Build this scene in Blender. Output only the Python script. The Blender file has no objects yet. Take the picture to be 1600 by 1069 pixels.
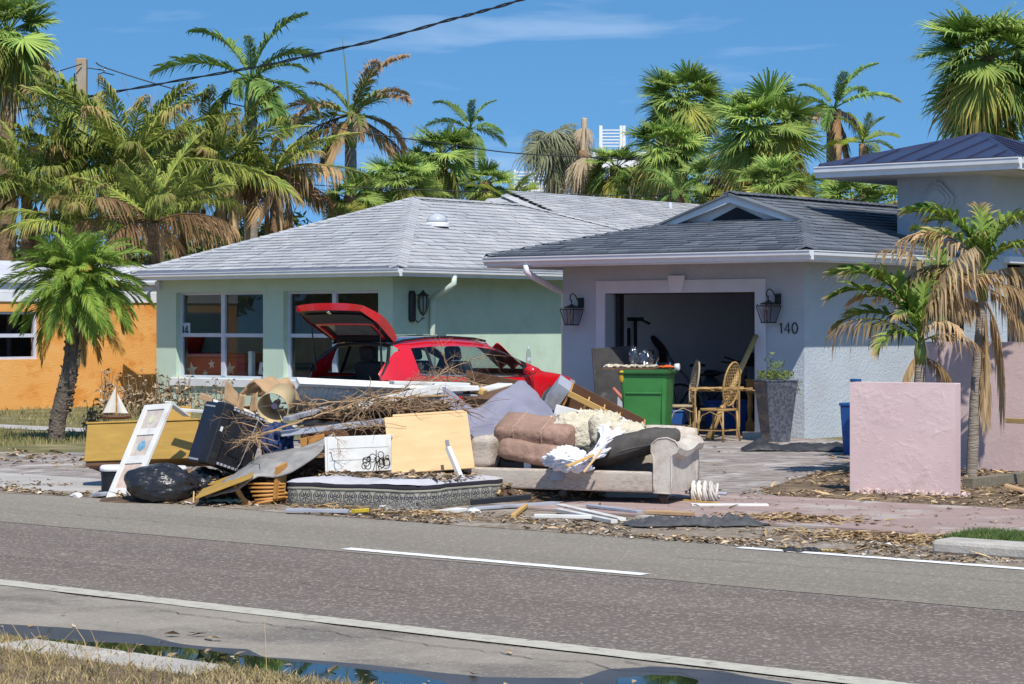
import bpy, bmesh, math, random
from mathutils import Vector, Matrix, Euler, noise
random.seed(7)
PI = math.pi
R = math.radians
SC = bpy.context.scene
COL = SC.collection

# ------------------------------------------------------------------ camera, sky, sun, exposure
YAW = R(39.1)            # the street (world X) runs 51 degrees off the viewing axis
FPX, EYE, HOR = 3500.0, 1.65, 505.0
AX_R = Vector((math.cos(YAW), math.sin(YAW), 0))
AX_F = Vector((-math.sin(YAW), math.cos(YAW), 0))
cd = bpy.data.cameras.new('camera')
cam = bpy.data.objects.new('camera', cd)
COL.objects.link(cam)
cam.location = (0, 0, EYE)
cam.rotation_euler = (R(90), 0, YAW)
cd.sensor_width = 36
cd.lens = FPX / 1600 * 36
cd.shift_y = -(534.5 - HOR) / 1600
cd.clip_end = 2000
SC.camera = cam

SUN = Vector((.60, -.42, 1.0)).normalized()
wd = bpy.data.worlds.new('World')
SC.world = wd
wd.use_nodes = True
nt = wd.node_tree
nt.nodes.clear()
N = nt.nodes.new
out = N('ShaderNodeOutputWorld'); bg = N('ShaderNodeBackground'); sky = N('ShaderNodeTexSky')
sky.sky_type = 'NISHITA'; sky.sun_disc = False
sky.sun_elevation = math.asin(SUN.z)
sky.sun_rotation = math.atan2(SUN.x, SUN.y)
sky.altitude = 600; sky.air_density = 1.0; sky.dust_density = 0.15; sky.ozone_density = 3.0
tc = N('ShaderNodeTexCoord')
add = N('ShaderNodeVectorMath'); add.operation = 'ADD'; add.inputs[1].default_value = (0, 0, .225)
nrm = N('ShaderNodeVectorMath'); nrm.operation = 'NORMALIZE'
nt.links.new(tc.outputs['Generated'], add.inputs[0]); nt.links.new(add.outputs[0], nrm.inputs[0]); nt.links.new(nrm.outputs[0], sky.inputs[0])
hs = N('ShaderNodeHueSaturation'); hs.inputs['Saturation'].default_value = 1.22; hs.inputs['Value'].default_value = 1.25; hs.inputs['Hue'].default_value = .493
nt.links.new(sky.outputs[0], hs.inputs['Color'])
mp = N('ShaderNodeMapping'); mp.inputs['Scale'].default_value = (4.5, 4.5, 34); mp.inputs['Rotation'].default_value = (R(3), R(-2), 0); mp.inputs['Location'].default_value = (1.3, .4, .2)
cn = N('ShaderNodeTexNoise'); cn.inputs['Scale'].default_value = 1.6; cn.inputs['Detail'].default_value = 7; cn.inputs['Roughness'].default_value = .55; cn.inputs['Distortion'].default_value = .5
cr = N('ShaderNodeMapRange'); cr.inputs['From Min'].default_value = .56; cr.inputs['From Max'].default_value = .86; cr.inputs['To Max'].default_value = .38
mx = N('ShaderNodeMixRGB'); mx.inputs['Color2'].default_value = (6.5, 7.6, 9.4, 1)
nt.links.new(tc.outputs['Generated'], mp.inputs[0]); nt.links.new(mp.outputs[0], cn.inputs['Vector']); nt.links.new(cn.outputs['Fac'], cr.inputs['Value'])
nt.links.new(cr.outputs[0], mx.inputs['Fac']); nt.links.new(hs.outputs[0], mx.inputs['Color1'])
nt.links.new(mx.outputs[0], bg.inputs['Color']); nt.links.new(bg.outputs[0], out.inputs['Surface'])
bg.inputs['Strength'].default_value = .115

sl = bpy.data.lights.new('sun', 'SUN'); sl.energy = 4.6; sl.angle = R(.53); sl.color = (1, .95, .86)
so = bpy.data.objects.new('sun', sl); COL.objects.link(so); so.location = (0, 0, 60)
so.rotation_euler = SUN.to_track_quat('Z', 'Y').to_euler()
SC.view_settings.view_transform = 'Standard'; SC.view_settings.look = 'None'
SC.view_settings.exposure = 0.18; SC.view_settings.gamma = 1.0; SC.view_settings.use_curve_mapping = False
SC.render.engine = 'CYCLES'
SC.cycles.max_bounces = 8; SC.cycles.diffuse_bounces = 6; SC.cycles.transparent_max_bounces = 10
SC.cycles.use_denoising = True

# ------------------------------------------------------------------ placing helpers
def W(px, py, d):        # the world point seen at a photo pixel, d metres down the viewing axis
    return Vector((0, 0, EYE)) + AX_F * d + AX_R * ((px - 800) / FPX * d) + Vector((0, 0, (HOR - py) / FPX * d))
def G(px, py, z=0.0):    # the point of height z seen at a pixel
    return W(px, py, FPX * (EYE - z) / (py - HOR))
def XatY(px, Y):         # world X at which the column px meets the plane Y
    k = (px - 800) / FPX
    d = Y / (AX_F.y + AX_R.y * k)
    return AX_F.x * d + AX_R.x * k * d
def YatX(px, X):
    k = (px - 800) / FPX
    d = X / (AX_F.x + AX_R.x * k)
    return AX_F.y * d + AX_R.y * k * d

def tag(o, label=None, cat=None, group=None, kind=None):
    if label: o['label'] = label
    if cat: o['category'] = cat
    if group: o['group'] = group
    if kind: o['kind'] = kind
    return o
def thing(name, label, cat, loc=(0, 0, 0), rot=(0, 0, 0), group=None):
    o = bpy.data.objects.new(name, None); COL.objects.link(o)
    o.location = loc; o.rotation_euler = rot; o.empty_display_size = .1
    return tag(o, label, cat, group)
def cthing(name, label, cat, loc, yaw=0, group=None, rx=0, ry=0):   # x roughly along the picture, y away from the viewer
    return thing(name, label, cat, loc, (R(rx), R(ry), YAW + R(yaw)), group)
def copy_tree(o, parent=None):
    c = o.copy(); COL.objects.link(c)
    if parent: c.parent = parent
    for ch in list(o.children): copy_tree(ch, c)
    return c
def frame3(p0, pu, pv):  # matrix with x along p0->pu, z along p0->pv (squared up), y the normal
    u = (pu - p0); v = (pv - p0); L = u.length
    x = u.normalized(); z = (v - x * v.dot(x)); H = z.length; z.normalize(); y = z.cross(x)
    M4 = Matrix((x, y, z)).transposed().to_4x4(); M4.translation = p0
    return M4, L, H
def framed(name, label, cat, p0, pu, pv, group=None):
    m, L, H = frame3(p0, pu, pv)
    o = thing(name, label, cat, group=group); o.matrix_world = m
    return o, L, H

class MB:
    def __init__(s): s.v = []; s.f = []; s.m = []; s.a = []; s.hasa = False; s.mi = 0; s.T = None
    def vert(s, p, a=0.0):
        p = Vector(p)
        if s.T is not None: p = s.T @ p
        s.v.append(p); s.a.append(a); return len(s.v) - 1
    def face(s, idx): s.f.append(tuple(idx)); s.m.append(s.mi)
    def poly(s, pts, a=0.0): s.face([s.vert(p, a) for p in pts]); return s
    def box(s, x0, x1, y0, y1, z0, z1, T=None):
        old = s.T
        if T is not None: s.T = T if old is None else old @ T
        i = [s.vert(p) for p in ((x0, y0, z0), (x1, y0, z0), (x1, y1, z0), (x0, y1, z0), (x0, y0, z1), (x1, y0, z1), (x1, y1, z1), (x0, y1, z1))]
        s.T = old
        for q in ((0, 3, 2, 1), (4, 5, 6, 7), (0, 1, 5, 4), (1, 2, 6, 5), (2, 3, 7, 6), (3, 0, 4, 7)): s.face([i[k] for k in q])
        return s
    def bar(s, a, b, w, h=None, roll=0):       # a square bar from a to b
        a = Vector(a); b = Vector(b); h = h or w
        t = (b - a); L = t.length
        q = t.to_track_quat('Z', 'Y').to_matrix().to_4x4() @ Matrix.Rotation(roll, 4, 'Z')
        return s.box(-w / 2, w / 2, -h / 2, h / 2, 0, L, Matrix.Translation(a) @ q)
    def tube(s, pts, r, n=8, cap=True, a=None):
        pts = [Vector(p) for p in pts]
        rr = r if isinstance(r, (list, tuple)) else [r] * len(pts)
        rings = []; up = Vector((0, 0, 1)); prev = None
        for i, p in enumerate(pts):
            t = (pts[min(i + 1, len(pts) - 1)] - pts[max(i - 1, 0)]).normalized()
            if prev is None:
                ref = up if abs(t.z) < .9 else Vector((1, 0, 0))
                x = t.cross(ref).normalized()
            else:
                x = (prev - t * prev.dot(t)).normalized()
            prev = x; y = t.cross(x)
            rings.append([s.vert(p + (x * math.cos(2 * PI * k / n) + y * math.sin(2 * PI * k / n)) * rr[i], a[i] if a else 0) for k in range(n)])
        for A, B in zip(rings, rings[1:]):
            for k in range(n): s.face((A[k], A[(k + 1) % n], B[(k + 1) % n], B[k]))
        if cap: s.face(rings[0][::-1]); s.face(rings[-1])
        return s
    def lathe(s, prof, n=16, T=None, cap=True):   # prof: (radius, z)
        old = s.T
        if T is not None: s.T = T if old is None else old @ T
        rings = [[s.vert((r * math.cos(2 * PI * k / n), r * math.sin(2 * PI * k / n), z)) for k in range(n)] for r, z in prof]
        s.T = old
        for A, B in zip(rings, rings[1:]):
            for k in range(n): s.face((A[k], A[(k + 1) % n], B[(k + 1) % n], B[k]))
        if cap: s.face(rings[0][::-1]); s.face(rings[-1])
        return s
    def grid(s, fn, nu, nv, wrapu=False):
        I = [[s.vert(fn(i / nu, j / nv)) for j in range(nv + 1)] for i in range(nu if wrapu else nu + 1)]
        m = nu if wrapu else nu + 1
        for i in range(nu):
            for j in range(nv): s.face((I[i][j], I[(i + 1) % m][j], I[(i + 1) % m][j + 1], I[i][j + 1]))
        return s
    def prism(s, pts, ext):                     # polygon extruded along a vector
        ext = Vector(ext); A = [s.vert(p) for p in pts]; B = [s.vert(Vector(p) + ext) for p in pts]; n = len(pts)
        s.face(A[::-1]); s.face(B)
        for k in range(n): s.face((A[k], A[(k + 1) % n], B[(k + 1) % n], B[k]))
        return s
    def mesh(s, name, mat, smooth=False):
        me = bpy.data.meshes.new(name)
        me.from_pydata([tuple(p) for p in s.v], [], s.f)
        for m in (mat if isinstance(mat, (list, tuple)) else [mat]): me.materials.append(m)
        if isinstance(mat, (list, tuple)): me.polygons.foreach_set('material_index', s.m)
        if s.hasa:
            at = me.attributes.new('t', 'FLOAT', 'POINT'); at.data.foreach_set('value', s.a)
        if smooth: me.polygons.foreach_set('use_smooth', [True] * len(me.polygons))
        me.validate(); me.update()
        return me
    def build(s, name, mat, parent=None, smooth=False, bevel=0, seg=2, recalc=True, solid=0, sub=0, loc=None):
        if parent is None and loc is None and s.v:   # a lone top-level mesh sits at its own base
            n = len(s.v)
            loc = Vector((sum(p.x for p in s.v) / n, sum(p.y for p in s.v) / n, min(p.z for p in s.v)))
            s.v = [p - loc for p in s.v]
        me = s.mesh(name, mat, smooth)
        if recalc:
            b = bmesh.new(); b.from_mesh(me); bmesh.ops.recalc_face_normals(b, faces=b.faces); b.to_mesh(me); b.free()
        o = bpy.data.objects.new(name, me); COL.objects.link(o)
        if parent: o.parent = parent
        if loc is not None: o.location = loc
        if solid:
            m = o.modifiers.new('solid', 'SOLIDIFY'); m.thickness = solid; m.offset = 0
        if sub:
            m = o.modifiers.new('sub', 'SUBSURF'); m.levels = sub; m.render_levels = sub
        if bevel:
            m = o.modifiers.new('bevel', 'BEVEL'); m.width = bevel; m.segments = seg; m.limit_method = 'ANGLE'; m.angle_limit = R(40)
        return o
def inst(name, me, parent, loc=(0, 0, 0), rot=(0, 0, 0), sc=1.0):
    o = bpy.data.objects.new(name, me); COL.objects.link(o); o.parent = parent
    o.location = loc; o.rotation_euler = rot; o.scale = (sc, sc, sc) if not isinstance(sc, tuple) else sc
    return o
def fbm(p, s=1.0, o=4): return noise.fractal(Vector(p) * s, 1.0, 2.0, o)

# ------------------------------------------------------------------ materials
def mat(name, c1, c2=None, rough=.75, scale=4.0, detail=6, bump=0.0, bscale=60.0, bdist=.01, metal=0.0, spec=.4,
        island=0.0, objr=0.0, stretch=None, coat=0.0, lo=.35, hi=.65, speck=None, world=False, c3=None, s3=.6, lo3=.5, hi3=.62):
    m = bpy.data.materials.new(name); m.use_nodes = True
    t = m.node_tree; n = t.nodes; L = t.links
    b = n['Principled BSDF']; tc = n.new('ShaderNodeTexCoord')
    co = tc.outputs['Object']; raw = co
    if world:
        g = n.new('ShaderNodeNewGeometry'); co = g.outputs['Position']; raw = co
    if stretch:
        mp = n.new('ShaderNodeMapping'); mp.inputs['Scale'].default_value = stretch; L.new(co, mp.inputs[0]); co = mp.outputs[0]
    c2 = c2 or tuple(x * .8 for x in c1)
    nz = n.new('ShaderNodeTexNoise'); nz.inputs['Scale'].default_value = scale; nz.inputs['Detail'].default_value = detail; nz.inputs['Roughness'].default_value = .6
    L.new(co, nz.inputs['Vector'])
    mr = n.new('ShaderNodeMapRange'); mr.inputs['From Min'].default_value = lo; mr.inputs['From Max'].default_value = hi; L.new(nz.outputs['Fac'], mr.inputs['Value'])
    mx = n.new('ShaderNodeMixRGB'); mx.inputs['Color1'].default_value = (*c1, 1); mx.inputs['Color2'].default_value = (*c2, 1); L.new(mr.outputs[0], mx.inputs['Fac'])
    col = mx.outputs[0]
    if c3:
        n3 = n.new('ShaderNodeTexNoise'); n3.inputs['Scale'].default_value = s3; n3.inputs['Detail'].default_value = 8; n3.inputs['Roughness'].default_value = .65; L.new(co, n3.inputs['Vector'])
        m3 = n.new('ShaderNodeMapRange'); m3.inputs['From Min'].default_value = lo3; m3.inputs['From Max'].default_value = hi3; L.new(n3.outputs['Fac'], m3.inputs['Value'])
        x3 = n.new('ShaderNodeMixRGB'); x3.inputs['Color2'].default_value = (*c3, 1); L.new(m3.outputs[0], x3.inputs['Fac']); L.new(col, x3.inputs['Color1']); col = x3.outputs[0]
    if speck:            # (scale, colour, amount, contrast): loose bright aggregate
        vo = n.new('ShaderNodeTexVoronoi'); vo.inputs['Scale'].default_value = speck[0]; L.new(raw, vo.inputs['Vector'])
        sp = n.new('ShaderNodeSeparateColor'); L.new(vo.outputs['Color'], sp.inputs[0])
        r1 = n.new('ShaderNodeMapRange'); r1.inputs['From Min'].default_value = speck[3]; r1.inputs['From Max'].default_value = 1.0; r1.inputs['To Max'].default_value = speck[2]; L.new(sp.outputs[0], r1.inputs['Value'])
        xs = n.new('ShaderNodeMixRGB'); xs.inputs['Color2'].default_value = (*speck[1], 1); L.new(r1.outputs[0], xs.inputs['Fac']); L.new(col, xs.inputs['Color1']); col = xs.outputs[0]
    if island or objr:
        hv = n.new('ShaderNodeHueSaturation'); L.new(col, hv.inputs['Color'])
        src = None
        if island:
            g2 = n.new('ShaderNodeNewGeometry'); src = g2.outputs['Random Per Island']
        else:
            oi = n.new('ShaderNodeObjectInfo'); src = oi.outputs['Random']
        k = island or objr
        vr = n.new('ShaderNodeMapRange'); vr.inputs['To Min'].default_value = 1 - k; vr.inputs['To Max'].default_value = 1 + k; L.new(src, vr.inputs['Value']); L.new(vr.outputs[0], hv.inputs['Value'])
        col = hv.outputs[0]
    L.new(col, b.inputs['Base Color'])
    b.inputs['Roughness'].default_value = rough; b.inputs['Metallic'].default_value = metal; b.inputs['Specular IOR Level'].default_value = spec
    if coat: b.inputs['Coat Weight'].default_value = coat; b.inputs['Coat Roughness'].default_value = .05
    if bump:
        bn = n.new('ShaderNodeTexNoise'); bn.inputs['Scale'].default_value = bscale; bn.inputs['Detail'].default_value = 4; L.new(raw if speck else co, bn.inputs['Vector'])
        bp = n.new('ShaderNodeBump'); bp.inputs['Strength'].default_value = bump; bp.inputs['Distance'].default_value = bdist; L.new(bn.outputs['Fac'], bp.inputs['Height']); L.new(bp.outputs[0], b.inputs['Normal'])
    return m

def leafmat(name, g1, g2, brown, bt=2.0, objr=.25, tr=.3, rough=.45, tipsoft=.16):
    m = bpy.data.materials.new(name); m.use_nodes = True
    t = m.node_tree; n = t.nodes; L = t.links
    b = n['Principled BSDF']; o = n['Material Output']
    at = n.new('ShaderNodeAttribute'); at.attribute_name = 't'
    tc = n.new('ShaderNodeTexCoord'); nz = n.new('ShaderNodeTexNoise'); nz.inputs['Scale'].default_value = 2.5; nz.inputs['Detail'].default_value = 4; L.new(tc.outputs['Object'], nz.inputs['Vector'])
    oi = n.new('ShaderNodeObjectInfo')
    a1 = n.new('ShaderNodeMixRGB'); a1.inputs['Color1'].default_value = (*g1, 1); a1.inputs['Color2'].default_value = (*g2, 1)
    g = n.new('ShaderNodeNewGeometry')
    ad0 = n.new('ShaderNodeMath'); ad0.operation = 'ADD'; L.new(nz.outputs['Fac'], ad0.inputs[0]); L.new(g.outputs['Random Per Island'], ad0.inputs[1])
    mr0 = n.new('ShaderNodeMapRange'); mr0.inputs['From Min'].default_value = .35; mr0.inputs['From Max'].default_value = 1.2; L.new(ad0.outputs[0], mr0.inputs['Value']); L.new(mr0.outputs[0], a1.inputs['Fac'])
    s1 = n.new('ShaderNodeMath'); s1.operation = 'MULTIPLY_ADD'; s1.inputs[1].default_value = .5; L.new(nz.outputs['Fac'], s1.inputs[0]); L.new(at.outputs['Fac'], s1.inputs[2])
    s2 = n.new('ShaderNodeMath'); s2.operation = 'MULTIPLY_ADD'; s2.inputs[1].default_value = .35; L.new(oi.outputs['Random'], s2.inputs[0]); L.new(s1.outputs[0], s2.inputs[2])
    mr = n.new('ShaderNodeMapRange'); mr.interpolation_type = 'SMOOTHSTEP'; mr.inputs['From Min'].default_value = bt + .42 - tipsoft; mr.inputs['From Max'].default_value = bt + .42 + tipsoft; L.new(s2.outputs[0], mr.inputs['Value'])
    a2 = n.new('ShaderNodeMixRGB'); a2.inputs['Color2'].default_value = (*brown, 1); L.new(a1.outputs[0], a2.inputs['Color1']); L.new(mr.outputs[0], a2.inputs['Fac'])
    hv = n.new('ShaderNodeHueSaturation'); L.new(a2.outputs[0], hv.inputs['Color'])
    vr = n.new('ShaderNodeMapRange'); vr.inputs['To Min'].default_value = 1 - objr; vr.inputs['To Max'].default_value = 1 + objr; L.new(oi.outputs['Random'], vr.inputs['Value']); L.new(vr.outputs[0], hv.inputs['Value'])
    L.new(hv.outputs[0], b.inputs['Base Color']); b.inputs['Roughness'].default_value = min(1, rough + .2); b.inputs['Specular IOR Level'].default_value = .16
    tl = n.new('ShaderNodeBsdfTranslucent'); L.new(hv.outputs[0], tl.inputs['Color'])
    ms = n.new('ShaderNodeMixShader'); ms.inputs['Fac'].default_value = tr
    L.new(b.outputs[0], ms.inputs[1]); L.new(tl.outputs[0], ms.inputs[2]); L.new(ms.outputs[0], o.inputs['Surface'])
    return m

def glassmat(name, tint, fac=.12, rough=.0):
    m = bpy.data.materials.new(name); m.use_nodes = True
    t = m.node_tree; n = t.nodes; L = t.links; n.remove(n['Principled BSDF'])
    tr = n.new('ShaderNodeBsdfTransparent'); tr.inputs['Color'].default_value = (*tint, 1)
    gl = n.new('ShaderNodeBsdfGlossy'); gl.inputs['Roughness'].default_value = rough
    fr = n.new('ShaderNodeLayerWeight'); fr.inputs['Blend'].default_value = .5
    pw = n.new('ShaderNodeMath'); pw.operation = 'POWER'; pw.inputs[1].default_value = 4.0; L.new(fr.outputs['Facing'], pw.inputs[0])
    ad = n.new('ShaderNodeMath'); ad.operation = 'ADD'; ad.inputs[1].default_value = fac; L.new(pw.outputs[0], ad.inputs[0])
    ms = n.new('ShaderNodeMixShader'); L.new(ad.outputs[0], ms.inputs['Fac']); L.new(tr.outputs[0], ms.inputs[1]); L.new(gl.outputs[0], ms.inputs[2])
    L.new(ms.outputs[0], n['Material Output'].inputs['Surface'])
    return m

m_asphalt = mat('asphalt_dark', (.135, .105, .088), (.17, .135, .114), rough=.9, scale=1.3, speck=(58, (.52, .45, .37), .5, .74), bump=.4, bscale=120, world=True, stretch=(.12, 1.3, 1), c3=(.155, .13, .115), s3=.6, lo3=.45, hi3=.75)
m_lane = mat('asphalt_light', (.19, .163, .13), (.228, .197, .157), rough=.9, scale=1.1, speck=(60, (.48, .43, .35), .5, .74), bump=.35, bscale=120, world=True, stretch=(.12, 1.3, 1), c3=(.26, .23, .19), s3=.7, lo3=.45, hi3=.75)
m_shoulder = mat('shoulder_concrete', (.245, .21, .17), (.31, .27, .222), rough=.92, scale=1.8, speck=(70, (.5, .46, .4), .35, .8), bump=.3, bscale=90, world=True, c3=(.17, .148, .125), s3=.8)
m_line = mat('road_paint', (.50, .47, .39), (.38, .35, .30), rough=.8, scale=14, world=True, bump=.4, bscale=120, lo=.42, hi=.75, c3=(.24, .21, .18), s3=7, lo3=.56, hi3=.70)
m_linefar = mat('road_paint_bright', (.85, .84, .84), (.6, .57, .53), rough=.6, scale=14, world=True, lo=.5, hi=.75)
m_dirt = mat('verge_dirt', (.30, .25, .20), (.17, .125, .085), rough=1, scale=3, bump=.8, bscale=30, bdist=.03, world=True, c3=(.40, .36, .31), s3=1.2, speck=(26, (.5, .42, .32), .5, .75))
m_concrete = mat('concrete', (.46, .43, .40), (.36, .33, .30), rough=.9, scale=2.2, bump=.2, bscale=50, world=True, c3=(.3, .26, .22), s3=.9, lo3=.52, hi3=.7)
m_paver = mat('paver', (.33, .28, .25), (.22, .185, .165), rough=.9, scale=3, bump=.25, bscale=60, world=True, stretch=(1.6, .8, 1), c3=(.43, .39, .36), s3=1.4, island=.14)
m_pinkwalk = mat('pink_concrete', (.36, .25, .225), (.29, .21, .19), rough=.9, scale=2.4, bump=.25, bscale=50, world=True, c3=(.42, .36, .32), s3=1.3, island=.06)
m_soil = mat('mulch_soil', (.2, .14, .09), (.12, .08, .05), rough=1, scale=7, bump=1, bscale=30, bdist=.04, world=True, c3=(.3, .22, .14), s3=2.0)
m_lawn = mat('lawn_soil', (.20, .17, .07), (.12, .12, .045), rough=1, scale=2, bump=.8, bscale=40, bdist=.03, world=True, c3=(.30, .24, .13), s3=1.1)
m_blade = mat('grass_blades', (.16, .16, .05), (.34, .27, .12), rough=.8, scale=1.4, island=.35, world=True)
m_bladeg = mat('grass_green', (.07, .14, .03), (.14, .17, .05), rough=.8, scale=3, island=.35, world=True)
m_bladed = mat('grass_straw', (.45, .35, .19), (.26, .2, .09), rough=.9, scale=2.2, island=.4, world=True)
m_litter = mat('leaf_litter', (.40, .29, .18), (.22, .15, .09), rough=.95, scale=9, lo=.42, hi=.58, island=.6, world=True)
m_straw = mat('straw_litter', (.52, .37, .19), (.36, .24, .12), rough=.95, scale=2, island=.4, world=True)
m_scrap = mat('white_scraps', (.62, .58, .53), (.45, .42, .39), rough=.9, scale=4, island=.35, world=True)
# ------------------------------------------------------------------ ground, road, paths
def sheet(name, pts, z, m, kind='structure'):
    b = MB(); b.poly([(p[0], p[1], z) for p in pts])
    o = b.build(name, m, loc=(0, 0, 0)); o['kind'] = kind
    return o
def rect(x0, x1, y0, y1): return [(x0, y0), (x1, y0), (x1, y1), (x0, y1)]
sheet('ground', rect(-500, 300, -200, 700), 0, m_lawn)
sheet('road', rect(-140, 60, 7.1, 13.9), .006, m_asphalt)
sheet('road_lane', [(-140 + 200 * i / 700, 11.72 + .03 * fbm((i * .6, 3, 1), .5)) for i in range(701)] + [(60, 13.9), (-140, 13.9)], .009, m_lane)
for (xa, ya, xb, yb) in ((-9.6, 8.62, -5.8, 8.55), (-13.5, 9.9, -9.0, 10.2), (-6.4, 8.72, -3.0, 8.8), (-9, 12.9, -2, 13.2), (-20, 12.6, -13, 12.45)):
    n_ = 60; P_ = [(xa + (xb - xa) * i / n_, ya + (yb - ya) * i / n_ + .10 * fbm((i * .25 + xa, 2, 5), 1)) for i in range(n_ + 1)]
    sheet('road_crack', P_ + [(x, y + .007 + .006 * fbm((x * 9, 1, 1), 1)) for x, y in P_[::-1]], .0155, mat('crack_dark', (.04, .036, .034), rough=1) if 'crack_dark' not in bpy.data.materials else bpy.data.materials['crack_dark'])
def wavy(x0, x1, y0, y1, amp=.06, n=90, both=False):
    a = [(x0 + (x1 - x0) * i / n, y0 + (amp * fbm((i * .9, y0, 3), .35) if both else 0)) for i in range(n + 1)]
    b = [(x0 + (x1 - x0) * i / n, y1 + amp * fbm((i * .9, y1, 7), .35)) for i in range(n + 1)]
    return a + b[::-1]
sheet('road_shoulder', wavy(-60, 30, 7.0, 8.85, .1, 200), .010, m_shoulder)
def strip(name, x0, x1, y, w, z, m, n):
    a = [(x0 + (x1 - x0) * i / n, y - w / 2 + .012 * fbm((i, 0, 1), .9)) for i in range(n + 1)]
    b = [(x0 + (x1 - x0) * i / n, y + w / 2 + .012 * fbm((i, 9, 1), .9)) for i in range(n + 1)]
    return sheet(name, a + b[::-1], z, m)
strip('edge_line', -60, 30, 8.95, .19, .014, m_line, 400)
strip('lane_line', XatY(540, 11.87), XatY(1008, 11.87), 11.87, .12, .014, m_linefar, 60)
strip('far_edge_line', XatY(1155, 13.74), 30, 13.74, .11, .014, m_linefar, 200)
strip('yellow_mark', XatY(1215, 13.9), XatY(1315, 13.9), 13.93, .1, .018, mat('yellow_paint', (.62, .42, .06), (.45, .3, .08), scale=9), 30)
sheet('verge', wavy(-70, 40, 15.5, 13.83, .16, 260), .012, m_dirt)
sheet('driveway_apron', [(-46, 14.05)] + [(-46 + 29.5 * i / 60, 14.1 + .12 * fbm((i, 4, 2), .4)) for i in range(61)] + [(-16.3, 16.8), (-46, 16.8)], .016, m_concrete)
sheet('verge_bare_strip', wavy(-70, -15, 16.8, 18.1, .3, 120), .006, m_dirt)
sheet('walkway', rect(-70, -25.2, 22.1, 22.95), .010, m_concrete)
sheet('pavement', rect(-12.6, 30, 15.35, 17.9), .016, m_pinkwalk)
drv = [(-22.2, 15.5), (-11.2, 15.5), (-11.3, 17.9), (-11.9, 18.45), (-13.5, 22.9), (-14.6, 27.2), (-22.2, 27.2)]
sheet('driveway', drv, .012, mat('driveway_joint', (.19, .16, .14), (.13, .11, .095), rough=1, scale=3, world=True))
def clip_u(poly, lo, hi, ax=0):
    for sgn, lim in ((1, lo), (-1, hi)):
        outp = []
        for i, p in enumerate(poly):
            q = poly[(i + 1) % len(poly)]
            dp = sgn * (p[ax] - lim); dq = sgn * (q[ax] - lim)
            if dp >= 0: outp.append(p)
            if (dp >= 0) != (dq >= 0):
                k = dp / (dp - dq); outp.append(tuple(p[j] + (q[j] - p[j]) * k for j in range(len(p))))
        poly = outp
        if len(poly) < 3: return []
    return poly
pv = bpy.data.objects.get('driveway')
b = MB(); random.seed(3)
for r in range(60):                                   # worn pavers laid in courses along the drive
    y = 15.52 + r * .2
    for c in range(37):
        x = -22.2 + c * .32 + (.16 if r % 2 else 0)
        q = clip_u(clip_u(drv, x + .006, x + .312), y + .005, y + .193, 1)
        if len(q) < 3: continue
        z = .004 + random.uniform(0, .005)
        b.prism([(p[0], p[1], .013) for p in q], (0, 0, z))
o = b.build('paving', m_paver, pv, loc=(0, 0, 0)); o['kind'] = 'stuff'
b = MB()
pw = bpy.data.objects['pavement']
for i in range(27):
    x = -12.6 + i * 1.5
    for y0, y1 in ((15.37, 16.6), (16.61, 17.88)):
        sl_ = MB(); sl_.box(x + .006, x + 1.494, y0, y1, .017, .030 + random.uniform(0, .006))
        if x < -1: sl_.build('paving_slab', m_pinkwalk, pw, loc=(0, 0, 0))
sheet('flower_bed', [(-11.25, 17.95), (8, 17.95), (8, 27.5), (-14.65, 27.5), (-13.5, 22.9), (-11.9, 18.45)], .02, m_soil)
# puddle and wet edge along the near kerb
def blobpoly(pts, amp=.05, sub=7, seed=0):
    o_ = []
    for i, p in enumerate(pts):
        q = pts[(i + 1) % len(pts)]
        for k in range(sub):
            f = k / sub; x = p[0] + (q[0] - p[0]) * f; y = p[1] + (q[1] - p[1]) * f
            o_.append((x + amp * fbm((x * 2, y * 2, seed), 1), y + amp * fbm((x * 2, y * 2, seed + 5), 1)))
    return o_
g2 = lambda px, py: tuple(G(px, py, .015)[:2])
m_wet = mat('wet_asphalt', (.05, .045, .042), (.075, .066, .06), rough=.35, scale=3, spec=.5, world=True, bump=.2, bscale=80)
sheet('wet_patch', blobpoly([g2(-60, 972), g2(60, 978), g2(200, 990), g2(300, 1008), g2(390, 1014), g2(420, 1027), g2(560, 1038), g2(640, 1046), g2(760, 1058), g2(900, 1060), g2(960, 1045), g2(1030, 1041), g2(1130, 1048), g2(1230, 1066), g2(1300, 1090), g2(500, 1090), g2(-60, 1065)], .04, 6, 1), .015, m_wet)
m_water = bpy.data.materials.new('puddle_water'); m_water.use_nodes = True
pb = m_water.node_tree.nodes['Principled BSDF']; pb.inputs['Base Color'].default_value = (.012, .016, .012, 1); pb.inputs['Roughness'].default_value = .02; pb.inputs['IOR'].default_value = 1.33; pb.inputs['Specular IOR Level'].default_value = 1.0
sheet('puddle', blobpoly([g2(-60, 992), g2(60, 1000), g2(190, 1006), g2(300, 1015), g2(400, 1028), g2(520, 1042), g2(640, 1054), g2(700, 1068), g2(700, 1092), g2(-60, 1052)], .03, 7, 2), .019, m_water)
tag(sheet('puddle', blobpoly([g2(968, 1062), g2(1020, 1056), g2(1060, 1057), g2(1090, 1064), g2(1080, 1080), g2(960, 1080)], .03, 6, 4), .019, m_water), None)
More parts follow.
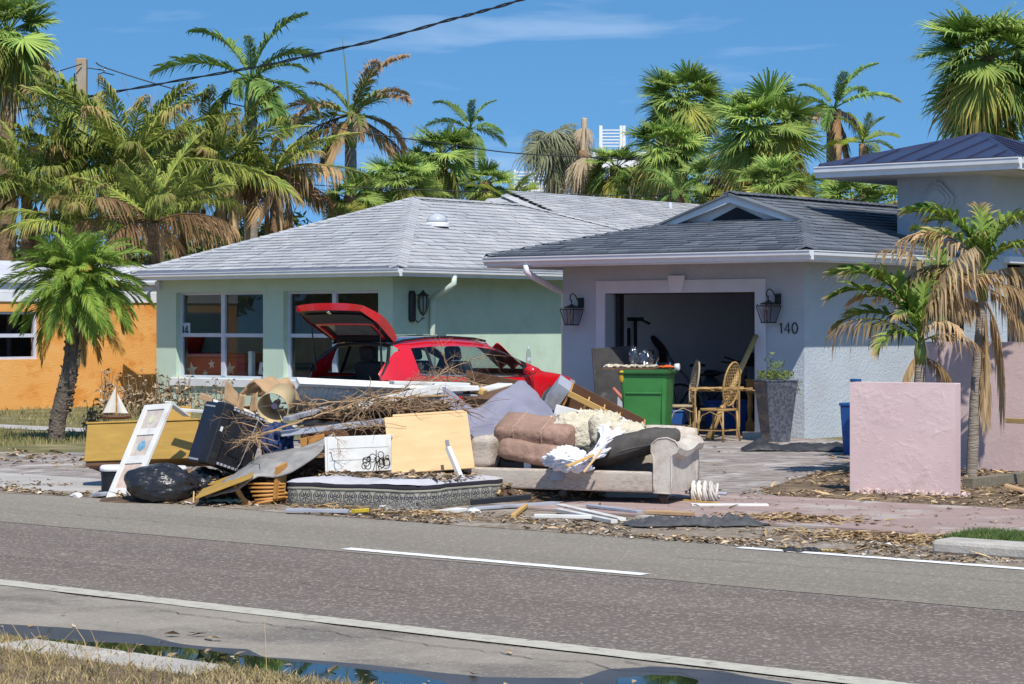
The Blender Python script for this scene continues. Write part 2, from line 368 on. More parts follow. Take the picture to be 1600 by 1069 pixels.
# near kerb with dry grass in front of it
b = MB()
m_kerb = mat('kerb_concrete', (.5, .46, .41), (.36, .33, .29), rough=.9, scale=5, bump=.5, bscale=50)
for (x0, x1) in ((-8.78, -8.08), (-8.06, -7.38)):
    bb = MB().box(x0, x1, 6.82, 7.08, 0, .10); o = bb.build('kerb', m_kerb, bevel=.02, loc=(0, 0, 0)); o['kind'] = 'structure'
def vedge(x): return (6.84 if -8.76 < x < -7.40 else 7.04 + .06 * fbm((x * 1.5, 2, 3), 1))
sheet('near_verge', [(-30 + .05 * i, vedge(-30 + .05 * i)) for i in range(1001)] + [(20, -6), (-30, -6)], .085, m_soil)
b = MB().box(XatY(1465, 14.35), 12, 14.25, 14.55, 0, .11)
o = b.build('kerb', m_kerb, bevel=.03, loc=(0, 0, 0)); o['kind'] = 'structure'
sheet('grass_verge', blobpoly([(XatY(1490, 14.6), 14.57), (12, 14.56), (12, 15.3), (XatY(1520, 15.2), 15.28)], .04, 8, 6), .06, m_soil)

def blades(name, n, place, h, w, m, lean=.5, seed=1):
    random.seed(seed); b = MB()
    for _ in range(n):
        q = place()
        if q is None: continue
        x, y, z, k = q
        a = random.uniform(0, 2 * PI); hh = h * k * random.uniform(.5, 1.25); ww = w * random.uniform(.6, 1.4)
        l = random.uniform(.1, 1) * lean * hh; a2 = random.uniform(0, 2 * PI)
        dx, dy = math.cos(a) * ww / 2, math.sin(a) * ww / 2; lx, ly = math.cos(a2) * l, math.sin(a2) * l
        b.poly([(x - dx, y - dy, z), (x + dx, y + dy, z), (x + dx * .7 + lx * .4, y + dy * .7 + ly * .4, z + hh * .6), (x + lx, y + ly, z + hh), (x - dx * .7 + lx * .4, y - dy * .7 + ly * .4, z + hh * .6)])
    o = b.build(name, m, recalc=False, loc=(0, 0, 0)); o['kind'] = 'stuff'
    return o
def near_pl():
    x = random.uniform(-12, -4.0); y = random.uniform(5.7, 6.95) if random.random() < .75 else random.uniform(6.9, 7.12)
    if random.random() < .2: y = random.uniform(6.85, 7.1)
    if y > vedge(x) and random.random() < .85: return None
    d = fbm((x * 1.1, y * 1.1, 2), 1)
    return (x, y, .08, .7 + .6 * max(0, d))
blades('dry_grass', 24000, near_pl, .05, .006, m_bladed, 1.2, 2)
blades('dry_grass', 9000, near_pl, .05, .006, m_blade, 1.0, 12)
b = MB(); random.seed(5)
for k in range(14):
    p = G(random.choice([60, 70, 85, 150, 165, 240, 215, 470, 440, 30]) + random.uniform(-25, 25), 1045, .08); a = random.uniform(-.6, .6)
    hgt = random.uniform(.1, .24)
    b.tube([p, p + AX_R * a * hgt * .5 + Vector((0, 0, hgt * .6)), p + AX_R * a * hgt * 1.2 + Vector((0, 0, hgt))], [.0022, .0018, .001], 4)
o = b.build('dry_grass_stalks', m_straw, loc=(0, 0, 0)); o['kind'] = 'stuff'
def far_pl(x0, x1, y0, y1, dens=-.15):
    def f():
        x = random.uniform(x0, x1); y = random.uniform(y0, y1)
        d = fbm((x * .6, y * .9, 4), 1)
        return None if d < dens else (x, y, 0, .8 + .5 * d)
    return f
blades('lawn_grass', 16000, far_pl(-42, -24, 17.8, 22.05, -.4), .085, .013, m_blade, .7, 3)
blades('lawn_grass', 9000, far_pl(-42, -27.2, 23.0, 30.5, -.4), .085, .016, m_blade, .7, 4)
blades('lawn_grass', 6000, far_pl(-42, -24, 18.2, 22.05, .05), .08, .012, m_bladeg, .7, 14)
blades('verge_grass', 5200, lambda: (lambda x, y: None if x > 6 or (y - 14.9) > .35 + .1 * fbm((x, y, 1), 2) else (x, y, .05, 1 - .5 * abs(y - 14.95)))(random.uniform(XatY(1500, 14.9), XatY(1640, 14.8)), random.uniform(14.56, 15.28)), .085, .008, m_bladeg, .7, 6)

def litter(name, n, place, size, m, seed=1, curl=.3, aspect=(1, 3)):
    random.seed(seed); b = MB()
    for _ in range(n):
        q = place()
        if q is None: continue
        x, y, z = q; s_ = size * (.35 + 1.6 * random.random() ** 3); a = random.uniform(0, 2 * PI); asp = random.uniform(*aspect)
        T = Matrix.Translation((x, y, z + s_ * .15)) @ Euler((random.uniform(-curl, curl), random.uniform(-curl, curl), a)).to_matrix().to_4x4()
        b.T = T; l, w_ = s_ * asp / 2, s_ / 2; c = s_ * random.uniform(.05, .4)
        v = [b.vert(p) for p in ((-l, 0, 0), (0, -w_, c), (l, 0, 0), (0, w_, c))]
        b.face((v[0], v[1], v[2])); b.face((v[0], v[2], v[3]))
    o = b.build(name, m, recalc=False, loc=(0, 0, 0)); o['kind'] = 'stuff'
    return o
def verge_pl():
    x = random.uniform(-24, 2); y = 13.8 + abs(random.gauss(0, .55))
    if x > -9 and random.random() < .3: y = 13.9 + random.random() * 1.9
    if x < -18 and random.random() < .6: return None
    if fbm((x * .9, y * 1.2, 8), 1) < -.12: return None
    return (x, y, .014)
litter('leaf_litter', 16000, verge_pl, .024, m_litter, 1)
litter('leaf_litter', 2600, verge_pl, .022, m_scrap, 11)
def straw_pl():
    p = random.choice([(-8.6, 14.9, .9, .28), (-7.7, 15.0, 1.2, .4), (-9.8, 15.9, .7, .3), (-6.6, 14.6, .8, .25), (-7.2, 15.5, 1.0, .5), (-13, 14.3, 1.5, .2)])
    return (random.gauss(p[0], p[2] * .5), random.gauss(p[1], p[3] * .6), .03)
litter('straw_litter', 3000, straw_pl, .017, m_straw, 2, .25, (4, 11))
litter('leaf_litter', 3500, straw_pl, .024, m_litter, 3)
def mulch_pl():
    y = random.uniform(18, 24); x = random.uniform(-14.8, -6)
    if fbm((x, y, 3), .9) < -.2: return None
    if x < -11.9 - (y - 18.45) * .36 + random.gauss(0, .12): return None
    return (x, y, .024)
litter('mulch_litter', 9000, mulch_pl, .024, m_litter, 4)
litter('straw_litter', 4500, mulch_pl, .02, m_straw, 5, .3, (3, 8))
litter('leaf_litter', 1400, lambda: (random.uniform(-30, -15), random.gauss(17.3, .5), .018), .045, m_litter, 6)
litter('leaf_litter', 500, lambda: (random.uniform(-22, -12), random.uniform(16, 27), .022), .03, m_litter, 7)
litter('leaf_litter', 700, lambda: (random.uniform(-12, -4), random.uniform(15.4, 17.9), .035), .022, m_litter, 8)
litter('leaf_litter', 260, lambda: (random.uniform(-13, -3), 7.1 + abs(random.gauss(0, .5)), .02), .03, m_litter, 9)

# ------------------------------------------------------------------ houses
m_green = mat('green_stucco', (.53, .66, .55), (.47, .60, .49), rough=.9, scale=1.2, bump=.3, bscale=45, c3=(.42, .51, .43), s3=1.6, lo3=.54, hi3=.78)
m_white = mat('white_trim', (.74, .74, .76), (.64, .64, .67), rough=.5, scale=3, lo=.4, hi=.75)
m_frame = mat('window_frame', (.60, .62, .72), (.52, .54, .64), rough=.45, scale=4)
m_soffit = mat('soffit', (.5, .48, .47), rough=.8)
m_shg = mat('grey_shingle', (.43, .435, .45), (.35, .355, .37), rough=.95, scale=1.4, island=.11, bump=.5, bscale=140, c3=(.46, .46, .46), s3=.7)
m_shd = mat('dark_shingle', (.145, .16, .185), (.105, .118, .14), rough=.95, scale=1.6, island=.16, bump=.5, bscale=140)
m_flash = mat('roof_edge', (.22, .23, .30), rough=.6)
m_grey = mat('grey_stucco', (.475, .52, .565), (.42, .46, .505), rough=.92, scale=1.5, bump=.6, bscale=26, bdist=.02, c3=(.42, .43, .46), s3=1.1, lo3=.55, hi3=.75)
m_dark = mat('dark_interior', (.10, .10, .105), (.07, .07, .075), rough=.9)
m_intw = mat('interior_wall', (.85, .85, .87), (.78, .78, .80), rough=.9, scale=1)
m_iron = mat('black_iron', (.018, .018, .02), (.03, .03, .032), rough=.5, scale=20)
m_lampglass = glassmat('lantern_glass', (.75, .75, .78), .06)
m_winglass = glassmat('window_glass', (.86, .89, .88), .055)
m_orange = mat('orange_stucco', (.80, .42, .135), (.75, .35, .09), rough=.9, scale=1.0, bump=.4, bscale=22, bdist=.025, stretch=(1, 1, 1.8), c3=(.68, .27, .05), s3=1.4)

def shingles(name, parent, poly, udir, mat_, row=.19, tab=.34, base=.02):
    # courses of tabs over a planar roof face; udir runs along the eave
    P = [Vector(p) for p in poly]; u = Vector(udir).normalized()
    nrm_ = (P[1] - P[0]).cross(P[2] - P[0]).normalized()
    if nrm_.z < 0: nrm_ = -nrm_
    v = nrm_.cross(u).normalized()
    if v.z < 0: v = -v
    o0 = P[0]; pl = [((p - o0).dot(u), (p - o0).dot(v)) for p in P]
    v0 = min(q[1] for q in pl); v1 = max(q[1] for q in pl)
    b = MB(); nrow = int((v1 - v0) / row)
    for r in range(nrow + 1):
        a = v0 + r * row; mid = min(a + row * .5, v1 - .001)
        xs = []
        for i, p in enumerate(pl):
            q = pl[(i + 1) % len(pl)]
            if (p[1] <= mid) != (q[1] <= mid): xs.append(p[0] + (q[0] - p[0]) * (mid - p[1]) / (q[1] - p[1]))
        if len(xs) < 2: continue
        lo, hi = min(xs), max(xs)
        x = lo - random.uniform(0, tab)
        top = min(a + row * 1.06, v1)
        while x < hi:
            w_ = tab * random.uniform(.55, 1.35); x0, x1 = max(x, lo), min(x + w_ - .006, hi); x += w_
            if x1 - x0 < .03: continue
            t = base + .016 + random.uniform(0, .012); dv = random.uniform(-.012, .012) if r else 0
            p = [o0 + u * x0 + v * (a + dv) + nrm_ * t, o0 + u * x1 + v * (a + dv) + nrm_ * t, o0 + u * x1 + v * top + nrm_ * (base + .004), o0 + u * x0 + v * top + nrm_ * (base + .004)]
            i = [b.vert(q) for q in p]; j = [b.vert(o0 + u * xx + v * (a + dv) + nrm_ * (base - .012)) for xx in (x0, x1)]
            b.face(i); b.face((j[0], j[1], i[1], i[0]))
    o = b.build(name, mat_, parent, recalc=False); o['kind'] = 'stuff'
    return o
def roof_slab(b, poly, th=.05):
    P = [Vector(p) for p in poly]
    n_ = (P[1] - P[0]).cross(P[2] - P[0]).normalized()
    if n_.z < 0: n_ = -n_
    b.prism(P, -n_ * th)
def hipcap(parent, a, b_, m, w=.16, step=.2, lift=.034):
    a = Vector(a); b_ = Vector(b_); t = (b_ - a); L = t.length; t.normalize()
    s_ = t.cross(Vector((0, 0, 1))).normalized(); up = s_.cross(t)
    b = MB(); n_ = int(L / step)
    for i in range(n_):
        p = a + t * (i * step); q = a + t * (i * step + step * 1.05); h0, h1 = lift + .02, lift + .008
        A = [p - s_ * w + up * (h0 - .05), p + up * h0, p + s_ * w + up * (h0 - .05)]
        B = [q - s_ * w + up * (h1 - .05), q + up * h1, q + s_ * w + up * (h1 - .05)]
        ia = [b.vert(x) for x in A]; ib = [b.vert(x) for x in B]; ic = [b.vert(x - up * .02) for x in A]
        b.face((ia[0], ia[1], ib[1], ib[0])); b.face((ia[1], ia[2], ib[2], ib[1])); b.face((ic[0], ic[1], ia[1], ia[0])); b.face((ic[1], ic[2], ia[2], ia[1]))
    o = b.build('ridge_cap', m, parent, recalc=False); o['kind'] = 'stuff'
def gutter(parent, p0, p1, outw, m, w=.11, h=.13, label=None):
    p0 = Vector(p0); p1 = Vector(p1); o_ = Vector(outw)
    prof = [(0, 0), (0, -h), (w * .55, -h), (w * .62, -h * .72), (w * .95, -h * .5), (w, -h * .12), (w * 1.08, -h * .1), (w * 1.08, 0), (w * .95, 0), (w * .93, -h * .1), (.015, -h * .1), (.015, 0)]
    b = MB(); b.prism([p0 + o_ * x + Vector((0, 0, z)) for x, z in prof], p1 - p0)
    return b.build('gutter', m, parent)
def window(parent, X0, X1, Y, z0, z1, cols, rows, rec=.12, fr=.05, glass=None, fm=None, sill=True, axis='x', outn=-1):
    # axis x: wall runs along X, the outside is -Y; axis y: wall runs along Y, the outside is +X
    def bx(b, a0, a1, d0, d1, c0, c1):
        if axis == 'x': b.box(a0, a1, Y + d0, Y + d1, c0, c1)
        else: b.box(Y - d1, Y - d0, a0, a1, c0, c1)
    fm = fm or m_frame; glass = glass or m_winglass
    b = MB(); ww = X1 - X0
    bx(b, X0, X0 + fr, rec, rec + .06, z0, z1); bx(b, X1 - fr, X1, rec, rec + .06, z0, z1)
    bx(b, X0 + fr, X1 - fr, rec, rec + .06, z0, z0 + fr); bx(b, X0 + fr, X1 - fr, rec, rec + .06, z1 - fr, z1)
    w_ = b.build('window', fm, parent)
    xs = [X0 + fr + (ww - 2 * fr) * i / cols for i in range(cols + 1)]; zs = [z0 + fr + (z1 - z0 - 2 * fr) * j / rows for j in range(rows + 1)]
    for i in range(1, cols):
        q = MB(); bx(q, xs[i] - .05, xs[i] + .05, rec - .012, rec + .05, z0 + fr, z1 - fr); q.build('mullion', fm, w_)
    for i in range(cols):
        for j in range(1, rows):
            q = MB(); bx(q, xs[i] + (.05 if i else 0), xs[i + 1] - (.05 if i < cols - 1 else 0), rec - .004, rec + .045, zs[j] - .035, zs[j] + .035); q.build('meeting_rail', fm, w_)
        for j in range(rows):
            q = MB(); dd = rec + .032; q.poly([(xs[i], Y + dd, zs[j]), (xs[i + 1], Y + dd, zs[j]), (xs[i + 1], Y + dd, zs[j + 1]), (xs[i], Y + dd, zs[j + 1])] if axis == 'x' else [(Y - dd, xs[i], zs[j]), (Y - dd, xs[i + 1], zs[j]), (Y - dd, xs[i + 1], zs[j + 1]), (Y - dd, xs[i], zs[j + 1])]); q.build('pane', glass, w_, recalc=False)
    if sill:
        q = MB(); bx(q, X0 - .12, X1 + .12, -.06, rec, z0 - .16, z0 - .003); q.build('sill', m_white, w_, bevel=.01)
    return w_

# green house
GH = thing('house', 'pale green stucco bungalow with light grey shingle hip roof and two big front windows', 'house', (-29.8, 29.5, 0))
def rel(th): 
    o = th.location
    return Matrix.Translation(-o)
def hb(th):
    b = MB(); b.T = rel(th); return b
gx0, gx1, gy0, gy1, gz = -32.9, -26.7, 29.5, 42.0, 2.56
w1a, w1b, w2a, w2b = XatY(275, gy0), XatY(411, gy0), XatY(443, gy0), XatY(591, gy0)
wz0, wz1 = .60, 2.24
b = hb(GH); th_ = .2
for (a, c, z0, z1) in ((gx0, w1a, 0, gz), (w1b, w2a, 0, gz), (w2b, gx1, 0, gz), (w1a, w1b, 0, wz0), (w1a, w1b, wz1, gz), (w2a, w2b, 0, wz0), (w2a, w2b, wz1, gz)):
    b.box(a, c, gy0, gy0 + th_, z0, z1)
b.box(gx1 - th_, gx1, gy0 + th_, gy1, 0, gz); b.box(gx0, gx0 + th_, gy0 + th_, gy1, 0, gz)
b.box(gx0, gx1, gy1, gy1 + th_, 0, gz)
b.build('wall', m_green, GH)
b = hb(GH); b.box(gx0 + .21, gx1 - .21, 33.0, 33.1, 0, gz); b.box(gx0 + .21, gx1 - .21, gy0 + .22, 33, .0, .03); b.box(gx0 + .21, gx1 - .21, gy0 + .21, 33, 2.5, 2.54)
b.build('interior_partition', mat('room_wall', (.40, .33, .27), (.28, .22, .18), rough=.9), GH)
# the windows keep world coordinates inside the house frame
class HoldWin:
    pass
def window_in(th, *a, **k):
    before = set(bpy.data.objects)
    w_ = window(th, *a, **k)
    for o in set(bpy.data.objects) - before:
        o.data.transform(rel(th)) if o.data else None
    return w_
window_in(GH, w1a, w1b, gy0, wz0, wz1, 2, 2)
window_in(GH, w2a, w2b, gy0, wz0, wz1, 2, 2)
ex0, ex1, ey0, ez = -33.1, -26.15, 29.03, 2.62
A_ = (-29.85, 33.6, 4.14); B_ = (-29.85, 37.0, 4.14); ey1 = 43.0
faces_ = [([(ex0, ey0, ez), (ex1, ey0, ez), A_], (1, 0, 0)), ([(ex1, ey0, ez), (ex1, ey1, ez), B_, A_], (0, 1, 0)), ([(ex1, ey1, ez), (ex0, ey1, ez), B_], (1, 0, 0)), ([(ex0, ey1, ez), (ex0, ey0, ez), A_, B_], (0, 1, 0))]
b = hb(GH)
for P_, u_ in faces_: roof_slab(b, P_)
RG = b.build('roof', m_shg, GH)
tr = lambda P_, th: [Vector(p) - th.location for p in P_]
for P_, u_ in faces_[:3]: shingles('shingle_courses', RG, tr(P_, GH), u_, m_shg)
for a, c in (((ex0, ey0, ez), A_), ((ex1, ey0, ez), A_), (A_, B_), ((ex1, ey1, ez), B_)):
    hipcap(RG, Vector(a) - GH.location, Vector(c) - GH.location, m_shg)
b = hb(GH); b.box(ex0 + .02, ex1 - .02, ey0 + .02, ey1, 2.50, 2.535); b.build('soffit', m_soffit, GH)
b = hb(GH); b.box(ex0, ex1, ey0 - .0, ey0 + .02, 2.47, 2.60); b.box(ex1 - .02, ex1, ey0 + .02, ey1, 2.47, 2.60); b.build('fascia', m_white, GH)
b = hb(GH); b.box(ex0, ex1 + .02, ey0 - .03, ey0 + .0, 2.602, 2.64); b.build('drip_edge', m_flash, GH)
gl_ = GH.location
gutter(GH, Vector((ex0, ey0 - .001, 2.60)) - gl_, Vector((ex1 + .1, ey0 - .001, 2.60)) - gl_, (0, -1, 0), m_white)
gutter(GH, Vector((ex1 + .001, ey0, 2.60)) - gl_, Vector((ex1 + .001, ey1, 2.60)) - gl_, (1, 0, 0), m_white)
yd = YatX(672, gx1)
b = hb(GH); yt = YatX(706, ex1)
def ribpath(b, pts, w, h): 
    for a, c in zip(pts, pts[1:]): b.bar(a, c, w, h)
b.tube([(ex1 + .05, yt, 2.5), (ex1 + .05, yt, 2.36), (ex1 - .03, yt - .08, 2.27), (gx1 + .1, yd + .05, 2.16), (gx1 + .06, yd, 2.06), (gx1 + .06, yd, .1)], .055, 10)
b.build('downspout', mat('downspout_green', (.58, .66, .6), (.5, .6, .52), rough=.5), GH, smooth=True)
b = hb(GH); b.box(gx0 + .02, gx0 + .14, gy0 - .06, gy0, 2.3, 2.46); b.tube([(gx0 + .05, gy0 - .06, 2.34), (gx0 - .05, gy0 - .15, 2.25)], .02, 8)
b.lathe([(.03, 0), (.06, .12), (.06, .13)], 12, Matrix.Translation((gx0 - .05, gy0 - .15, 2.24)) @ Euler((R(150), R(-20), 0)).to_matrix().to_4x4())
b.build('floodlight', m_frame, GH)
# carriage lamp on the green side wall
yl = YatX(648, gx1); b = hb(GH)
b.lathe([(.05, -.28), (.075, -.22), (.075, .22), (.05, .28)], 14, Matrix.Translation((gx1 + .02, yl - .1, 1.95)))
b.tube([(gx1 + .03, yl - .1, 1.78), (gx1 + .12, yl - .05, 1.66), (gx1 + .2, yl, 1.74), (gx1 + .2, yl, 1.84)], .014, 8)
b.lathe([(.02, 0), (.03, .03), (.012, .06), (.05, .1), (.055, .12)], 10, Matrix.Translation((gx1 + .2, yl, 1.72)))
for k in range(8):
    a = k * PI / 4; c_, s_ = math.cos(a), math.sin(a)
    b.tube([(gx1 + .2 + c_ * r_, yl + s_ * r_, z) for r_, z in ((.05, 1.83), (.085, 1.92), (.1, 2.04), (.08, 2.14))], .007, 5)
b.lathe([(.105, 2.13), (.11, 2.15), (.04, 2.2), (.015, 2.24)], 14, Matrix.Translation((gx1 + .2, yl, 0)))
lp = b.build('wall_lamp', m_iron, GH)
b = hb(GH); b.lathe([(.045, 1.84), (.08, 1.92), (.095, 2.04), (.075, 2.13)], 14, Matrix.Translation((gx1 + .2, yl, 0))); b.build('lamp_glass', m_lampglass, lp, smooth=True)
# roof lights and vents
def on_roof(px, X):      # a point of the right-hand slope
    Y_ = YatX(px, X); k = (X - ex1) / (A_[0] - ex1); return Vector((X, Y_, ez + (A_[2] - ez) * k))
p = on_roof(683, -28.3)
b = hb(GH); b.lathe([(.24, 0), (.24, .06), (.21, .08)], 20, Matrix.Translation(p)); sk = b.build('skylight', m_white, RG)
b = hb(GH); b.lathe([(.205, .08), (.2, .14), (.15, .21), (.08, .25), (.01, .265)], 20, Matrix.Translation(p)); b.build('dome', mat('dome_plastic', (.5, .52, .55), (.4, .42, .45), rough=.1, spec=.8), sk, smooth=True)
# rear wing of the green house
wr = [(-33, 40.4, 4.62), (-33, 50.5, 4.72)]
wf = [([(-27, 38.2, 2.9), (-27, 51, 2.9), wr[1], wr[0]], (0, 1, 0)), ([(-39, 38.2, 2.9), (-27, 38.2, 2.9), wr[0]], (1, 0, 0))]
b = hb(GH)
for P_, u_ in wf: roof_slab(b, P_)
roof_slab(b, [(-39, 51, 2.9), (-39, 38.2, 2.9), wr[0], wr[1]]); b.box(-38.4, -27.6, 43.3, 50.6, 0, 2.9)
RW = b.build('roof', m_shg, GH)
for P_, u_ in wf: shingles('shingle_courses', RW, tr(P_, GH), u_, m_shg)
hipcap(RW, Vector(wr[0]) - gl_, Vector(wr[1]) - gl_, m_flash, .12); hipcap(RW, Vector((-27, 38.2, 2.9)) - gl_, Vector(wr[0]) - gl_, m_shg)
def on_wing(px, X): 
    Y_ = YatX(px, X); k = (X + 27) / -6.0; return Vector((X, Y_, 2.9 + 1.76 * k))
p = on_wing(1047, -32.3); b = hb(GH); b.lathe([(.06, -.05), (.05, .22)], 10, Matrix.Translation(p)); b.build('vent_pipe', m_frame, RW)
p = on_wing(1046, -30.4); b = hb(GH); b.lathe([(.2, 0), (.2, .05), (.15, .15), (.06, .2), (.01, .21)], 16, Matrix.Translation(p)); b.build('roof_vent', m_frame, RW, smooth=True)

# things seen through the green house's windows
cr = thing('toy_chest', 'dark red chest with cream stars standing behind the left front window', 'chest', (XatY(333, 29.80), 29.80, .0))
cx0, cx1 = XatY(284, 29.80) - cr.location.x, XatY(382, 29.80) - cr.location.x
MB().box(cx0, cx1, 0, .6, .03, 1.0).build('body', mat('star_red', (.30, .018, .03), (.22, .012, .02), rough=.7), cr, bevel=.02)
MB().box(cx0 - .03, cx1 + .03, -.04, .63, 1.0, 1.07).build('lid', mat('star_red_lid', (.24, .012, .02), rough=.6), cr, bevel=.015)
def star(b, x, y, z, r_, rot=0):
    pts = [(x + math.cos(rot + PI / 2 + k * PI / 5) * (r_ if k % 2 == 0 else r_ * .42), y, z + math.sin(rot + PI / 2 + k * PI / 5) * (r_ if k % 2 == 0 else r_ * .42)) for k in range(10)]
    b.prism(pts, (0, -.006, 0))
for x_, z_, r_ in ((300, 583, .17), (331, 570, .10), (321, 588, .09), (360, 580, .15), (286, 574, .06)):
    pp = W(x_, z_, 42.5); bb = MB(); star(bb, XatY(x_, 29.80) - cr.location.x, -.001, max(pp.z, .78) if z_ < 575 else pp.z + .03, r_, .12)
    bb.build('star', mat('star_cream', (.62, .55, .42), rough=.8) if 'star_cream' not in bpy.data.materials else bpy.data.materials['star_cream'], cr)
mbx = thing('letterbox', 'white letterbox tilted on a white post behind the left front window', 'letterbox', (XatY(402, 29.80), 29.80, .02))
MB().box(-.2, -.1, -.05, .05, 0, 1.1).build('post', m_white, mbx, bevel=.01)
MB().box(-.08, .42, -.02, .14, .66, .9, Matrix.Rotation(R(10), 4, 'Y')).build('box', m_white, mbx, bevel=.02)
bb = MB(); 
for k in range(2): bb.box(.02 + k * .07, .06 + k * .07, -.026, -.021, .74, .83, Matrix.Rotation(R(10), 4, 'Y'))
bb.build('number', m_iron, mbx); MB().box(.28, .4, -.026, -.021, .74, .79, Matrix.Rotation(R(10), 4, 'Y')).build('flag', mat('flag_red', (.5, .02, .03)), mbx)
rb = thing('plastic_tub', 'small bright red tub on the sill side of the starry chest', 'tub', (XatY(306, 30.25), 30.1, 1.07))
MB().lathe([(.22, 0), (.3, .3), (.32, .32), (.3, .33)], 18).build('tub_body', mat('tub_red', (.5, .015, .025), rough=.4), rb, smooth=True)
b = hb(GH); 
def strokes(b, paths, T, r=.012, n=6):
    for p in paths: b.tube([T @ Vector(q) for q in p], r, n)
def arc(cx, cz, rx, rz, a0, a1, n=10): return [(cx + rx * math.cos(R(a0 + (a1 - a0) * i / n)), 0, cz + rz * math.sin(R(a0 + (a1 - a0) * i / n))) for i in range(n + 1)]
D1 = [[(0, 0, .8), (.18, 0, 1), (.18, 0, 0)]]
D4 = [[(.45, 0, 0), (.45, 0, 1), (0, 0, .3), (.6, 0, .3)]]
D0 = [arc(.3, .5, .3, .5, 90, 450, 18)]
xs_ = XatY(284, gy0 + .14); zs_ = W(284, 516, 43).z
b.box(xs_ - .1, xs_ + .24, gy0 + .138, gy0 + .142, zs_ - .1, zs_ + .14); stk = b.build('number_sticker', mat('sticker_white', (.55, .6, .68), rough=.5), GH)
b = hb(GH); strokes(b, D1, Matrix.Translation((xs_ + .02, gy0 + .134, zs_ - .08)) @ Matrix.Scale(.16, 4), .014); strokes(b, D4, Matrix.Translation((xs_ + .09, gy0 + .134, zs_ - .08)) @ Matrix.Scale(.16, 4), .014)
b.build('digits', m_iron, stk)

# garage house with the number 140
HH = thing('house', 'grey stucco house with dark shingle roof and open garage door, number 140', 'house', (-18.97, 27.24, 0))
hl = HH.location
ax0, ax1, ay0, az = -21.13, -16.8, 27.24, 2.56
ox0, ox1, oz = XatY(947, ay0), XatY(1181, ay0), 2.10
b = hb(HH)
b.box(ax0, ox0, ay0, ay0 + .2, 0, az); b.box(ox1, ax1, ay0, ay0 + .2, 0, az); b.box(ox0, ox1, ay0, ay0 + .2, oz, az)
b.box(ax1 - .2, ax1, ay0 + .2, 40, 0, az); b.box(ax0, ax0 + .2, ay0 + .2, 40, 0, az)
b.build('wall', m_grey, HH)
b = hb(HH); b.box(ax0 + .21, ax1 - .21, 32.6, 32.7, 0, az); b.box(ax0 + .201, ax0 + .23, ay0 + .21, 32.6, 0, az); b.box(ax1 - .23, ax1 - .201, ay0 + .21, 32.6, 0, az); b.box(ax0 + .21, ax1 - .21, ay0 + .22, 32.6, 2.5, 2.54)
b.build('garage_lining', m_intw, HH)
b = hb(HH); b.box(ax0 + .25, ax1 - .25, ay0, 32.6, .0, .022); b.build('garage_floor', mat('garage_floor', (.22, .21, .2), (.15, .14, .13), rough=.8), HH)
b = hb(HH); tx0, tx1, tz = XatY(933, ay0), XatY(1198, ay0), W(1060, 437, 33).z
b.box(tx0, ox0, ay0 - .035, ay0 - .001, .0, tz); b.box(ox1, tx1, ay0 - .035, ay0 - .001, 0, tz); b.box(ox0, ox1, ay0 - .035, ay0 - .001, oz, tz)
b.build('door_surround', mat('surround', (.66, .67, .71), (.58, .59, .63), rough=.9, scale=2, bump=.2, bscale=40), HH, bevel=.006)
kx = XatY(1060, ay0); b = hb(HH)
b.prism([(kx - .10, ay0 - .036, oz + .0), (kx + .10, ay0 - .036, oz + .0), (kx + .15, ay0 - .036, tz + .06), (kx - .15, ay0 - .036, tz + .06)], (0, -.03, 0)); b.build('keystone', m_white, HH)
b = hb(HH); b.box(ox0 + .02, ox0 + .10, ay0 + .21, ay0 + .32, .02, oz + .1); b.box(ox0, ox1, ay0 + .21, ay0 + .25, oz - .02, oz + .2); b.build('door_track', m_iron, HH)
# house number
b = hb(HH); zn = W(1229, 521, 32).z; xn = XatY(1219, ay0); sc_ = .15
for k, D in ((0, D1), (.08, D4), (.205, D0)):
    strokes(b, D, Matrix.Translation((xn + k, ay0 - .012, zn)) @ Matrix.Diagonal((sc_ * 1.0, 1, sc_, 1)), .0095)
b.build('house_number', m_iron, HH)
# lanterns
def lantern(px, pz, Y):
    x = XatY(px, Y); z = pz; LT = rel(HH) @ Matrix.Translation((x, Y - .17, z)) @ Matrix.Scale(.84, 4); b = MB(); b.T = LT
    for s1 in (-1, 1):
        for s2 in (-1, 1):
            b.tube([(s1 * .085, s2 * .085, -.25), (s1 * .15, s2 * .15, .02), (s1 * .13, s2 * .13, .06)], .009, 6)
    for a, c in (((-1, -1), (1, -1)), ((1, -1), (1, 1)), ((1, 1), (-1, 1)), ((-1, 1), (-1, -1))):
        b.bar((a[0] * .09, a[1] * .09, -.25), (c[0] * .09, c[1] * .09, -.25), .022); b.bar((a[0] * .15, a[1] * .15, .03), (c[0] * .15, c[1] * .15, .03), .014)
    b.tube([(0, -.12, -.25), (0, -.15, .03)], .006, 5)
    b.lathe([(.14, .055), (.15, .07), (.06, .1), (.03, .115), (.02, .13)], 12)
    b.tube([(0, 0, .13), (-.02, 0, .17), (0, 0, .2)], .009, 6)
    b.tube([(0, 0, .17), (-.045, 0, .22), (-.03, 0, .29), (.02, 0, .32), (.07, .02, .28), (.085, .06, .2), (.085, .14, .17)], .011, 8)
    b.box(.045, .125, .12, .21, .06, .24)
    o = b.build('lantern', m_iron, HH)
    b = MB(); b.T = LT; b.lathe([(.11, -.24), (.19, .02), (.16, .05)], 4, Matrix.Rotation(PI / 4, 4, 'Z'), cap=False); b.build('glass', m_lampglass, o)
    b = MB(); b.T = LT
    for q in (-.03, .03): b.lathe([(.013, -.2), (.013, -.08), (.004, -.05)], 8, Matrix.Translation((q, 0, 0)))
    b.build('candle', mat('candle', (.5, .2, .18), rough=.6) if 'candle' not in bpy.data.materials else bpy.data.materials['candle'], o)
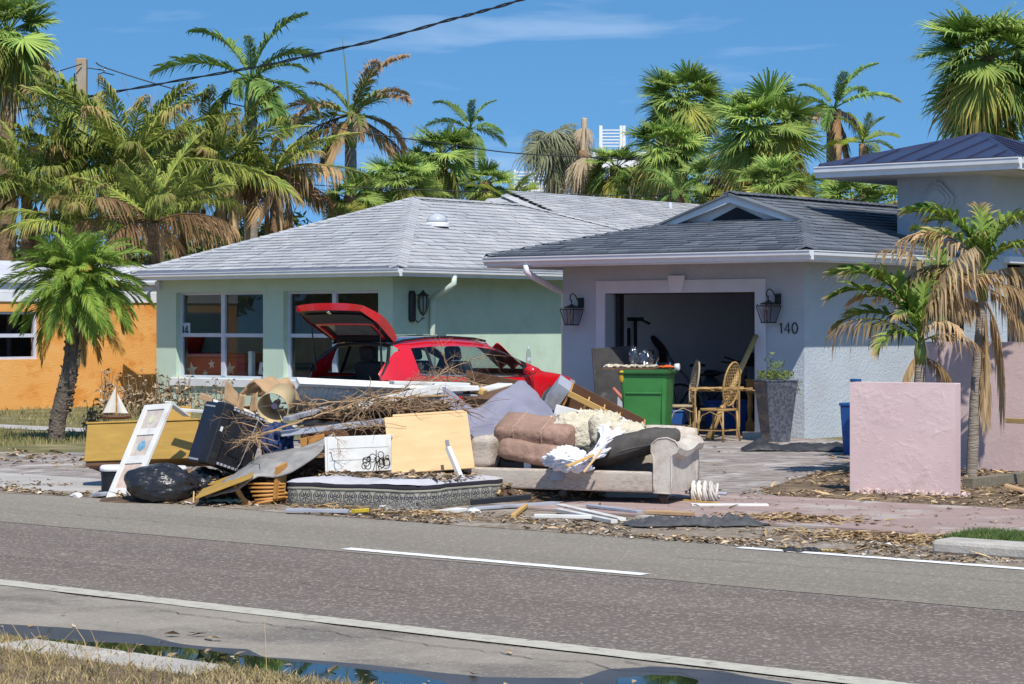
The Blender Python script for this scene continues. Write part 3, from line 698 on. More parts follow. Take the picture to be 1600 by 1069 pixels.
lantern(904, W(904, 486, 34).z, ay0); lantern(1211, W(1211, 481, 32).z, ay0)
# roof
fx0, fx1, fy0, fz = -21.8, -16.14, 26.22, 2.66
rX, rz = -18.97, 3.6; gY, gz_, gw = 28.85, 3.21, 1.15
gl0, gl1 = (rX - gw, gY, gz_), (rX + gw, gY, gz_); bk = 41.0
front_ = [(fx0, fy0, fz), (fx1, fy0, fz), gl1, gl0]
sideR = [(fx1, fy0, fz), (fx1, bk, fz), (rX, bk, rz), (rX, gY, rz), gl1]
sideL = [(fx0, bk, fz), (fx0, fy0, fz), gl0, (rX, gY, rz), (rX, bk, rz)]
b = hb(HH)
for P_ in (front_, sideR, sideL): roof_slab(b, P_)
RH = b.build('roof', m_shd, HH)
shingles('shingle_courses', RH, tr(front_, HH), (1, 0, 0), m_shd)
shingles('shingle_courses', RH, tr([sideR[0], sideR[1], sideR[2], sideR[3], sideR[4]], HH), (0, 1, 0), m_shd)
shingles('shingle_courses', RH, tr([sideL[1], sideL[0], sideL[4], sideL[3], sideL[2]], HH), (0, 1, 0), m_shd)
hipcap(RH, Vector((fx1, fy0, fz)) - hl, Vector(gl1) - hl, m_shd, .15); hipcap(RH, Vector((fx0, fy0, fz)) - hl, Vector(gl0) - hl, m_shd, .15); hipcap(RH, Vector((rX, gY - .25, rz + .02)) - hl, Vector((rX, bk, rz + .02)) - hl, m_shd)
# gablet: rake boards, siding, dark vent
b = hb(HH); gp = (rX, gY - .25, rz + .01)
for sgn in (-1, 1):
    e = (rX + sgn * (gw + .16), gY - .25, gz_ - .02)
    b.prism([gp, e, (e[0], e[1], e[2] - .1), (gp[0], gp[1], gp[2] - .12)], (0, .04, 0))
gb = b.build('gablet', m_white, HH)
b = hb(HH); b.prism([(rX, gY - .1, rz - .02), (rX - gw, gY - .1, gz_ - .02), (rX + gw, gY - .1, gz_ - .02)], (0, .03, 0)); b.build('siding', m_white, gb)
b = hb(HH); b.prism([(rX + .05, gY - .13, rz - .18), (rX - .42, gY - .13, gz_ + .02), (rX + .52, gY - .13, gz_ + .02)], (0, .02, 0)); b.build('vent', mat('vent_dark', (.02, .022, .03), rough=.9), gb)
b = hb(HH)
for sgn in (-1, 1):
    P_ = [(rX, gY - .3, rz + .03), (rX, gY + .02, rz + .03), (rX + sgn * (gw + .2), gY + .02, gz_ - .02), (rX + sgn * (gw + .2), gY - .3, gz_ - .02)]
    roof_slab(b, P_, .03)
b.build('gablet_roof', m_shd, gb)
b = hb(HH); b.box(fx0 + .02, fx1 - .02, fy0 + .03, 38, 2.525, 2.555); b.build('soffit', m_soffit, HH)
b = hb(HH); b.box(fx0, fx1, fy0, fy0 + .025, 2.49, 2.64); b.box(fx1 - .025, fx1, fy0 + .026, 38, 2.49, 2.64); b.box(fx0, fx0 + .025, fy0 + .026, 38, 2.49, 2.64); b.build('fascia', m_white, HH)
gutter(HH, Vector((fx0, fy0 - .001, 2.645)) - hl, Vector((fx1 + .12, fy0 - .001, 2.645)) - hl, (0, -1, 0), m_white)
gutter(HH, Vector((fx1 + .001, fy0, 2.645)) - hl, Vector((fx1 + .001, 30.2, 2.645)) - hl, (1, 0, 0), m_white)
b = hb(HH); xg = XatY(826, fy0)
b.tube([(xg, fy0 - .05, 2.52), (xg, fy0 - .05, 2.42), (xg + .06, fy0 + .05, 2.34), (ax0 - .07, ay0 - .1, 2.18), (ax0 - .06, ay0 + .12, 2.1), (ax0 - .06, ay0 + .12, .1)], .05, 10)
b.build('downspout', m_white, HH, smooth=True)
# wash of grime low on the right wall is in the stucco; a small shelf light sits higher up
yb = YatX(1345, ax1); b = hb(HH); b.box(ax1, ax1 + .1, yb - .45, yb + .35, 1.60, 1.64); b.box(ax1, ax1 + .03, yb - .4, yb + .3, 1.5, 1.6); b.build('shelf_bracket', m_grey, HH)

# tower with blue metal roof, part of the same house front
TW = thing('entry_tower', 'tall grey stucco entry tower with blue metal hip roof and moulded wall medallion', 'tower', (-16.4, 31.7, 0))
tl = TW.location
ux0, ux1, uy0, uy1, uz = XatY(1402, 30.6), XatY(1548, 30.6), 30.6, 32.9, 4.0
dx0, dx1 = XatY(1458, uy0), XatY(1506, uy0); dz = W(1480, 432, 34).z
b = hb(TW)
for (a, c, z0, z1) in ((ux0, dx0, 0, uz), (dx1, ux1, 0, uz), (dx0, dx1, dz, uz)): b.box(a, c, uy0, uy0 + .2, z0, z1)
ryA, ryB = YatX(1574, ux1), YatX(1612, ux1)
b.box(ux1 - .2, ux1, uy0 + .2, ryA, 0, uz); b.box(ux1 - .2, ux1, ryB, ryB + 1.2, 0, uz); b.box(ux1 - .2, ux1, ryA, ryB, 2.55, uz); b.box(ux0, ux0 + .2, uy0 + .2, ryB + 1.2, 0, uz); b.box(ux0 + .2, ux1 - .2, ryB + 1.0, ryB + 1.2, 0, uz)
b.box(ux0 + .21, ux1 - .21, uy0 + .21, ryB + 1, 3.0, 3.1)
b.build('wall', m_grey, TW)
# iron gates in the two openings
gt = None
b = hb(TW); b.box(dx0, dx0 + .04, uy0 + .1, uy0 + .14, 0, dz); b.box(dx1 - .04, dx1, uy0 + .1, uy0 + .14, 0, dz); b.box(dx0 + .04, dx1 - .04, uy0 + .1, uy0 + .14, dz - .05, dz); b.box(dx0 + .04, dx1 - .04, uy0 + .1, uy0 + .14, 1.3, 1.34); b.box(dx0 + .04, dx1 - .04, uy0 + .1, uy0 + .14, .1, .14)
gt = b.build('iron_gate', m_iron, TW)
for k in range(1, 6):
    x = dx0 + (dx1 - dx0) * k / 6; b = hb(TW); b.tube([(x, uy0 + .12, .12), (x, uy0 + .12, dz - .04)], .011, 6); b.build('bar', m_iron, gt)
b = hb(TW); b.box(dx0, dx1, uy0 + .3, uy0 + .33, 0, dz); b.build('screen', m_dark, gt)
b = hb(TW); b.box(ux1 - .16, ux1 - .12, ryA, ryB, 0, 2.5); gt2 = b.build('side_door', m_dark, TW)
for k in range(5):
    b = hb(TW); y = ryA + .04 + (ryB - ryA) * k / 5; b.tube([(ux1 - .08, y, .05), (ux1 - .08, y, 2.5)], .012, 6); b.build('bar', m_iron, gt2)
b = hb(TW); b.box(ux1, ux1 + .12, ryA - .15, ryB + .3, 2.56, 2.66); b.build('lintel', m_white, TW)
# medallion: three stepped mouldings
mx_, mz_ = XatY(1467, uy0), W(1467, 312, 34).z
def medal(r, y0, y1):
    pts = []
    for cx_, cz_, a0 in ((.55, 0, -60), (0, .55, 30), (-.55, 0, 120), (0, -.55, 210)):
        pts += [(mx_ + r * (cx_ + .5 * math.cos(R(a0 + 120 * i / 10))), uy0 - y0, mz_ + r * (cz_ + .5 * math.sin(R(a0 + 120 * i / 10)))) for i in range(11)]
        an = R(a0 + 105); ccx, ccz = (1 if math.cos(an) > 0 else -1), (1 if math.sin(an) > 0 else -1)
        pts.append((mx_ + r * .62 * ccx, uy0 - y0, mz_ + r * .62 * ccz))
    return pts
md = hb(TW); md.prism(medal(.26, 0, 0), (0, -.05, 0)); mo = md.build('medallion', m_grey, TW)
for r_, y_ in ((.205, .05), (.15, .075)):
    b = hb(TW); b.prism(medal(r_, y_, 0), (0, -.025, 0)); b.build('moulding', m_grey, mo)
# blue standing-seam roof, each panel its own piece
m_blue = mat('blue_metal', (.040, .043, .085), (.030, .034, .076), rough=.36, metal=.0, spec=.45, scale=2)
vx0, vx1, vy0, vy1, vz = XatY(1280, 29.75), XatY(1586, 29.75), 29.75, 33.9, 4.06
pk = Vector((vx0 + (vx1 - vx0) * .53, 31.75, W(1530, 206, 34.4).z))
b = hb(TW); c4 = [(vx0, vy0, vz), (vx1, vy0, vz), (vx1, vy1, vz), (vx0, vy1, vz)]
for i in range(4): roof_slab(b, [c4[i], c4[(i + 1) % 4], tuple(pk)], .03)
RB = b.build('roof', m_blue, TW)
def panels(P0, P1, P2, wdt=.42):
    P0, P1, P2 = Vector(P0), Vector(P1), Vector(P2); u = (P1 - P0).normalized(); n_ = u.cross(P2 - P0).normalized(); n_ = n_ if n_.z > 0 else -n_
    v = n_.cross(u); L = (P1 - P0).length; pl = [(0, 0), (L, 0), ((P2 - P0).dot(u), (P2 - P0).dot(v))]
    k = 0
    while k * wdt < L:
        q = clip_u(pl, k * wdt + .003, min((k + 1) * wdt - .003, L))
        if len(q) > 2:
            b = hb(TW); b.prism([P0 + u * a + v * c + n_ * .004 for a, c in q], n_ * .012)
            xs2 = [a for a, c in q]; q2 = clip_u(q, min(xs2), min(xs2) + .03)
            if len(q2) > 2: b.prism([P0 + u * a + v * c + n_ * .0165 for a, c in q2], n_ * .025)
            b.build('roof_panel', m_blue, RB)
        k += 1
panels(c4[0], c4[1], pk); panels(c4[1], c4[2], pk)
hipb = hb(TW)
for c_ in c4[:3]:
    a = Vector(c_); t = (pk - a); s_ = t.cross(Vector((0, 0, 1))).normalized() * .13; upv = Vector((0, 0, .034))
    hipb.prism([a - s_ - upv * .8, a + upv * 1.3, a + s_ - upv * .8], pk - a)
hipb.build('hip_cap', m_blue, RB)
b = hb(TW); b.box(vx0 + .03, vx1 - .03, vy0 + .03, vy1 - .03, vz - .19, vz - .15); b.build('soffit', m_soffit, TW)
b = hb(TW)
for a, c in ((0, 1), (1, 2), (3, 0)):
    p, q = c4[a], c4[c]; b.bar((p[0], p[1], vz - .1), (q[0], q[1], vz - .1), .03, .14, PI / 2 if False else 0)
b.build('fascia', m_white, TW)
gutter(TW, Vector((vx0 - .02, vy0 - .02, vz - .012)) - tl, Vector((vx1 + .12, vy0 - .02, vz - .012)) - tl, (0, -1, 0), m_white, .11, .17)
gutter(TW, Vector((vx1 + .02, vy0, vz - .012)) - tl, Vector((vx1 + .02, vy1, vz - .012)) - tl, (1, 0, 0), m_white, .11, .17)

# orange house on the left, seen at its side wall
OH = thing('house', 'orange stucco house with white fascia and low white roof', 'house', (-34.3, 31, 0))
oxw = -34.3; oy0, oy1 = 26.3, 39.0
wy0, wy1 = YatX(-14, oxw), YatX(59, oxw); wzA, wzB = W(30, 562, 42.5).z, W(30, 487, 42.5).z
b = hb(OH); ot = 2.06
for (a, c, z0, z1) in ((oy0, wy0, 0, ot), (wy1, oy1, 0, ot), (wy0, wy1, 0, wzA), (wy0, wy1, wzB, ot)): b.box(oxw - .2, oxw, a, c, z0, z1)
b.box(oxw - 6.5, oxw - .2, oy0, oy0 + .2, 0, ot); b.box(oxw - 6.5, oxw - 6.3, oy0, oy1, 0, ot)
b.build('wall', m_orange, OH)
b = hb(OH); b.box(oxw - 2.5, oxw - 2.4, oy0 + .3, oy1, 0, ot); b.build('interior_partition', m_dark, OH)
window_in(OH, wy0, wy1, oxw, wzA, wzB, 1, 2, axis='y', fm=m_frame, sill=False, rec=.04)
b = hb(OH); b.box(oxw - .2, oxw + .03, oy0, oy1, ot + .002, ot + .17); b.build('fascia', m_white, OH)
b = hb(OH); b.box(oxw - .2, oxw + .015, oy0, oy1, ot + .175, ot + .36); b.build('fascia', m_white, OH)
b = hb(OH); b.box(oxw - .2, oxw + .05, oy0, oy1, ot + .365, ot + .40); roof_slab(b, [(oxw + .1, oy0, ot + .41), (oxw + .1, oy1, ot + .41), (oxw - 3.3, oy1, 2.95), (oxw - 3.3, oy0, 2.95)]); roof_slab(b, [(oxw - 6.7, oy0, ot + .41), (oxw - 6.7, oy1, ot + .41), (oxw - 3.3, oy1, 2.95), (oxw - 3.3, oy0, 2.95)])
b.build('roof', mat('white_roof', (.6, .6, .63), (.5, .5, .53), rough=.8, scale=2), OH)

# pink garden walls
m_pink = mat('pink_stucco', (.69, .52, .505), (.63, .465, .455), rough=.9, scale=1.6, bump=.3, bscale=70, c3=(.50, .37, .35), s3=2.4, lo3=.58, hi3=.85)
def stucco_wall(name, label, p0, yawdeg, L, H, T_, swirl, seed):
    o = thing(name, label, 'wall', p0, (0, 0, R(yawdeg)))
    b = MB(); nx, nz_ = int(L / .012), int(H / .012)
    def f(u, v):
        x, z = u * L, v * H; e = min(1, 12 * min(u * L, (1 - u) * L, z + .05, H - z + .0) + .0)
        q = Vector((x * 3.2 + .35 * z * 3, z * 5.2 - x * 1.6, seed)); w_ = fbm(q, 1.5, 3); w2 = fbm(q + Vector((7, 3, 1)), 2.3, 3)
        rid = max(0, 1 - abs(w_) * 7) * .007 * (.4 + fbm((x, z, 5), 4)) + max(0, 1 - abs(w2) * 8) * .004 + .007 * fbm((x, z, seed), 3) + .002 * fbm((x, z, seed + 3), 16)
        return (x, -swirl * rid * max(e, 0), z)
    b.grid(f, nx, nz_); b.build('render_coat', m_pink, o, smooth=True)
    MB().box(0, L, .0005, T_, 0, H).build('wall_core', m_pink, o, bevel=.008)
    return o
p0 = G(1328, 772); p1 = G(1492, 778)
stucco_wall('garden_wall', 'square pink stucco wall end standing on a stone footing by the pavement', p0, math.degrees(math.atan2(p1.y - p0.y, p1.x - p0.x)), (p1 - p0).length, 1.08, .2, .55, 3)
fw = bpy.data.objects['garden_wall']
random.seed(9)
m_pebble = mat('pink_pebble', (.55, .42, .38), (.42, .3, .27), rough=.9, objr=.3)
pebs = []
for k in range(4):
    b = MB(); b.grid(lambda u, v: Vector((math.cos(2 * PI * u) * math.sin(PI * v), math.sin(2 * PI * u) * math.sin(PI * v), .7 * math.cos(PI * v))) * .03 * (1 + .35 * fbm((math.cos(2 * PI * u) + k * 3, math.sin(2 * PI * u), v * 2), 1.4)), 7, 5, True); pebs.append(b.mesh('stone', m_pebble))
for k in range(110):
    inst('stone', pebs[k % 4], fw, (random.uniform(.12, 1.18), -random.uniform(.0, .16), random.uniform(.005, .05)), (random.uniform(0, 6), random.uniform(0, 6), random.uniform(0, 6)), random.uniform(.5, 1.15))
q0 = Vector((XatY(1441, 22.6), 22.6, 0))
stucco_wall('garden_wall', 'long pink stucco garden wall behind the thin palm, partly hidden by dead fronds', q0, 0, 7.0, 1.44, .2, .25, 8)
lw = [o for o in bpy.data.objects if o.name.startswith('garden_wall')][-1]
MB().box(-.02, XatY(1465, 22.57) - q0.x, -.03, -.0125, 0, 1.432).build('pilaster', m_pink, lw, bevel=.01)

# white apartment house far behind
AP = thing('apartment_building', 'white apartment house with railed roof terrace far behind the palms', 'building', W(900, 505, 118) - Vector((0, 0, EYE)), (0, 0, YAW))
m_apt = mat('apartment_white', (.8, .8, .82), (.7, .7, .73), rough=.8)
k_ = 118 / FPX
def abox(px0, px1, py0, py1, y0, y1): return MB().box((px0 - 900) * k_, (px1 - 900) * k_, y0, y1, EYE + (HOR - py1) * k_, EYE + (HOR - py0) * k_)
abox(862, 1010, 238, 505, 0, 9).build('wall', m_apt, AP); abox(800, 861, 287, 505, 1, 9).build('wall', m_apt, AP)
abox(1012, 1026, 225, 505, -.6, 3).build('column', m_apt, AP)
for i, y in enumerate((203, 208, 213, 218, 223, 228)): abox(938, 972, y, y + 1.7, -.2, 0).build('railing', m_apt, AP)
for x in (936, 968, 972): abox(x, x + 5, 197, 237, -.25, .1).build('post', m_apt, AP)
for y in (268, 273, 278, 283): abox(803, 862, y, y + 1.8, .1, .3).build('railing', m_apt, AP)
for x in (803, 832, 858): abox(x, x + 3, 265, 287, .05, .35).build('post', m_apt, AP)
for x in (880, 930, 985): abox(x, x + 22, 262, 300, -.06, -.01).build('window', mat('far_window', (.1, .13, .17), rough=.1) if 'far_window' not in bpy.data.materials else bpy.data.materials['far_window'], AP)
# ------------------------------------------------------------------ palms
BRN = (.42, .29, .15); BRN2 = (.30, .19, .11)
lf = {
 'royal': leafmat('frond_green', (0.098, 0.206, 0.054), (0.254, 0.370, 0.098), BRN2, .95, objr=.3),
 'tipped': leafmat('frond_browned', (0.118, 0.203, 0.051), (0.287, 0.321, 0.094), (.36, .25, .15), .50, objr=.3),
 'areca': leafmat('frond_olive', (.075, .155, .03), (.35, .38, .085), (.33, .23, .10), .80, objr=.4),
 'date': leafmat('frond_bright', (.085, .22, .028), (.33, .44, .08), (.50, .30, .06), .98, objr=.22, rough=.32),
 'datelow': leafmat('frond_yellowing', (.22, .24, .04), (.38, .29, .06), (.50, .26, .06), .45, objr=.2, rough=.4),
 'sabal': leafmat('fan_green', (0.112, 0.222, 0.051), (0.383, 0.484, 0.121), (.40, .29, .12), .97, objr=.32, rough=.4),
 'sabaly': leafmat('fan_yellowing', (0.200, 0.250, 0.056), (0.400, 0.388, 0.088), (.45, .28, .09), .62, objr=.3, rough=.42),
 'grey': leafmat('fan_greyed', (.19, .21, .13), (.30, .31, .19), (.46, .38, .24), .7, objr=.2),
 'lime': leafmat('frond_lime', (.14, .24, .03), (.34, .38, .05), (.45, .35, .1), 1.0, objr=.2, tr=.4),
 'adon': leafmat('frond_glossy', (0.058, 0.167, 0.032), (0.254, 0.332, 0.058), (.52, .36, .19), .70, objr=.15, rough=.3),
 'adonb': leafmat('frond_half_brown', (0.120, 0.168, 0.036), (0.240, 0.228, 0.060), (.58, .41, .23), .36, objr=.15, rough=.5),
 'dead': leafmat('frond_dead', (.50, .36, .19), (.34, .22, .11), (.56, .41, .23), .6, objr=.25, rough=.8, tr=.2),
 'rust': leafmat('frond_rust', (.36, .22, .10), (.22, .13, .07), (.40, .26, .13), .6, objr=.35, rough=.85, tr=.15),
 'pale': leafmat('frond_bleached', (.66, .55, .40), (.5, .38, .26), (.6, .48, .33), .6, objr=.15, rough=.9, tr=.15),
}
m_trunkg = mat('trunk_grey', (.34, .29, .24), (.22, .18, .15), rough=.95, scale=3, stretch=(1, 1, 6), bump=.7, bscale=14, bdist=.03)
m_trunkd = mat('trunk_dark', (.17, .135, .105), (.08, .063, .05), rough=.95, scale=8, bump=1, bscale=26, bdist=.04, objr=.1)
m_trunkb = mat('trunk_brown', (.34, .22, .12), (.2, .12, .07), rough=.95, scale=5, stretch=(1, 1, 3), bump=1, bscale=18, bdist=.04)
m_shaft = mat('crownshaft', (.13, .21, .05), (.22, .25, .07), rough=.35, scale=3, stretch=(3, 3, .6))
m_twig = mat('twig', (.30, .23, .18), (.22, .16, .12), rough=.95, scale=6)
m_petiole = 0

def frond(e0, droop, L=1.0, n=46, ll=.30, lw=.022, hang=.35, pet=.14, lift=.3, seed=0, rag=.0, fold=0.0, up=.0):
    rng = random.Random(seed); b = MB(); b.hasa = True
    P = []; p = Vector((0, 0, 0)); ns = 14; sway = rng.uniform(-.25, .25)
    for i in range(ns + 1):
        s = i / ns; e = R(max(-89, e0 - droop * s ** 1.25)); az = sway * s * s
        P.append((p.copy(), e, az)); p += Vector((math.cos(e) * math.cos(az), math.cos(e) * math.sin(az), math.sin(e))) * (L / ns)
    b.tube([q[0] for q in P], [.014 * L * (1 - .85 * i / ns) for i in range(ns + 1)], 4, a=[.1 + .5 * i / ns for i in range(ns + 1)])
    for i in range(n):
        s = pet + (1 - pet) * (i + .5) / n; k = min(int(s * ns), ns - 1); f = s * ns - k
        pos = P[k][0].lerp(P[k + 1][0], f); e = P[k][1]; az = P[k][2]
        t = Vector((math.cos(e) * math.cos(az), math.cos(e) * math.sin(az), math.sin(e))); side = Vector((-math.sin(az), math.cos(az), 0)); nn = t.cross(side); nn = nn if nn.z > -.2 or e0 > 60 else nn
        prof = math.sin(PI * min(1, .12 + .9 * (s - pet) / (1 - pet) * .92)) ** .6
        for sg in (-1, 1):
            if rng.random() < rag: continue
            an = R(38 + 34 * s + rng.uniform(-9, 9)); l = L * ll * prof * rng.uniform(.8, 1.12)
            d = (side * sg * math.cos(an) + t * math.sin(an) + nn * (lift * rng.uniform(.3, 1.3) * (1 - fold)) ).normalized()
            if fold: d = (d + Vector((0, 0, -1)) * fold * rng.uniform(.6, 1.3)).normalized()
            w = lw * L * rng.uniform(.8, 1.2); wv = (t - d * t.dot(d)).normalized() * w / 2
            h = hang * rng.uniform(.5, 1.5)
            m1 = pos + d * l * .5 + Vector((0, 0, -h * l * .18)); m2 = pos + d * l * (.95 - .2 * h) + Vector((0, 0, -h * l * .75)) + side * rng.uniform(-.05, .05) * l
            sa = s * .62
            a0 = b.vert(pos - wv * .5, sa); a1 = b.vert(pos + wv * .5, sa); c0 = b.vert(m1 - wv, sa + .18); c1 = b.vert(m1 + wv, sa + .18); tp = b.vert(m2, sa + .40)
            b.face((a0, a1, c1, c0)); b.face((c0, c1, tp))
    return b
def fan(e0, droop, L=1.0, pet=.48, n=42, seed=0, tipdroop=.5, spread=118, ragged=.0):
    rng = random.Random(seed); b = MB(); b.hasa = True
    P = []; p = Vector((0, 0, 0)); ns = 6; Lp = L * pet
    for i in range(ns + 1):
        e = R(max(-88, e0 - droop * .6 * (i / ns))); P.append(p.copy()); p += Vector((math.cos(e), 0, math.sin(e))) * (Lp / ns)
    b.tube(P, [.016 * L * (1 - .5 * i / ns) for i in range(ns + 1)], 4, a=[.05] * (ns + 1))
    hub = P[-1]; e = R(max(-86, e0 - droop * .75)); t = Vector((math.cos(e), 0, math.sin(e))); side = Vector((0, 1, 0)); nn = side.cross(t) * -1
    if nn.z < 0: nn = -nn
    Rb = L * (1 - pet) * 1.15
    for i in range(n):
        if rng.random() < ragged: continue
        a = R(-spread + 2 * spread * (i + .5) / n + rng.uniform(-3, 3)); r = Rb * (.72 + .28 * math.cos(a)) * rng.uniform(.74, 1.1)
        d = (t * math.cos(a) + side * math.sin(a)); d = (d - nn * 0 + nn * .22 * abs(math.sin(a))).normalized()
        q = (side * math.cos(a) - t * math.sin(a)); w0 = .012 * L; w1 = Rb * .025 * rng.uniform(.8, 1.2)
        dr = tipdroop * rng.uniform(.5, 1.4)
        m0 = hub + d * r * .05; m1 = hub + d * r * .55 - nn * (.03 * r) + Vector((0, 0, -dr * r * .10)); m2 = hub + d * r * .82 + Vector((0, 0, -dr * r * .30)); m3 = hub + d * r * (1 - .12 * dr) + Vector((0, 0, -dr * r * .72))
        nz = nn * w1 * .35
        v = [b.vert(m0 - q * w0, .1), b.vert(m0 + q * w0, .1), b.vert(m1 - q * w1, .3), b.vert(m1 + q * w1, .3), b.vert(m2 - q * w1 * .6, .5), b.vert(m2 + q * w1 * .6, .5), b.vert(m3, .72), b.vert(m1 + nz, .3), b.vert(m2 + nz * .6, .5)]
        b.face((v[0], v[1], v[7])); b.face((v[0], v[7], v[2])); b.face((v[1], v[3], v[7])); b.face((v[2], v[7], v[8], v[4])); b.face((v[7], v[3], v[5], v[8])); b.face((v[4], v[8], v[6])); b.face((v[8], v[5], v[6]))
    return b
PROTO = {}
def proto(kind, e, var=0):
    """one shared leaf mesh per kind, launch angle and variant"""
    e = int(round(e / 15.0) * 15); key = (kind, e, var)
    if key in PROTO: return PROTO[key]
    s = hash((kind.__len__() * 31 + ord(kind[0]) * 7 + ord(kind[-1]), e, var)) % 9973
    K = kind
    if K == 'royal' or K == 'tipped': b = frond(e, 62, n=74, ll=.27, lw=.021, hang=.6, lift=.55, seed=s)
    elif K == 'areca': b = frond(e, 44, n=78, ll=.29, lw=.015, hang=.75, lift=.2, seed=s, rag=.06)
    elif K == 'date': b = frond(e, 74, n=60, ll=.25, lw=.011, hang=.35, lift=.25, seed=s, pet=.06)
    elif K == 'datelow': b = frond(e, 45, n=40, ll=.20, lw=.014, hang=.5, lift=.1, seed=s, pet=.1)
    elif K == 'lime': b = frond(e, 55, n=40, ll=.3, lw=.022, hang=.2, lift=.3, seed=s)
    elif K == 'adon': b = frond(e, 95, n=34, ll=.36, lw=.036, hang=.55, lift=.45, seed=s, pet=.12)
    elif K == 'adonb': b = frond(e, 95, n=34, ll=.34, lw=.034, hang=1.1, lift=.1, seed=s, pet=.12, rag=.06)
    elif K == 'dead': b = frond(e, 60, n=40, ll=.36, lw=.026, hang=1.2, lift=-.2, seed=s, rag=.12, fold=.9)
    elif K == 'rust': b = frond(e, 40, n=40, ll=.28, lw=.022, hang=1.0, lift=-.1, seed=s, rag=.2, fold=.6)
    elif K == 'sabal': b = fan(e, 42, seed=s, tipdroop=.3, n=52, ragged=.08)
    elif K == 'sabaly': b = fan(e, 55, seed=s, tipdroop=.8, n=46, ragged=.14)
    elif K == 'grey': b = fan(e, 90, seed=s, tipdroop=1.2, spread=100)
    elif K == 'pale': b = fan(e, 60, seed=s, tipdroop=1.3, spread=80)
    PROTO[key] = b.mesh('leaf' if K in ('sabal', 'sabaly', 'grey', 'pale') else 'frond', lf[K]); return PROTO[key]

def trunk_tube(pts, r0, r1, m, parent, ring=.0, n=10, name='trunk'):
    b = MB(); pts = [Vector(p) for p in pts]; K = 26; Q = []; RR = []
    for i in range(K + 1):
        f = i / K * (len(pts) - 1); k = min(int(f), len(pts) - 2); u = f - k
        pm, p, q, qn = pts[max(k - 1, 0)], pts[k], pts[k + 1], pts[min(k + 2, len(pts) - 1)]
        Q.append(.5 * ((2 * p) + (q - pm) * u + (2 * pm - 5 * p + 4 * q - qn) * u * u + (3 * p - pm - 3 * q + qn) * u ** 3))
        RR.append((r0 + (r1 - r0) * i / K) * (1 + ring * (1 if i % 2 else -1)))
    b.tube(Q, RR, n); return b.build(name, m, parent, smooth=True)

def crown(th, top, kind, n, L, e_hi, e_lo, seed, name='frond', power=1.0, jit=8, az0=0, nvar=2, lowkind=None, lowfrac=.3):
    rng = random.Random(seed)
    for i in range(n):
        f = i / max(1, n - 1); e = e_hi + (e_lo - e_hi) * f ** power + rng.uniform(-jit, jit); az = az0 + i * 2.39996 + rng.uniform(-.3, .3)
        k = lowkind if (lowkind and f > 1 - lowfrac and rng.random() < .75) else kind
        s = L * rng.uniform(.74, 1.14)
        o = inst(name, proto(k, max(-75, min(90, e)), i % nvar), th, top, (rng.uniform(-.5, .5), 0, az), s)

def base_of(px, d, z=0): 
    p = W(px, HOR, d); p.z = z; return p
def hz(py, d): return EYE + (HOR - py) / FPX * d

def royal(label, px, py, d, L, n, seed, kind='royal', tr=.16, lean=0, low=None, e_lo=-35, e_hi=85, group='feather palms behind the houses', shaft=True, cat='palm tree', dens=1.25):
    p = base_of(px, d); H = hz(py, d); th = thing('palm_tree', label, cat, p, (0, 0, YAW), group)
    sh = L * .42 if shaft else .05
    trunk_tube([(lean, 0, 0), (lean * .5, 0, H * .5), (0, 0, H - sh)], tr * 1.25, tr, m_trunkg if shaft else m_trunkb, th, .02)
    if shaft:
        b = MB(); b.tube([(0, 0, H - sh - .03), (0, 0, H - sh * .75), (0, 0, H - sh * .3), (0, 0, H)], [tr * .95, tr * 1.15, tr * .85, tr * .4], 10); b.build('crownshaft', m_shaft, th, smooth=True)
    crown(th, (0, 0, H - .03), kind, int(n * dens), L, e_hi, e_lo, seed, lowkind=low)
    return th
def sabal(label, px, py, d, r, n, seed, group='fan palms behind the houses', kind='sabal', low='sabaly', tr=.2, skirt=0, e_lo=-58, boots=True):
    p = base_of(px, d); H = hz(py, d); th = thing('fan_palm', label, 'palm tree', p, (0, 0, YAW), group)
    rng = random.Random(seed)
    trunk_tube([(rng.uniform(-.3, .3), 0, 0), (0, 0, H * .6), (0, 0, H + .1)], tr, tr * .95, m_trunkb, th, .05)
    crown(th, (0, 0, H), kind, int(n * 1.9), r * 1.0, 80, e_lo, seed, 'leaf', power=1.0, jit=14, lowkind=low, lowfrac=.38, nvar=3)
    for k in range(skirt):
        inst('leaf', proto('rust' if k % 2 else 'pale', -60, k % 2), th, (0, 0, H - .1 * (k % 4) - .15), (0, 0, k * 2.4), r * .8)
    return th

# feather palms, left to right
royal('tall green royal palm crossed by the thick cable, left of the browned palm', 392, 122, 62, 2.5, 9, 21, tr=.17, e_hi=78, e_lo=-20)
bp = royal('royal palm with brown wind-burnt frond tips, right of the tall green palm', 548, 178, 64, 2.35, 13, 5, kind='tipped', tr=.17, e_hi=68, e_lo=-45, low='rust')
inst('spear', (lambda b: (b.tube([(0, 0, 0), (0, 0, .5), (-.02, 0, 1)], [.016, .012, .003], 5), b.mesh('spear', m_shaft))[1])(MB()), bp, (-.05, 0, hz(178, 64)), (0, R(-4), 0), 2.2)
for k, (e, az) in enumerate(((-75, 0), (-70, .5), (-75, 3.2))): inst('frond', proto('rust', e, k % 2), bp, (0, 0, hz(185, 64)), (0, 0, az), 1.5)
royal('small royal palm with three curved fronds above the fan palms, middle of the skyline', 735, 200, 78, 1.75, 9, 8, tr=.15, e_hi=75, e_lo=-30)
royal('slim royal palm with stubby brown trunk between two fan palms, left of the blue roof', 1303, 168, 62, 1.75, 10, 13, tr=.2, e_hi=75, e_lo=-45, shaft=False, low='rust')
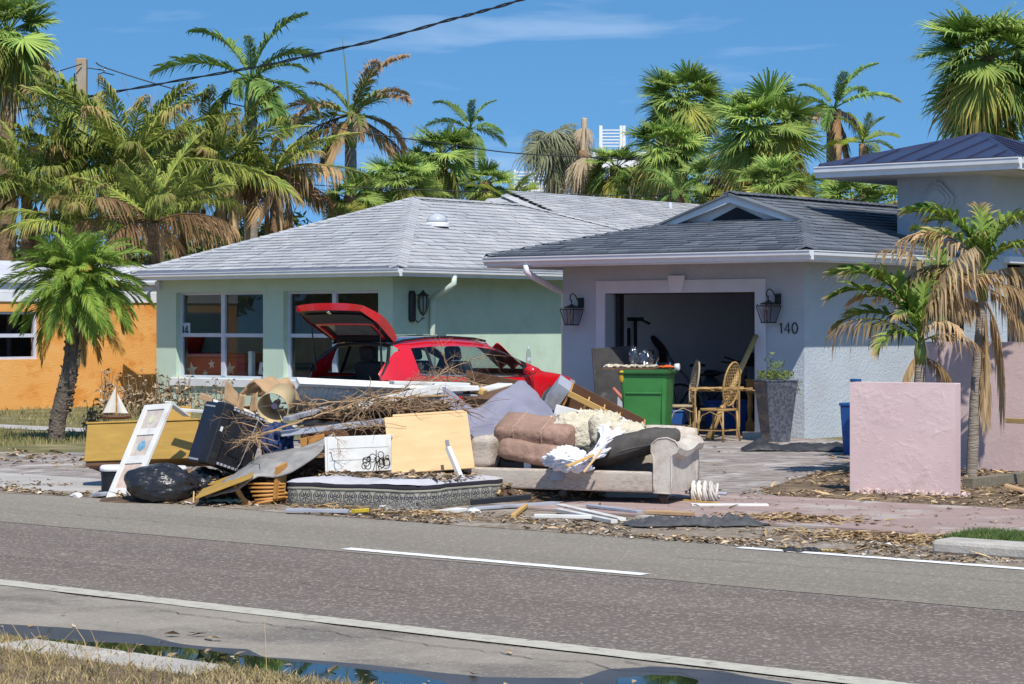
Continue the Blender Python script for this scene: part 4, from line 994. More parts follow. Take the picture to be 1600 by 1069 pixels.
royal('small lime green palm with upright feathery tuft just left of the blue roof', 1348, 222, 58, 1.0, 10, 4, kind='lime', tr=.1, e_hi=85, e_lo=-15, shaft=False)
royal('low bright green feather palm peeping over the ridge of the grey roof', 800, 318, 58, 1.15, 13, 31, kind='lime', tr=.12, e_hi=80, e_lo=-10, shaft=False)
royal('dark green arching feather palm just behind the rear grey roof beside the gable', 1062, 300, 60, 1.1, 12, 33, tr=.12, e_hi=70, e_lo=-25, shaft=False)

# the dense clump of tall feather palms on the left
for i, (px, py, d, L, n, hi, lo, lb) in enumerate((
    (42, 300, 52, 2.3, 12, 80, -30, 'bushy feather palm beside the ringed trunk of the tallest left palm'),
    (108, 282, 55, 2.9, 14, 89, -25, 'feather palm with one straight upright yellow-ribbed frond beside the concrete pole'),
    (196, 262, 53, 3.0, 16, 80, -30, 'dense feather palm with crossing fronds right of the concrete pole'),
    (285, 285, 58, 2.7, 14, 78, -35, 'dark feather palm with drooping fronds left of the tall royal palm trunk'),
    (345, 262, 56, 2.5, 13, 75, -40, 'olive feather palm growing around the tall royal palm trunk'),
    (430, 268, 57, 2.3, 13, 62, -45, 'feather palm with wide drooping fronds just left of the bare tree'),
    (240, 345, 50, 2.3, 12, 80, -30, 'low feather palm with upright yellow stalks behind the orange house roof end'),
    (120, 355, 51, 2.0, 12, 75, -25, 'low feather palm behind the white roof of the orange house'))):
    t = royal(lb, px, py, d, L, n, 40 + i, kind='areca', tr=.13, e_hi=hi, e_lo=lo + 32, group='clump of feather palms behind the orange house', shaft=False, dens=1.9, low='rust' if i in (3, 5, 6) else None)
    for k in range(6 if i > 1 else 3):
        inst('frond', proto('dead' if k % 3 else 'rust', -60 - 15 * (k % 2), k % 2), t, (random.uniform(-.5, .5), random.uniform(-.4, .4), hz(py, d) - random.uniform(0, .5)), (0, 0, k * 1.9 + i), random.uniform(.9, 1.5))
up = bpy.data.objects['palm_tree.008']
inst('frond', proto('royal', 90, 0), up, (-.1, 0, hz(190, 55) - .5), (0, 0, PI / 2), 1.9)

# fan palms
sabal('tallest fan palm with shaggy crown and ringed trunk at the left edge', 12, 55, 58, 1.65, 34, 61, skirt=6, tr=.22, e_lo=-78)
for px, py, d, r, n, lb in (
    (690, 245, 68, 1.35, 26, 'fan palm with round crown below the small royal palm, above the grey ridge'),
    (622, 285, 60, 1.15, 22, 'low fan palm with pale spiky leaves behind the left hip of the grey roof'),
    (548, 312, 58, 1.0, 20, 'small fan palm tucked under the browned palm, lowest on the grey roof slope'),
    (1066, 160, 66, 1.5, 30, 'tall round fan palm above the rear roof, left of the pair'),
    (1040, 232, 64, 1.35, 26, 'yellowing fan palm with drooping skirt directly below the tall round one'),
    (1192, 205, 58, 1.7, 34, 'big wide fan palm behind the garage gable, right of the pair'),
    (962, 265, 68, 1.2, 22, 'fan palm in front of the white apartment house'),
    (1120, 285, 62, 1.1, 20, 'low fan palm with golden lower leaves between the roof vent and the gable'),
    (1210, 290, 56, 1.2, 24, 'low fan palm with hanging yellow leaves right behind the gable peak'),
    (1330, 318, 52, 1.1, 22, 'pale fan palm showing under the eave of the blue roof'),
    (1398, 322, 54, 1.0, 20, 'fan palm half hidden by the tower wall under the blue eave'),
    (1546, 95, 46, 1.65, 40, 'large fan palm with drooping lower leaves towering over the blue metal roof'),
    (760, 290, 64, 1.0, 18, 'fan palm behind the ridge of the grey roof near the skylight'), (588, 300, 63, 1.0, 18, 'spiky fan palm between the two low ones on the left hip of the grey roof'),
    (655, 300, 62, 1.0, 18, 'light green fan palm right above the grey ridge corner'), (1000, 300, 66, 1.05, 18, 'fan palm right of the white apartment column, low over the rear roof'), (1262, 305, 60, 1.0, 18, 'fan palm between the gable and the blue roof, half shaded')):
    sabal(lb, px, py, d, r, n, int(px * 7 + py), skirt=4 if px in (1066, 1040, 1192, 690) else 0)
big = [o for o in bpy.data.objects if o.name.startswith('fan_palm') and o.get('label', '').startswith('large fan')][0]
for k, (az, e) in enumerate(((3.3, -35), (2.9, -50), (3.6, -60), (-.9, -55), (-2.0, -60), (-.2, -45), (0.3, -60))): inst('leaf', proto('sabaly' if k in (3, 4) else 'sabal', e, k % 3), big, (0, 0, hz(150, 46)), (0, 0, az), 1.6)
g = sabal('wilted grey-green fan palm with collapsed leaves left of the dead spire', 868, 225, 70, 1.5, 13, 77, kind='grey', low='grey', e_lo=-20, skirt=3)
p = base_of(912, 69); H = hz(215, 69)
dp = thing('fan_palm', 'dead bleached fan palm ending in a folded pale spire', 'palm tree', p, (0, 0, YAW))
trunk_tube([(0, 0, 0), (0, 0, H - .4)], .2, .17, m_trunkb, dp, .05)
for k in range(12): inst('leaf', proto('pale' if k % 3 else 'grey', -60 if k > 3 else -75, k % 2), dp, (0, 0, H - .05 * (k % 5)), (0, 0, k * 2.4), 1.35)
for k in range(4): inst('leaf', proto('pale', -75, k % 2), dp, (0, 0, hz(182, 69)), (0, 0, k * 1.6), .75)
trunk_tube([(0, 0, H - .5), (.02, 0, hz(185, 69))], .1, .09, mat('bleached_leaf', (.62, .52, .4), (.45, .34, .22), rough=.9, scale=4, stretch=(8, 8, 1)), dp, .05, name='spire')

# bare trees
def bare_tree(name, label, px, d, H, seed, spread=1.0, depth=5, r=.09, group=None, base_z=0):
    rng = random.Random(seed); p = base_of(px, d); th = thing(name, label, 'tree', p, (0, 0, YAW), group)
    bt = MB(); bb = MB()
    def go(b, a, dr, l, r_, dep):
        pts = [a]; dd = dr.copy()
        for i in range(3):
            dd = (dd + Vector((rng.uniform(-.22, .22), rng.uniform(-.22, .22), rng.uniform(-.05, .18))) * spread).normalized(); pts.append(pts[-1] + dd * l / 3)
        b.tube(pts, [r_, r_ * .9, r_ * .8, r_ * .68], 5 if r_ > .02 else 3, cap=False)
        if dep > 0:
            for k in range(rng.choice((2, 3, 3)) if dep > 1 else 4):
                go(bb, pts[rng.choice((2, 3, 3))], (dd + Vector((rng.uniform(-1, 1), rng.uniform(-1, 1), rng.uniform(-.3, .9))) * .75 * spread).normalized(), l * rng.uniform(.6, .85), r_ * .58, dep - 1)
    go(bt, Vector((0, 0, 0)), Vector((.05, 0, 1)), H * .42, r, depth)
    bt.build('trunk', m_twig, th, smooth=True); bb.build('branches', m_twig, th)
    return th
bare_tree('bare_tree', 'leafless grey tree with thin forked branches between the feather palms and the browned palm', 500, 66, 5.6, 3, 1.0, 5, .10)
bare_tree('bare_tree', 'leafless twiggy tree right of the browned palm, over the grey roof', 612, 72, 5.8, 6, 1.1, 5, .09)
bare_tree('bare_tree', 'leafless reddish twig crown showing between the two left palm heads', 245, 70, 6.6, 12, .8, 5, .07)
bare_tree('bare_tree', 'leafless twigs above the fan palms beside the small royal palm', 690, 82, 6.2, 15, 1.0, 5, .08)
bare_tree('bare_tree', 'thin leafless tree in front of the wilted fan palm', 905, 62, 4.6, 18, .9, 4, .07)

# shrubs behind the roofs that close the view
m_leafs = leafmat('shrub_leaf', (0.065, 0.117, 0.029), (0.195, 0.234, 0.065), (.3, .2, .1), .75, objr=.3)
def shrub(label, px, py, d, w, h, n, seed, m=None, ls=.16, group='shrubs behind the houses', name='shrub'):
    rng = random.Random(seed); p = base_of(px, d, max(0, hz(py, d) - h) if False else 0); th = thing(name, label, 'shrub', p, (0, 0, YAW), group); H = hz(py, d)
    b = MB(); b.hasa = True
    for i in range(n):
        c = rng.choice(range(9)); cc = Vector((math.cos(c * 2.4) * w * .32, math.sin(c * 2.4) * w * .3, H - h * (.25 + .5 * ((c * .37) % 1))))
        v = Vector((rng.gauss(0, 1), rng.gauss(0, 1), rng.gauss(0, 1))).normalized() * (rng.random() ** .4)
        q = cc + Vector((v.x * w * .3, v.y * w * .3, v.z * h * .32))
        a = Euler((rng.uniform(-1, 1), rng.uniform(-1, 1), rng.uniform(0, 6.3))).to_matrix(); s = ls * rng.uniform(.6, 1.5); t_ = rng.random() * .8
        i4 = [b.vert(q + a @ Vector(x), t_) for x in ((-s, 0, 0), (0, -s * .28, .02), (s, 0, 0), (0, s * .28, .02))]; b.face(i4)
    b.build('crown', m or m_leafs, th, recalc=False)
    bt = MB()
    for k in range(5): bt.tube([(0, 0, 0), (math.cos(k * 1.3) * w * .15, math.sin(k * 1.3) * w * .15, H * .5), (math.cos(k * 1.3) * w * .3, math.sin(k * 1.3) * w * .28, H - h * .4)], [.05, .035, .015], 5)
    bt.build('trunk', m_trunkd, th)
for i, (px, py, d, w, h, lb) in enumerate(((20, 355, 60, 3.2, 2.4, 'leafy shrub under the tallest left fan palm'), (165, 350, 64, 3.4, 2.6, 'dark leafy shrub behind the concrete pole'), (300, 340, 66, 3.4, 2.8, 'dark leafy shrub behind the hanging dead fronds'), (400, 335, 66, 3, 2.4, 'leafy shrub where the grey roof meets the feather palms'),
    (640, 330, 70, 3.6, 1.6, 'leafy shrub along the grey roof ridge'), (940, 320, 78, 4.4, 1.8, 'leafy shrub below the white apartment house'), (1090, 318, 74, 4.2, 2.4, 'leafy shrub under the tall round fan palm'), (1260, 318, 72, 4.0, 2.0, 'leafy shrub right of the gable peak'), (740, 325, 74, 3.4, 1.4, 'leafy shrub behind the ridge left of the lime palm'))):
    shrub(lb, px, py, d, w, h, 2400, 70 + i)

# pygmy date palm on the front lawn
pb_ = G(88, 690); dpd = pb_.dot(AX_F); kx = dpd / FPX
PD = thing('date_palm', 'bushy bright green pygmy date palm with leaning dark trunk on the front lawn', 'palm tree', pb_, (0, 0, YAW))
top = ((122 - 88) * kx, 0, hz(446, dpd))
trunk_tube([(0, 0, -.02), (.03, 0, .35), (.19, 0, 1.0), (.24, 0, 1.45), top], .12, .105, m_trunkd, PD, .03, 12)
b = MB(); rng = random.Random(4)
for k in range(170):                                   # old leaf bases roughen the trunk
    f = rng.random(); z = .05 + f * (top[2] - .1); x = .03 + .22 * min(1, z / 1.3) if z > .3 else .03 * z / .3; a = rng.uniform(0, 2 * PI); r_ = .107
    c = Vector((x - .01 + math.cos(a) * r_, math.sin(a) * r_, z)); b.bar(c, c + Vector((math.cos(a) * .025, math.sin(a) * .025, .035)), .035, .02)
o = b.build('leaf_scars', m_trunkd, PD); o['kind'] = 'stuff'
crown(PD, top, 'date', 100, 1.06, 88, -28, 3, power=.75, jit=10, nvar=3)
crown(PD, (top[0], 0, top[2] + .12), 'date', 40, .85, 80, 10, 9, power=1, jit=12, nvar=3)
crown(PD, (top[0], 0, top[2] - .08), 'datelow', 12, 1.05, -20, -55, 6, jit=8)
for k, (az, s) in enumerate(((.2, .9), (-.5, .95), (-1.2, .8), (.9, .7), (3.6, .8), (-2.6, .7))): inst('frond', proto('dead' if k in (2, 3) else 'datelow', -75, k % 2), PD, (top[0] + .03, 0, top[2] - .15), (0, 0, az), s)

# two thin palms with storm-burnt fronds in front of the tower
def storm_palm(label, base, topxy, fronds, tr=.055, extra=()):
    th = thing('young_palm', label, 'palm tree', base, (0, 0, YAW), 'storm-burnt palms by the pink walls')
    H = topxy[1]; T = (topxy[0], 0, H)
    trunk_tube([(0, 0, -.02), (topxy[0] * .3, 0, H * .35), (topxy[0] * .85, 0, H * .75), (topxy[0], 0, H - .32)], tr * 1.25, tr, m_trunkg, th, .04)
    b = MB(); b.tube([(topxy[0], 0, H - .34), (topxy[0], 0, H - .2), (topxy[0], 0, H)], [tr * 1.1, tr * 1.25, tr * .5], 9); b.build('crownshaft', m_shaft, th, smooth=True)
    for i, (kind, az, e, s, dz) in enumerate(fronds): inst('frond', proto(kind, e, i % 2), th, (T[0], 0, H + dz), (0, 0, R(az)), s)
    return th
bA = base_of(1434, 23.6); kA = 23.6 / FPX
storm_palm('thin palm with half-brown fronds arching left, rising behind the square pink wall', bA, (.03, hz(520, 23.6)), [
    ('adonb', 178, 45, 1.08, -.12), ('adon', 165, 72, 1.28, -.05), ('adon', 200, 75, 1.2, -.02), ('adon', 110, 80, 1.1, 0), ('adon', 215, 25, .75, -.1), ('adon', 230, 55, .62, -.05), ('adonb', 10, 70, 1.05, 0), ('adonb', 340, 75, 1.12, 0),
    ('adonb', 30, 60, .95, 0), ('adon', 60, 88, 1.0, 0), ('adon', 185, 62, 1.15, 0), ('adon', 150, 48, 1.05, -.05), ('adon', 5, 78, 1.0, 0), ('adonb', 300, 40, .7, -.05), ('dead', 190, -45, .62, -.2), ('dead', 320, 75, 1.15, .05), ('adonb', 355, 30, .72, -.1), ('adon', 140, 60, 1.0, 0), ('dead', 10, -15, .5, -.25)])
bB = base_of(1518, 23.8); dB = 23.8
storm_palm('thin palm with dead fronds hanging down its stem before the long pink wall', bB, (.12, hz(420, dB)), [
    ('adon', 160, 80, 1.15, 0), ('adon', 15, 70, 1.05, 0), ('adon', 80, 88, 1.0, 0), ('adon', 200, 60, .95, 0), ('adon', 330, 62, .8, -.05), ('adon', 350, 80, 1.1, 0), ('adon', 260, 70, .7, 0), ('adonb', 175, 35, 1.05, -.1), ('adonb', 190, 55, 1.1, -.05), ('adon', 30, 52, .95, 0),
    ('adon', 135, 70, 1.0, 0), ('adon', 185, 78, 1.15, 0), ('adon', 45, 70, 1.05, 0), ('dead', 175, 35, .68, -.1), ('dead', 350, 30, .62, -.1), ('dead', 335, 5, .75, -.15), ('dead', 20, -20, .7, -.2), ('dead', 200, -75, .8, -.3), ('dead', 330, -75, .8, -.35), ('dead', 250, -75, .85, -.5), ('dead', 300, -75, .8, -.75), ('dead', 5, -60, 1.15, -.3), ('dead', 180, -75, .6, -.8)], tr=.05)
bC = base_of(1475, 26.2); 
storm_palm('third thin palm set back against the tower gate with bent brown fronds', bC, (-.05, hz(470, 25.5)), [('adon', 100, 85, 1.25, 0), ('adonb', 20, 62, .95, 0), ('adonb', 200, 70, 1.1, 0), ('adonb', 150, 50, .9, -.05), ('adon', 270, 75, .8, 0), ('dead', 180, 40, .6, -.1), ('dead', 0, 10, .5, -.1)], tr=.06)
# dry plant stems at the foot of the houses' walls
def dry_bush(label, p, w, h, n, seed, m):
    rng = random.Random(seed); b = MB()
    for k in range(n):
        x = rng.uniform(-w, w); y = rng.uniform(-.2, .2); hh = h * rng.uniform(.5, 1.1); q = Vector((x, y, 0))
        r_ = [q]; 
        for j in range(3): r_.append(r_[-1] + Vector((rng.uniform(-.25, .25), rng.uniform(-.25, .25), 1)) * hh / 3)
        b.tube(r_, [.008, .007, .005, .003], 4, cap=False)
        for j in range(5):
            c = r_[1 + j % 3]; a = rng.uniform(0, 6.3); s = rng.uniform(.03, .09); b.poly([c, c + Vector((math.cos(a) * s, math.sin(a) * s, .03)), c + Vector((math.cos(a) * s * 1.6, math.sin(a) * s * 1.6, -.03)), c + Vector((math.cos(a + .6) * s, math.sin(a + .6) * s, 0))])
    th = thing('dead_shrub', label, 'shrub', p, (0, 0, YAW)); b.build('stems', m, th, recalc=False)
dry_bush('row of withered brown stems under the green house window', base_of(300, 41.5), .75, .62, 60, 2, m_litter)
dry_bush('withered brown shrub behind the model sailboat against the orange wall', base_of(205, 40), .55, .75, 70, 3, m_litter)
dry_bush('withered stems behind the yellow cabinet left of the sailboat', base_of(150, 32), .15, .55, 24, 4, m_litter)

# trees across the street, out of frame, which the front windows and the puddle mirror
def mirror_tree(px_, X, Y, H, seed):
    rng = random.Random(seed); th = thing('oak_tree', 'broad leafy street tree across the road opposite the green house, trunk %d of the row' % seed if False else 'broad leafy oak across the road, mirrored in the green house windows', 'tree', (X, Y, 0), (0, 0, rng.uniform(0, 6)), 'trees across the road')
    trunk_tube([(0, 0, 0), (.1, .1, H * .35), (.4, .1, H * .7)], .28, .14, m_twig, th)
    b = MB(); b.hasa = True
    for i in range(1500):
        c = rng.randrange(12); cc = Vector((math.cos(c * 2.4) * 1.9, math.sin(c * 2.4) * 1.9, H * (.5 + .5 * ((c * .37) % 1))))
        v = Vector((rng.gauss(0, 1), rng.gauss(0, 1), rng.gauss(0, .8))).normalized() * rng.random() ** .4 * 1.6; q = cc + v
        a = Euler((rng.uniform(-1, 1), rng.uniform(-1, 1), rng.uniform(0, 6.3))).to_matrix(); s = rng.uniform(.18, .4)
        b.face([b.vert(q + a @ Vector(x), rng.random() * .6) for x in ((-s, 0, 0), (0, -s * .4, 0), (s, 0, 0), (0, s * .4, 0))])
    b.build('crown', m_leafs, th, recalc=False)
for k, (X, Y, H) in enumerate(((-44, -2, 5.5), (-49, -6, 6.5), (-55, -1, 6), (-61, -7, 7), (-40, -9, 6), (-67, -2, 6))): mirror_tree(0, X, Y, H, k + 1)

# pole and cables
pp = base_of(128, 62)
PL = thing('utility_pole', 'weathered concrete utility pole rising out of the feather palms', 'pole', pp, (0, 0, YAW))
b = MB(); pz = hz(92, 62); b.box(-.14, .14, -.14, .14, 0, pz); b.build('post', mat('pole_concrete', (.42, .36, .29), (.33, .27, .2), rough=.95, scale=3, c3=(.45, .28, .14), s3=2), PL, bevel=.02)
b = MB(); b.tube([(.14, 0, pz - .25), (.5, 0, pz - .3), (.62, 0, pz - .32)], .018, 6); b.tube([(.45, 0, pz - .75), (.46, 0, pz - .42), (.6, 0, pz - .38), (.9, 0, pz - .45)], .016, 6); b.tube([(-.2, 0, pz - .4), (-.24, 0, pz - .9), (-.22, 0, pz - 1.3)], .02, 6); b.build('conduit', m_iron, PL)
b = MB(); b.lathe([(.04, 0), (.05, .03), (.03, .06), (.05, .09), (.02, .12)], 10, Matrix.Translation((.62, 0, pz - .35))); b.build('insulator', m_frame, PL)
def cable(label, pts, r, twist=False):
    b = MB(); P = [W(*p) for p in pts]; Q = []
    for i in range(len(P) - 1):
        pm, p, q, qn = P[max(i - 1, 0)], P[i], P[i + 1], P[min(i + 2, len(P) - 1)]
        for k in range(8):
            u = k / 8; Q.append(.5 * ((2 * p) + (q - pm) * u + (2 * pm - 5 * p + 4 * q - qn) * u * u + (3 * p - pm - 3 * q + qn) * u ** 3))
    Q.append(P[-1])
    if twist:
        b.tube([q + Vector((0, 0, r * 1.1 * math.sin(i * .9))) for i, q in enumerate(Q)], r, 6); b.tube([q - Vector((0, 0, r * 1.1 * math.sin(i * .9))) for i, q in enumerate(Q)], r * .8, 6)
    else: b.tube(Q, r, 6)
    return tag(b.build('cable', m_iron, smooth=True), label, 'cable', 'overhead cables')
cable('thick twisted black cable sagging across the sky from top middle towards the left palms', [(830, -5, 44), (760, 16, 45), (700, 32, 46), (600, 60, 48), (500, 83, 50), (420, 101, 52), (330, 117, 54), (200, 140, 57), (100, 158, 59), (25, 172, 60)], .019, True)
cable('thin cable sloping right from the concrete pole past the browned palm', [(150, 98, 62), (165, 106, 61.9), (240, 130, 62), (330, 155, 62.5), (420, 175, 63), (500, 195, 62), (600, 212, 62), (700, 225, 63), (800, 239, 64), (950, 247, 65), (1070, 250, 66)], .018)
cable('lower thin cable just above the grey roof ridge', [(440, 286, 56), (560, 293, 57), (700, 298, 58), (850, 303, 59), (1000, 306, 60), (1140, 307, 60), (1300, 302, 56), (1400, 298, 56)], .014)
cable('thin cable leaving the picture at the left edge by the tallest fan palm', [(-30, 152, 60), (0, 145, 60), (60, 122, 61), (128, 100, 61.8)], .016)
# ------------------------------------------------------------------ red car with its tailgate up
m_red = mat('car_red', (.62, .008, .014), (.56, .006, .012), rough=.22, coat=1.0, spec=.6, scale=1)
m_trimk = mat('car_black_trim', (.012, .012, .014), (.02, .02, .022), rough=.35, scale=4)
m_cladd = mat('car_cladding', (.035, .035, .037), (.05, .05, .05), rough=.7, scale=20)
m_carglass = glassmat('car_glass', (.74, .78, .79), .04)
m_chrome = mat('chrome', (.75, .75, .77), rough=.12, metal=1)
m_rubber = mat('tyre_rubber', (.02, .02, .02), (.03, .03, .03), rough=.85, scale=20)
m_seat = mat('car_seat', (.03, .03, .033), (.05, .05, .052), rough=.8)
m_lampr = mat('tail_lamp', (.35, .01, .012), rough=.1, coat=1)
m_silver = mat('alloy', (.4, .4, .42), rough=.3, metal=.9)
CAR = thing('parked_car', 'red compact hatchback with raised tailgate parked in front of the green house', 'car', (-20.45, 21.62, 0), (0, 0, R(90)))
# local frame: x forward (into the drive), y to the driver's left, z up
CL = 4.3; WR, WF, RW_ = .86, 3.42, .335
def lerp_tab(tab, x):
    for (a, va), (c, vc) in zip(tab, tab[1:]):
        if x <= c: 
            f = (x - a) / (c - a) if c > a else 0; f = max(0, f); f = f * f * (3 - 2 * f) if False else f
            return va + (vc - va) * f
    return tab[-1][1]
TOP = [(0, 1.02), (.12, 1.20), (.32, 1.39), (.55, 1.435), (1.0, 1.47), (1.5, 1.48), (2.0, 1.455), (2.3, 1.41), (2.6, 1.30), (2.9, 1.165), (3.2, 1.03), (3.32, .985), (3.7, .94), (4.0, .88), (4.2, .79), (4.3, .62)]
BELT = [(0, .93), (.5, .975), (1.2, .95), (2.2, .92), (3.2, .91), (3.5, .90), (4.0, .83), (4.2, .74), (4.3, .58)]
HALF = [(0, .70), (.15, .80), (.5, .875), (1.0, .90), (3.0, .90), (3.6, .885), (4.0, .80), (4.2, .66), (4.3, .46)]
xs = sorted(set([round(i * .1, 3) for i in range(44)] + [WR - .39 + .06 * i for i in range(14)] + [WF - .39 + .06 * i for i in range(14)]))
xs = [x for i, x in enumerate(xs) if i == 0 or x - xs[i - 1] > .012]
def arch(x):
    for w in (WR, WF):
        d = abs(x - w)
        if d < .385: return RW_ + math.sqrt(.385 ** 2 - d * d)
    return 0
def ring(x):
    top, be, hw = lerp_tab(TOP, x), lerp_tab(BELT, x), lerp_tab(HALF, x)
    be = min(be, top - .02); cab = max(0, min(1, (top - be - .05) / .40))
    gt = be + (top - be) * (.74 if cab > .2 else .6); ga = hw * (1 - .17 * cab) - .10 * (1 - cab); ga = hw - (.15 * cab + .06)
    rows = [(hw * .93, .22), (hw * .985, .36), (hw, .52), (hw * 1.0, .68), (hw * .995, .80), (hw - .035, be), (ga, gt), (ga - .10 - .04 * cab, top - .035 * cab - .012), (ga * .55, top - .004), (0, top)]
    a = arch(x); o_ = []
    for k, (y, z) in enumerate(rows):
        if k < 5: z = max(z, a + .001 * k) if a else z
        if x > 4.1 and k < 5: z = min(z, be - .02 * (5 - k)) if z > be else z
        o_.append((y, z))
    return o_
RINGS = [ring(x) for x in xs]
WINX = [(.60, .84), (.88, 1.66), (1.73, 2.80)]
def inwin(x0, x1): 
    m_ = (x0 + x1) / 2
    return any(a <= m_ <= c for a, c in WINX)
import collections
body = MB(); glass = collections.defaultdict(MB); pill = collections.defaultdict(MB)
for sg in (-1, 1):
    ids = [[(x, sg * y, z) for y, z in rg] for x, rg in zip(xs, RINGS)]
    iv = {}
    def vid(b, i, k):
        key = (id(b), i, k)
        if key not in iv: iv[key] = b.vert(ids[i][k])
        return iv[key]
    for i in range(len(xs) - 1):
        for k in range(9):
            b = body; xm = (xs[i] + xs[i + 1]) / 2
            wi = sum(1 for a, c in WINX if xm > c); wj = sum(1 for a, c in WINX if xm > a)
            if k == 5 and .56 < xm < 2.95: b = glass[sg, wi] if inwin(xs[i], xs[i + 1]) else pill[sg, wj]
            elif k == 6 and 2.42 < xm < 2.95: b = pill[sg, 9]
            elif k >= 7 and 2.3 < xm < 3.25: b = glass['screen']
            if xm < .42 and k >= 6: continue      # the open rear
            q = [vid(b, i, k), vid(b, i + 1, k), vid(b, i + 1, k + 1), vid(b, i, k + 1)]
            b.face(q if sg < 0 else q[::-1])
# bumper face below the load sill, both ends
back = RINGS[0]; L_ = [(0, -y, z) for y, z in back[:5]]; R_ = [(0, y, z) for y, z in back[:5]]
for k in range(3): body.poly([L_[k], L_[k + 1], R_[k + 1], R_[k]])
fr_ = RINGS[-1]
for k in range(9):
    a, c = fr_[k], fr_[k + 1]; body.poly([(xs[-1], -a[0], a[1]), (xs[-1], a[0], a[1]), (xs[-1], c[0], c[1]), (xs[-1], -c[0], c[1])])
ob = body.build('body', m_red, CAR, smooth=True)
bm_ = bmesh.new(); bm_.from_mesh(ob.data); bmesh.ops.remove_doubles(bm_, verts=bm_.verts, dist=.002); bm_.to_mesh(ob.data); bm_.free()
for k, b in glass.items(): b.build('windscreen' if k == 'screen' else 'window_glass', m_carglass, CAR, smooth=True)
for k, b in pill.items(): b.build('pillar', m_trimk, CAR, smooth=True)
# window surround line, roof rails, door lines
b = MB()
for sg in (-1, 1):
    b.tube([(x, sg * (ring(x)[5][0] + .006), ring(x)[5][1]) for x in (.58, .8, 1.2, 1.65, 2.1, 2.5, 2.85)], .011, 6)
b.build('window_trim', m_chrome, CAR)
b = MB()
for sg in (-1, 1): b.tube([(x, sg * (ring(x)[7][0] + .02), ring(x)[7][1] + .03) for x in (.35, .6, 1.0, 1.5, 2.0, 2.25)], .018, 6)
b.build('roof_rail', m_trimk, CAR)
b = MB(); b.grid(lambda u, v: (lambda x: (x, (v * 2 - 1) * ring(x)[7][0] * .92, ring(x)[9][1] + .006 - .02 * (abs(v * 2 - 1) ** 3)))(.5 + u * 1.7), 12, 8); b.build('sunroof', mat('roof_glass', (.02, .025, .04), rough=.03, coat=1), CAR, smooth=True)
b = MB()
for x in (.70, 1.66, 2.92):
    b.tube([(x, -(ring(x)[k][0] + .002), ring(x)[k][1]) for k in (1, 2, 3, 4, 5)], .006, 5)
b.build('door_seam', m_trimk, CAR)
for x in (.92, 1.95):
    b = MB(); b.tube([(x, -.90, .80), (x + .06, -.925, .805), (x + .2, -.925, .805), (x + .26, -.90, .80)], .014, 6); b.build('door_handle', m_red, CAR)
# arches, wheels
for w in (WR, WF):
    for sg in (-1, 1):
        hw = lerp_tab(HALF, w)
        b = MB(); b.tube([(w + .40 * math.cos(R(a)), sg * (hw + .004), RW_ + .40 * math.sin(R(a))) for a in range(0, 181, 12)], .034, 8); b.build('arch_trim', m_cladd, CAR)
        T_ = Matrix.Translation((w, sg * (hw - .11), RW_)) @ Matrix.Rotation(R(-90) * sg, 4, 'X')
        b = MB(); b.lathe([(.23, -.10), (.32, -.11), (.335, -.06), (.335, .06), (.32, .105), (.235, .10)], 30, T_); wh = b.build('wheel', m_rubber, CAR, smooth=True)
        b = MB(); b.lathe([(.235, .09), (.22, .10), (.21, .04), (.05, .06), (.03, .075)], 30, T_)
        for k in range(10): b.bar(T_ @ Vector((.05 * math.cos(k * PI / 5), .05 * math.sin(k * PI / 5), .075)), T_ @ Vector((.215 * math.cos(k * PI / 5), .215 * math.sin(k * PI / 5), .085)), .03, .02)
        b.build('rim', m_silver, wh)
        b = MB(); b.lathe([(.385, -.25), (.385, .02)], 24, T_, cap=True); b.build('wheel_well', m_trimk, CAR)
b = MB(); b.box(WR + .44, WF - .44, -.905, -.86, .2, .33); b.box(WR + .44, WF - .44, .86, .905, .2, .33); b.build('sill_cladding', m_cladd, CAR, bevel=.02)
b = MB(); b.box(-.03, .1, -.74, .74, .24, .52); b.build('rear_bumper', m_cladd, CAR, bevel=.05)
# load bay and cabin
b = MB(); b.box(.03, 1.15, -.62, .62, .60, .64); b.box(.2, 1.05, -.66, -.62, .64, .93); b.box(.2, 1.05, .62, .66, .64, .93); b.box(1.15, 3.25, -.70, .70, .30, .34); b.build('cargo_liner', m_seat, CAR)
for y in (-.36, .36):
    for x in (1.05, 2.0):
        b = MB(); b.box(x, x + .5, y - .26, y + .26, .42, .58); b.box(-.07, .09, y - .25, y + .25, 0, .58, Matrix.Translation((x, 0, .56)) @ Matrix.Rotation(R(-16), 4, 'Y')); b.box(-.05, .06, y - .13, y + .13, .6, .80, Matrix.Translation((x, 0, .56)) @ Matrix.Rotation(R(-16), 4, 'Y')); b.build('seat', m_seat, CAR, bevel=.05, seg=3)
b = MB(); b.box(2.75, 3.3, -.72, .72, .7, .93); b.build('dashboard', m_seat, CAR, bevel=.06)
b = MB(); b.tube([(2.62 + .04 * math.sin(a / 8 * PI), .36 + .18 * math.cos(a / 8 * PI), .86 + .17 * math.sin(a / 8 * PI)) for a in range(17)], .014, 6); b.build('steering_wheel', m_trimk, CAR)
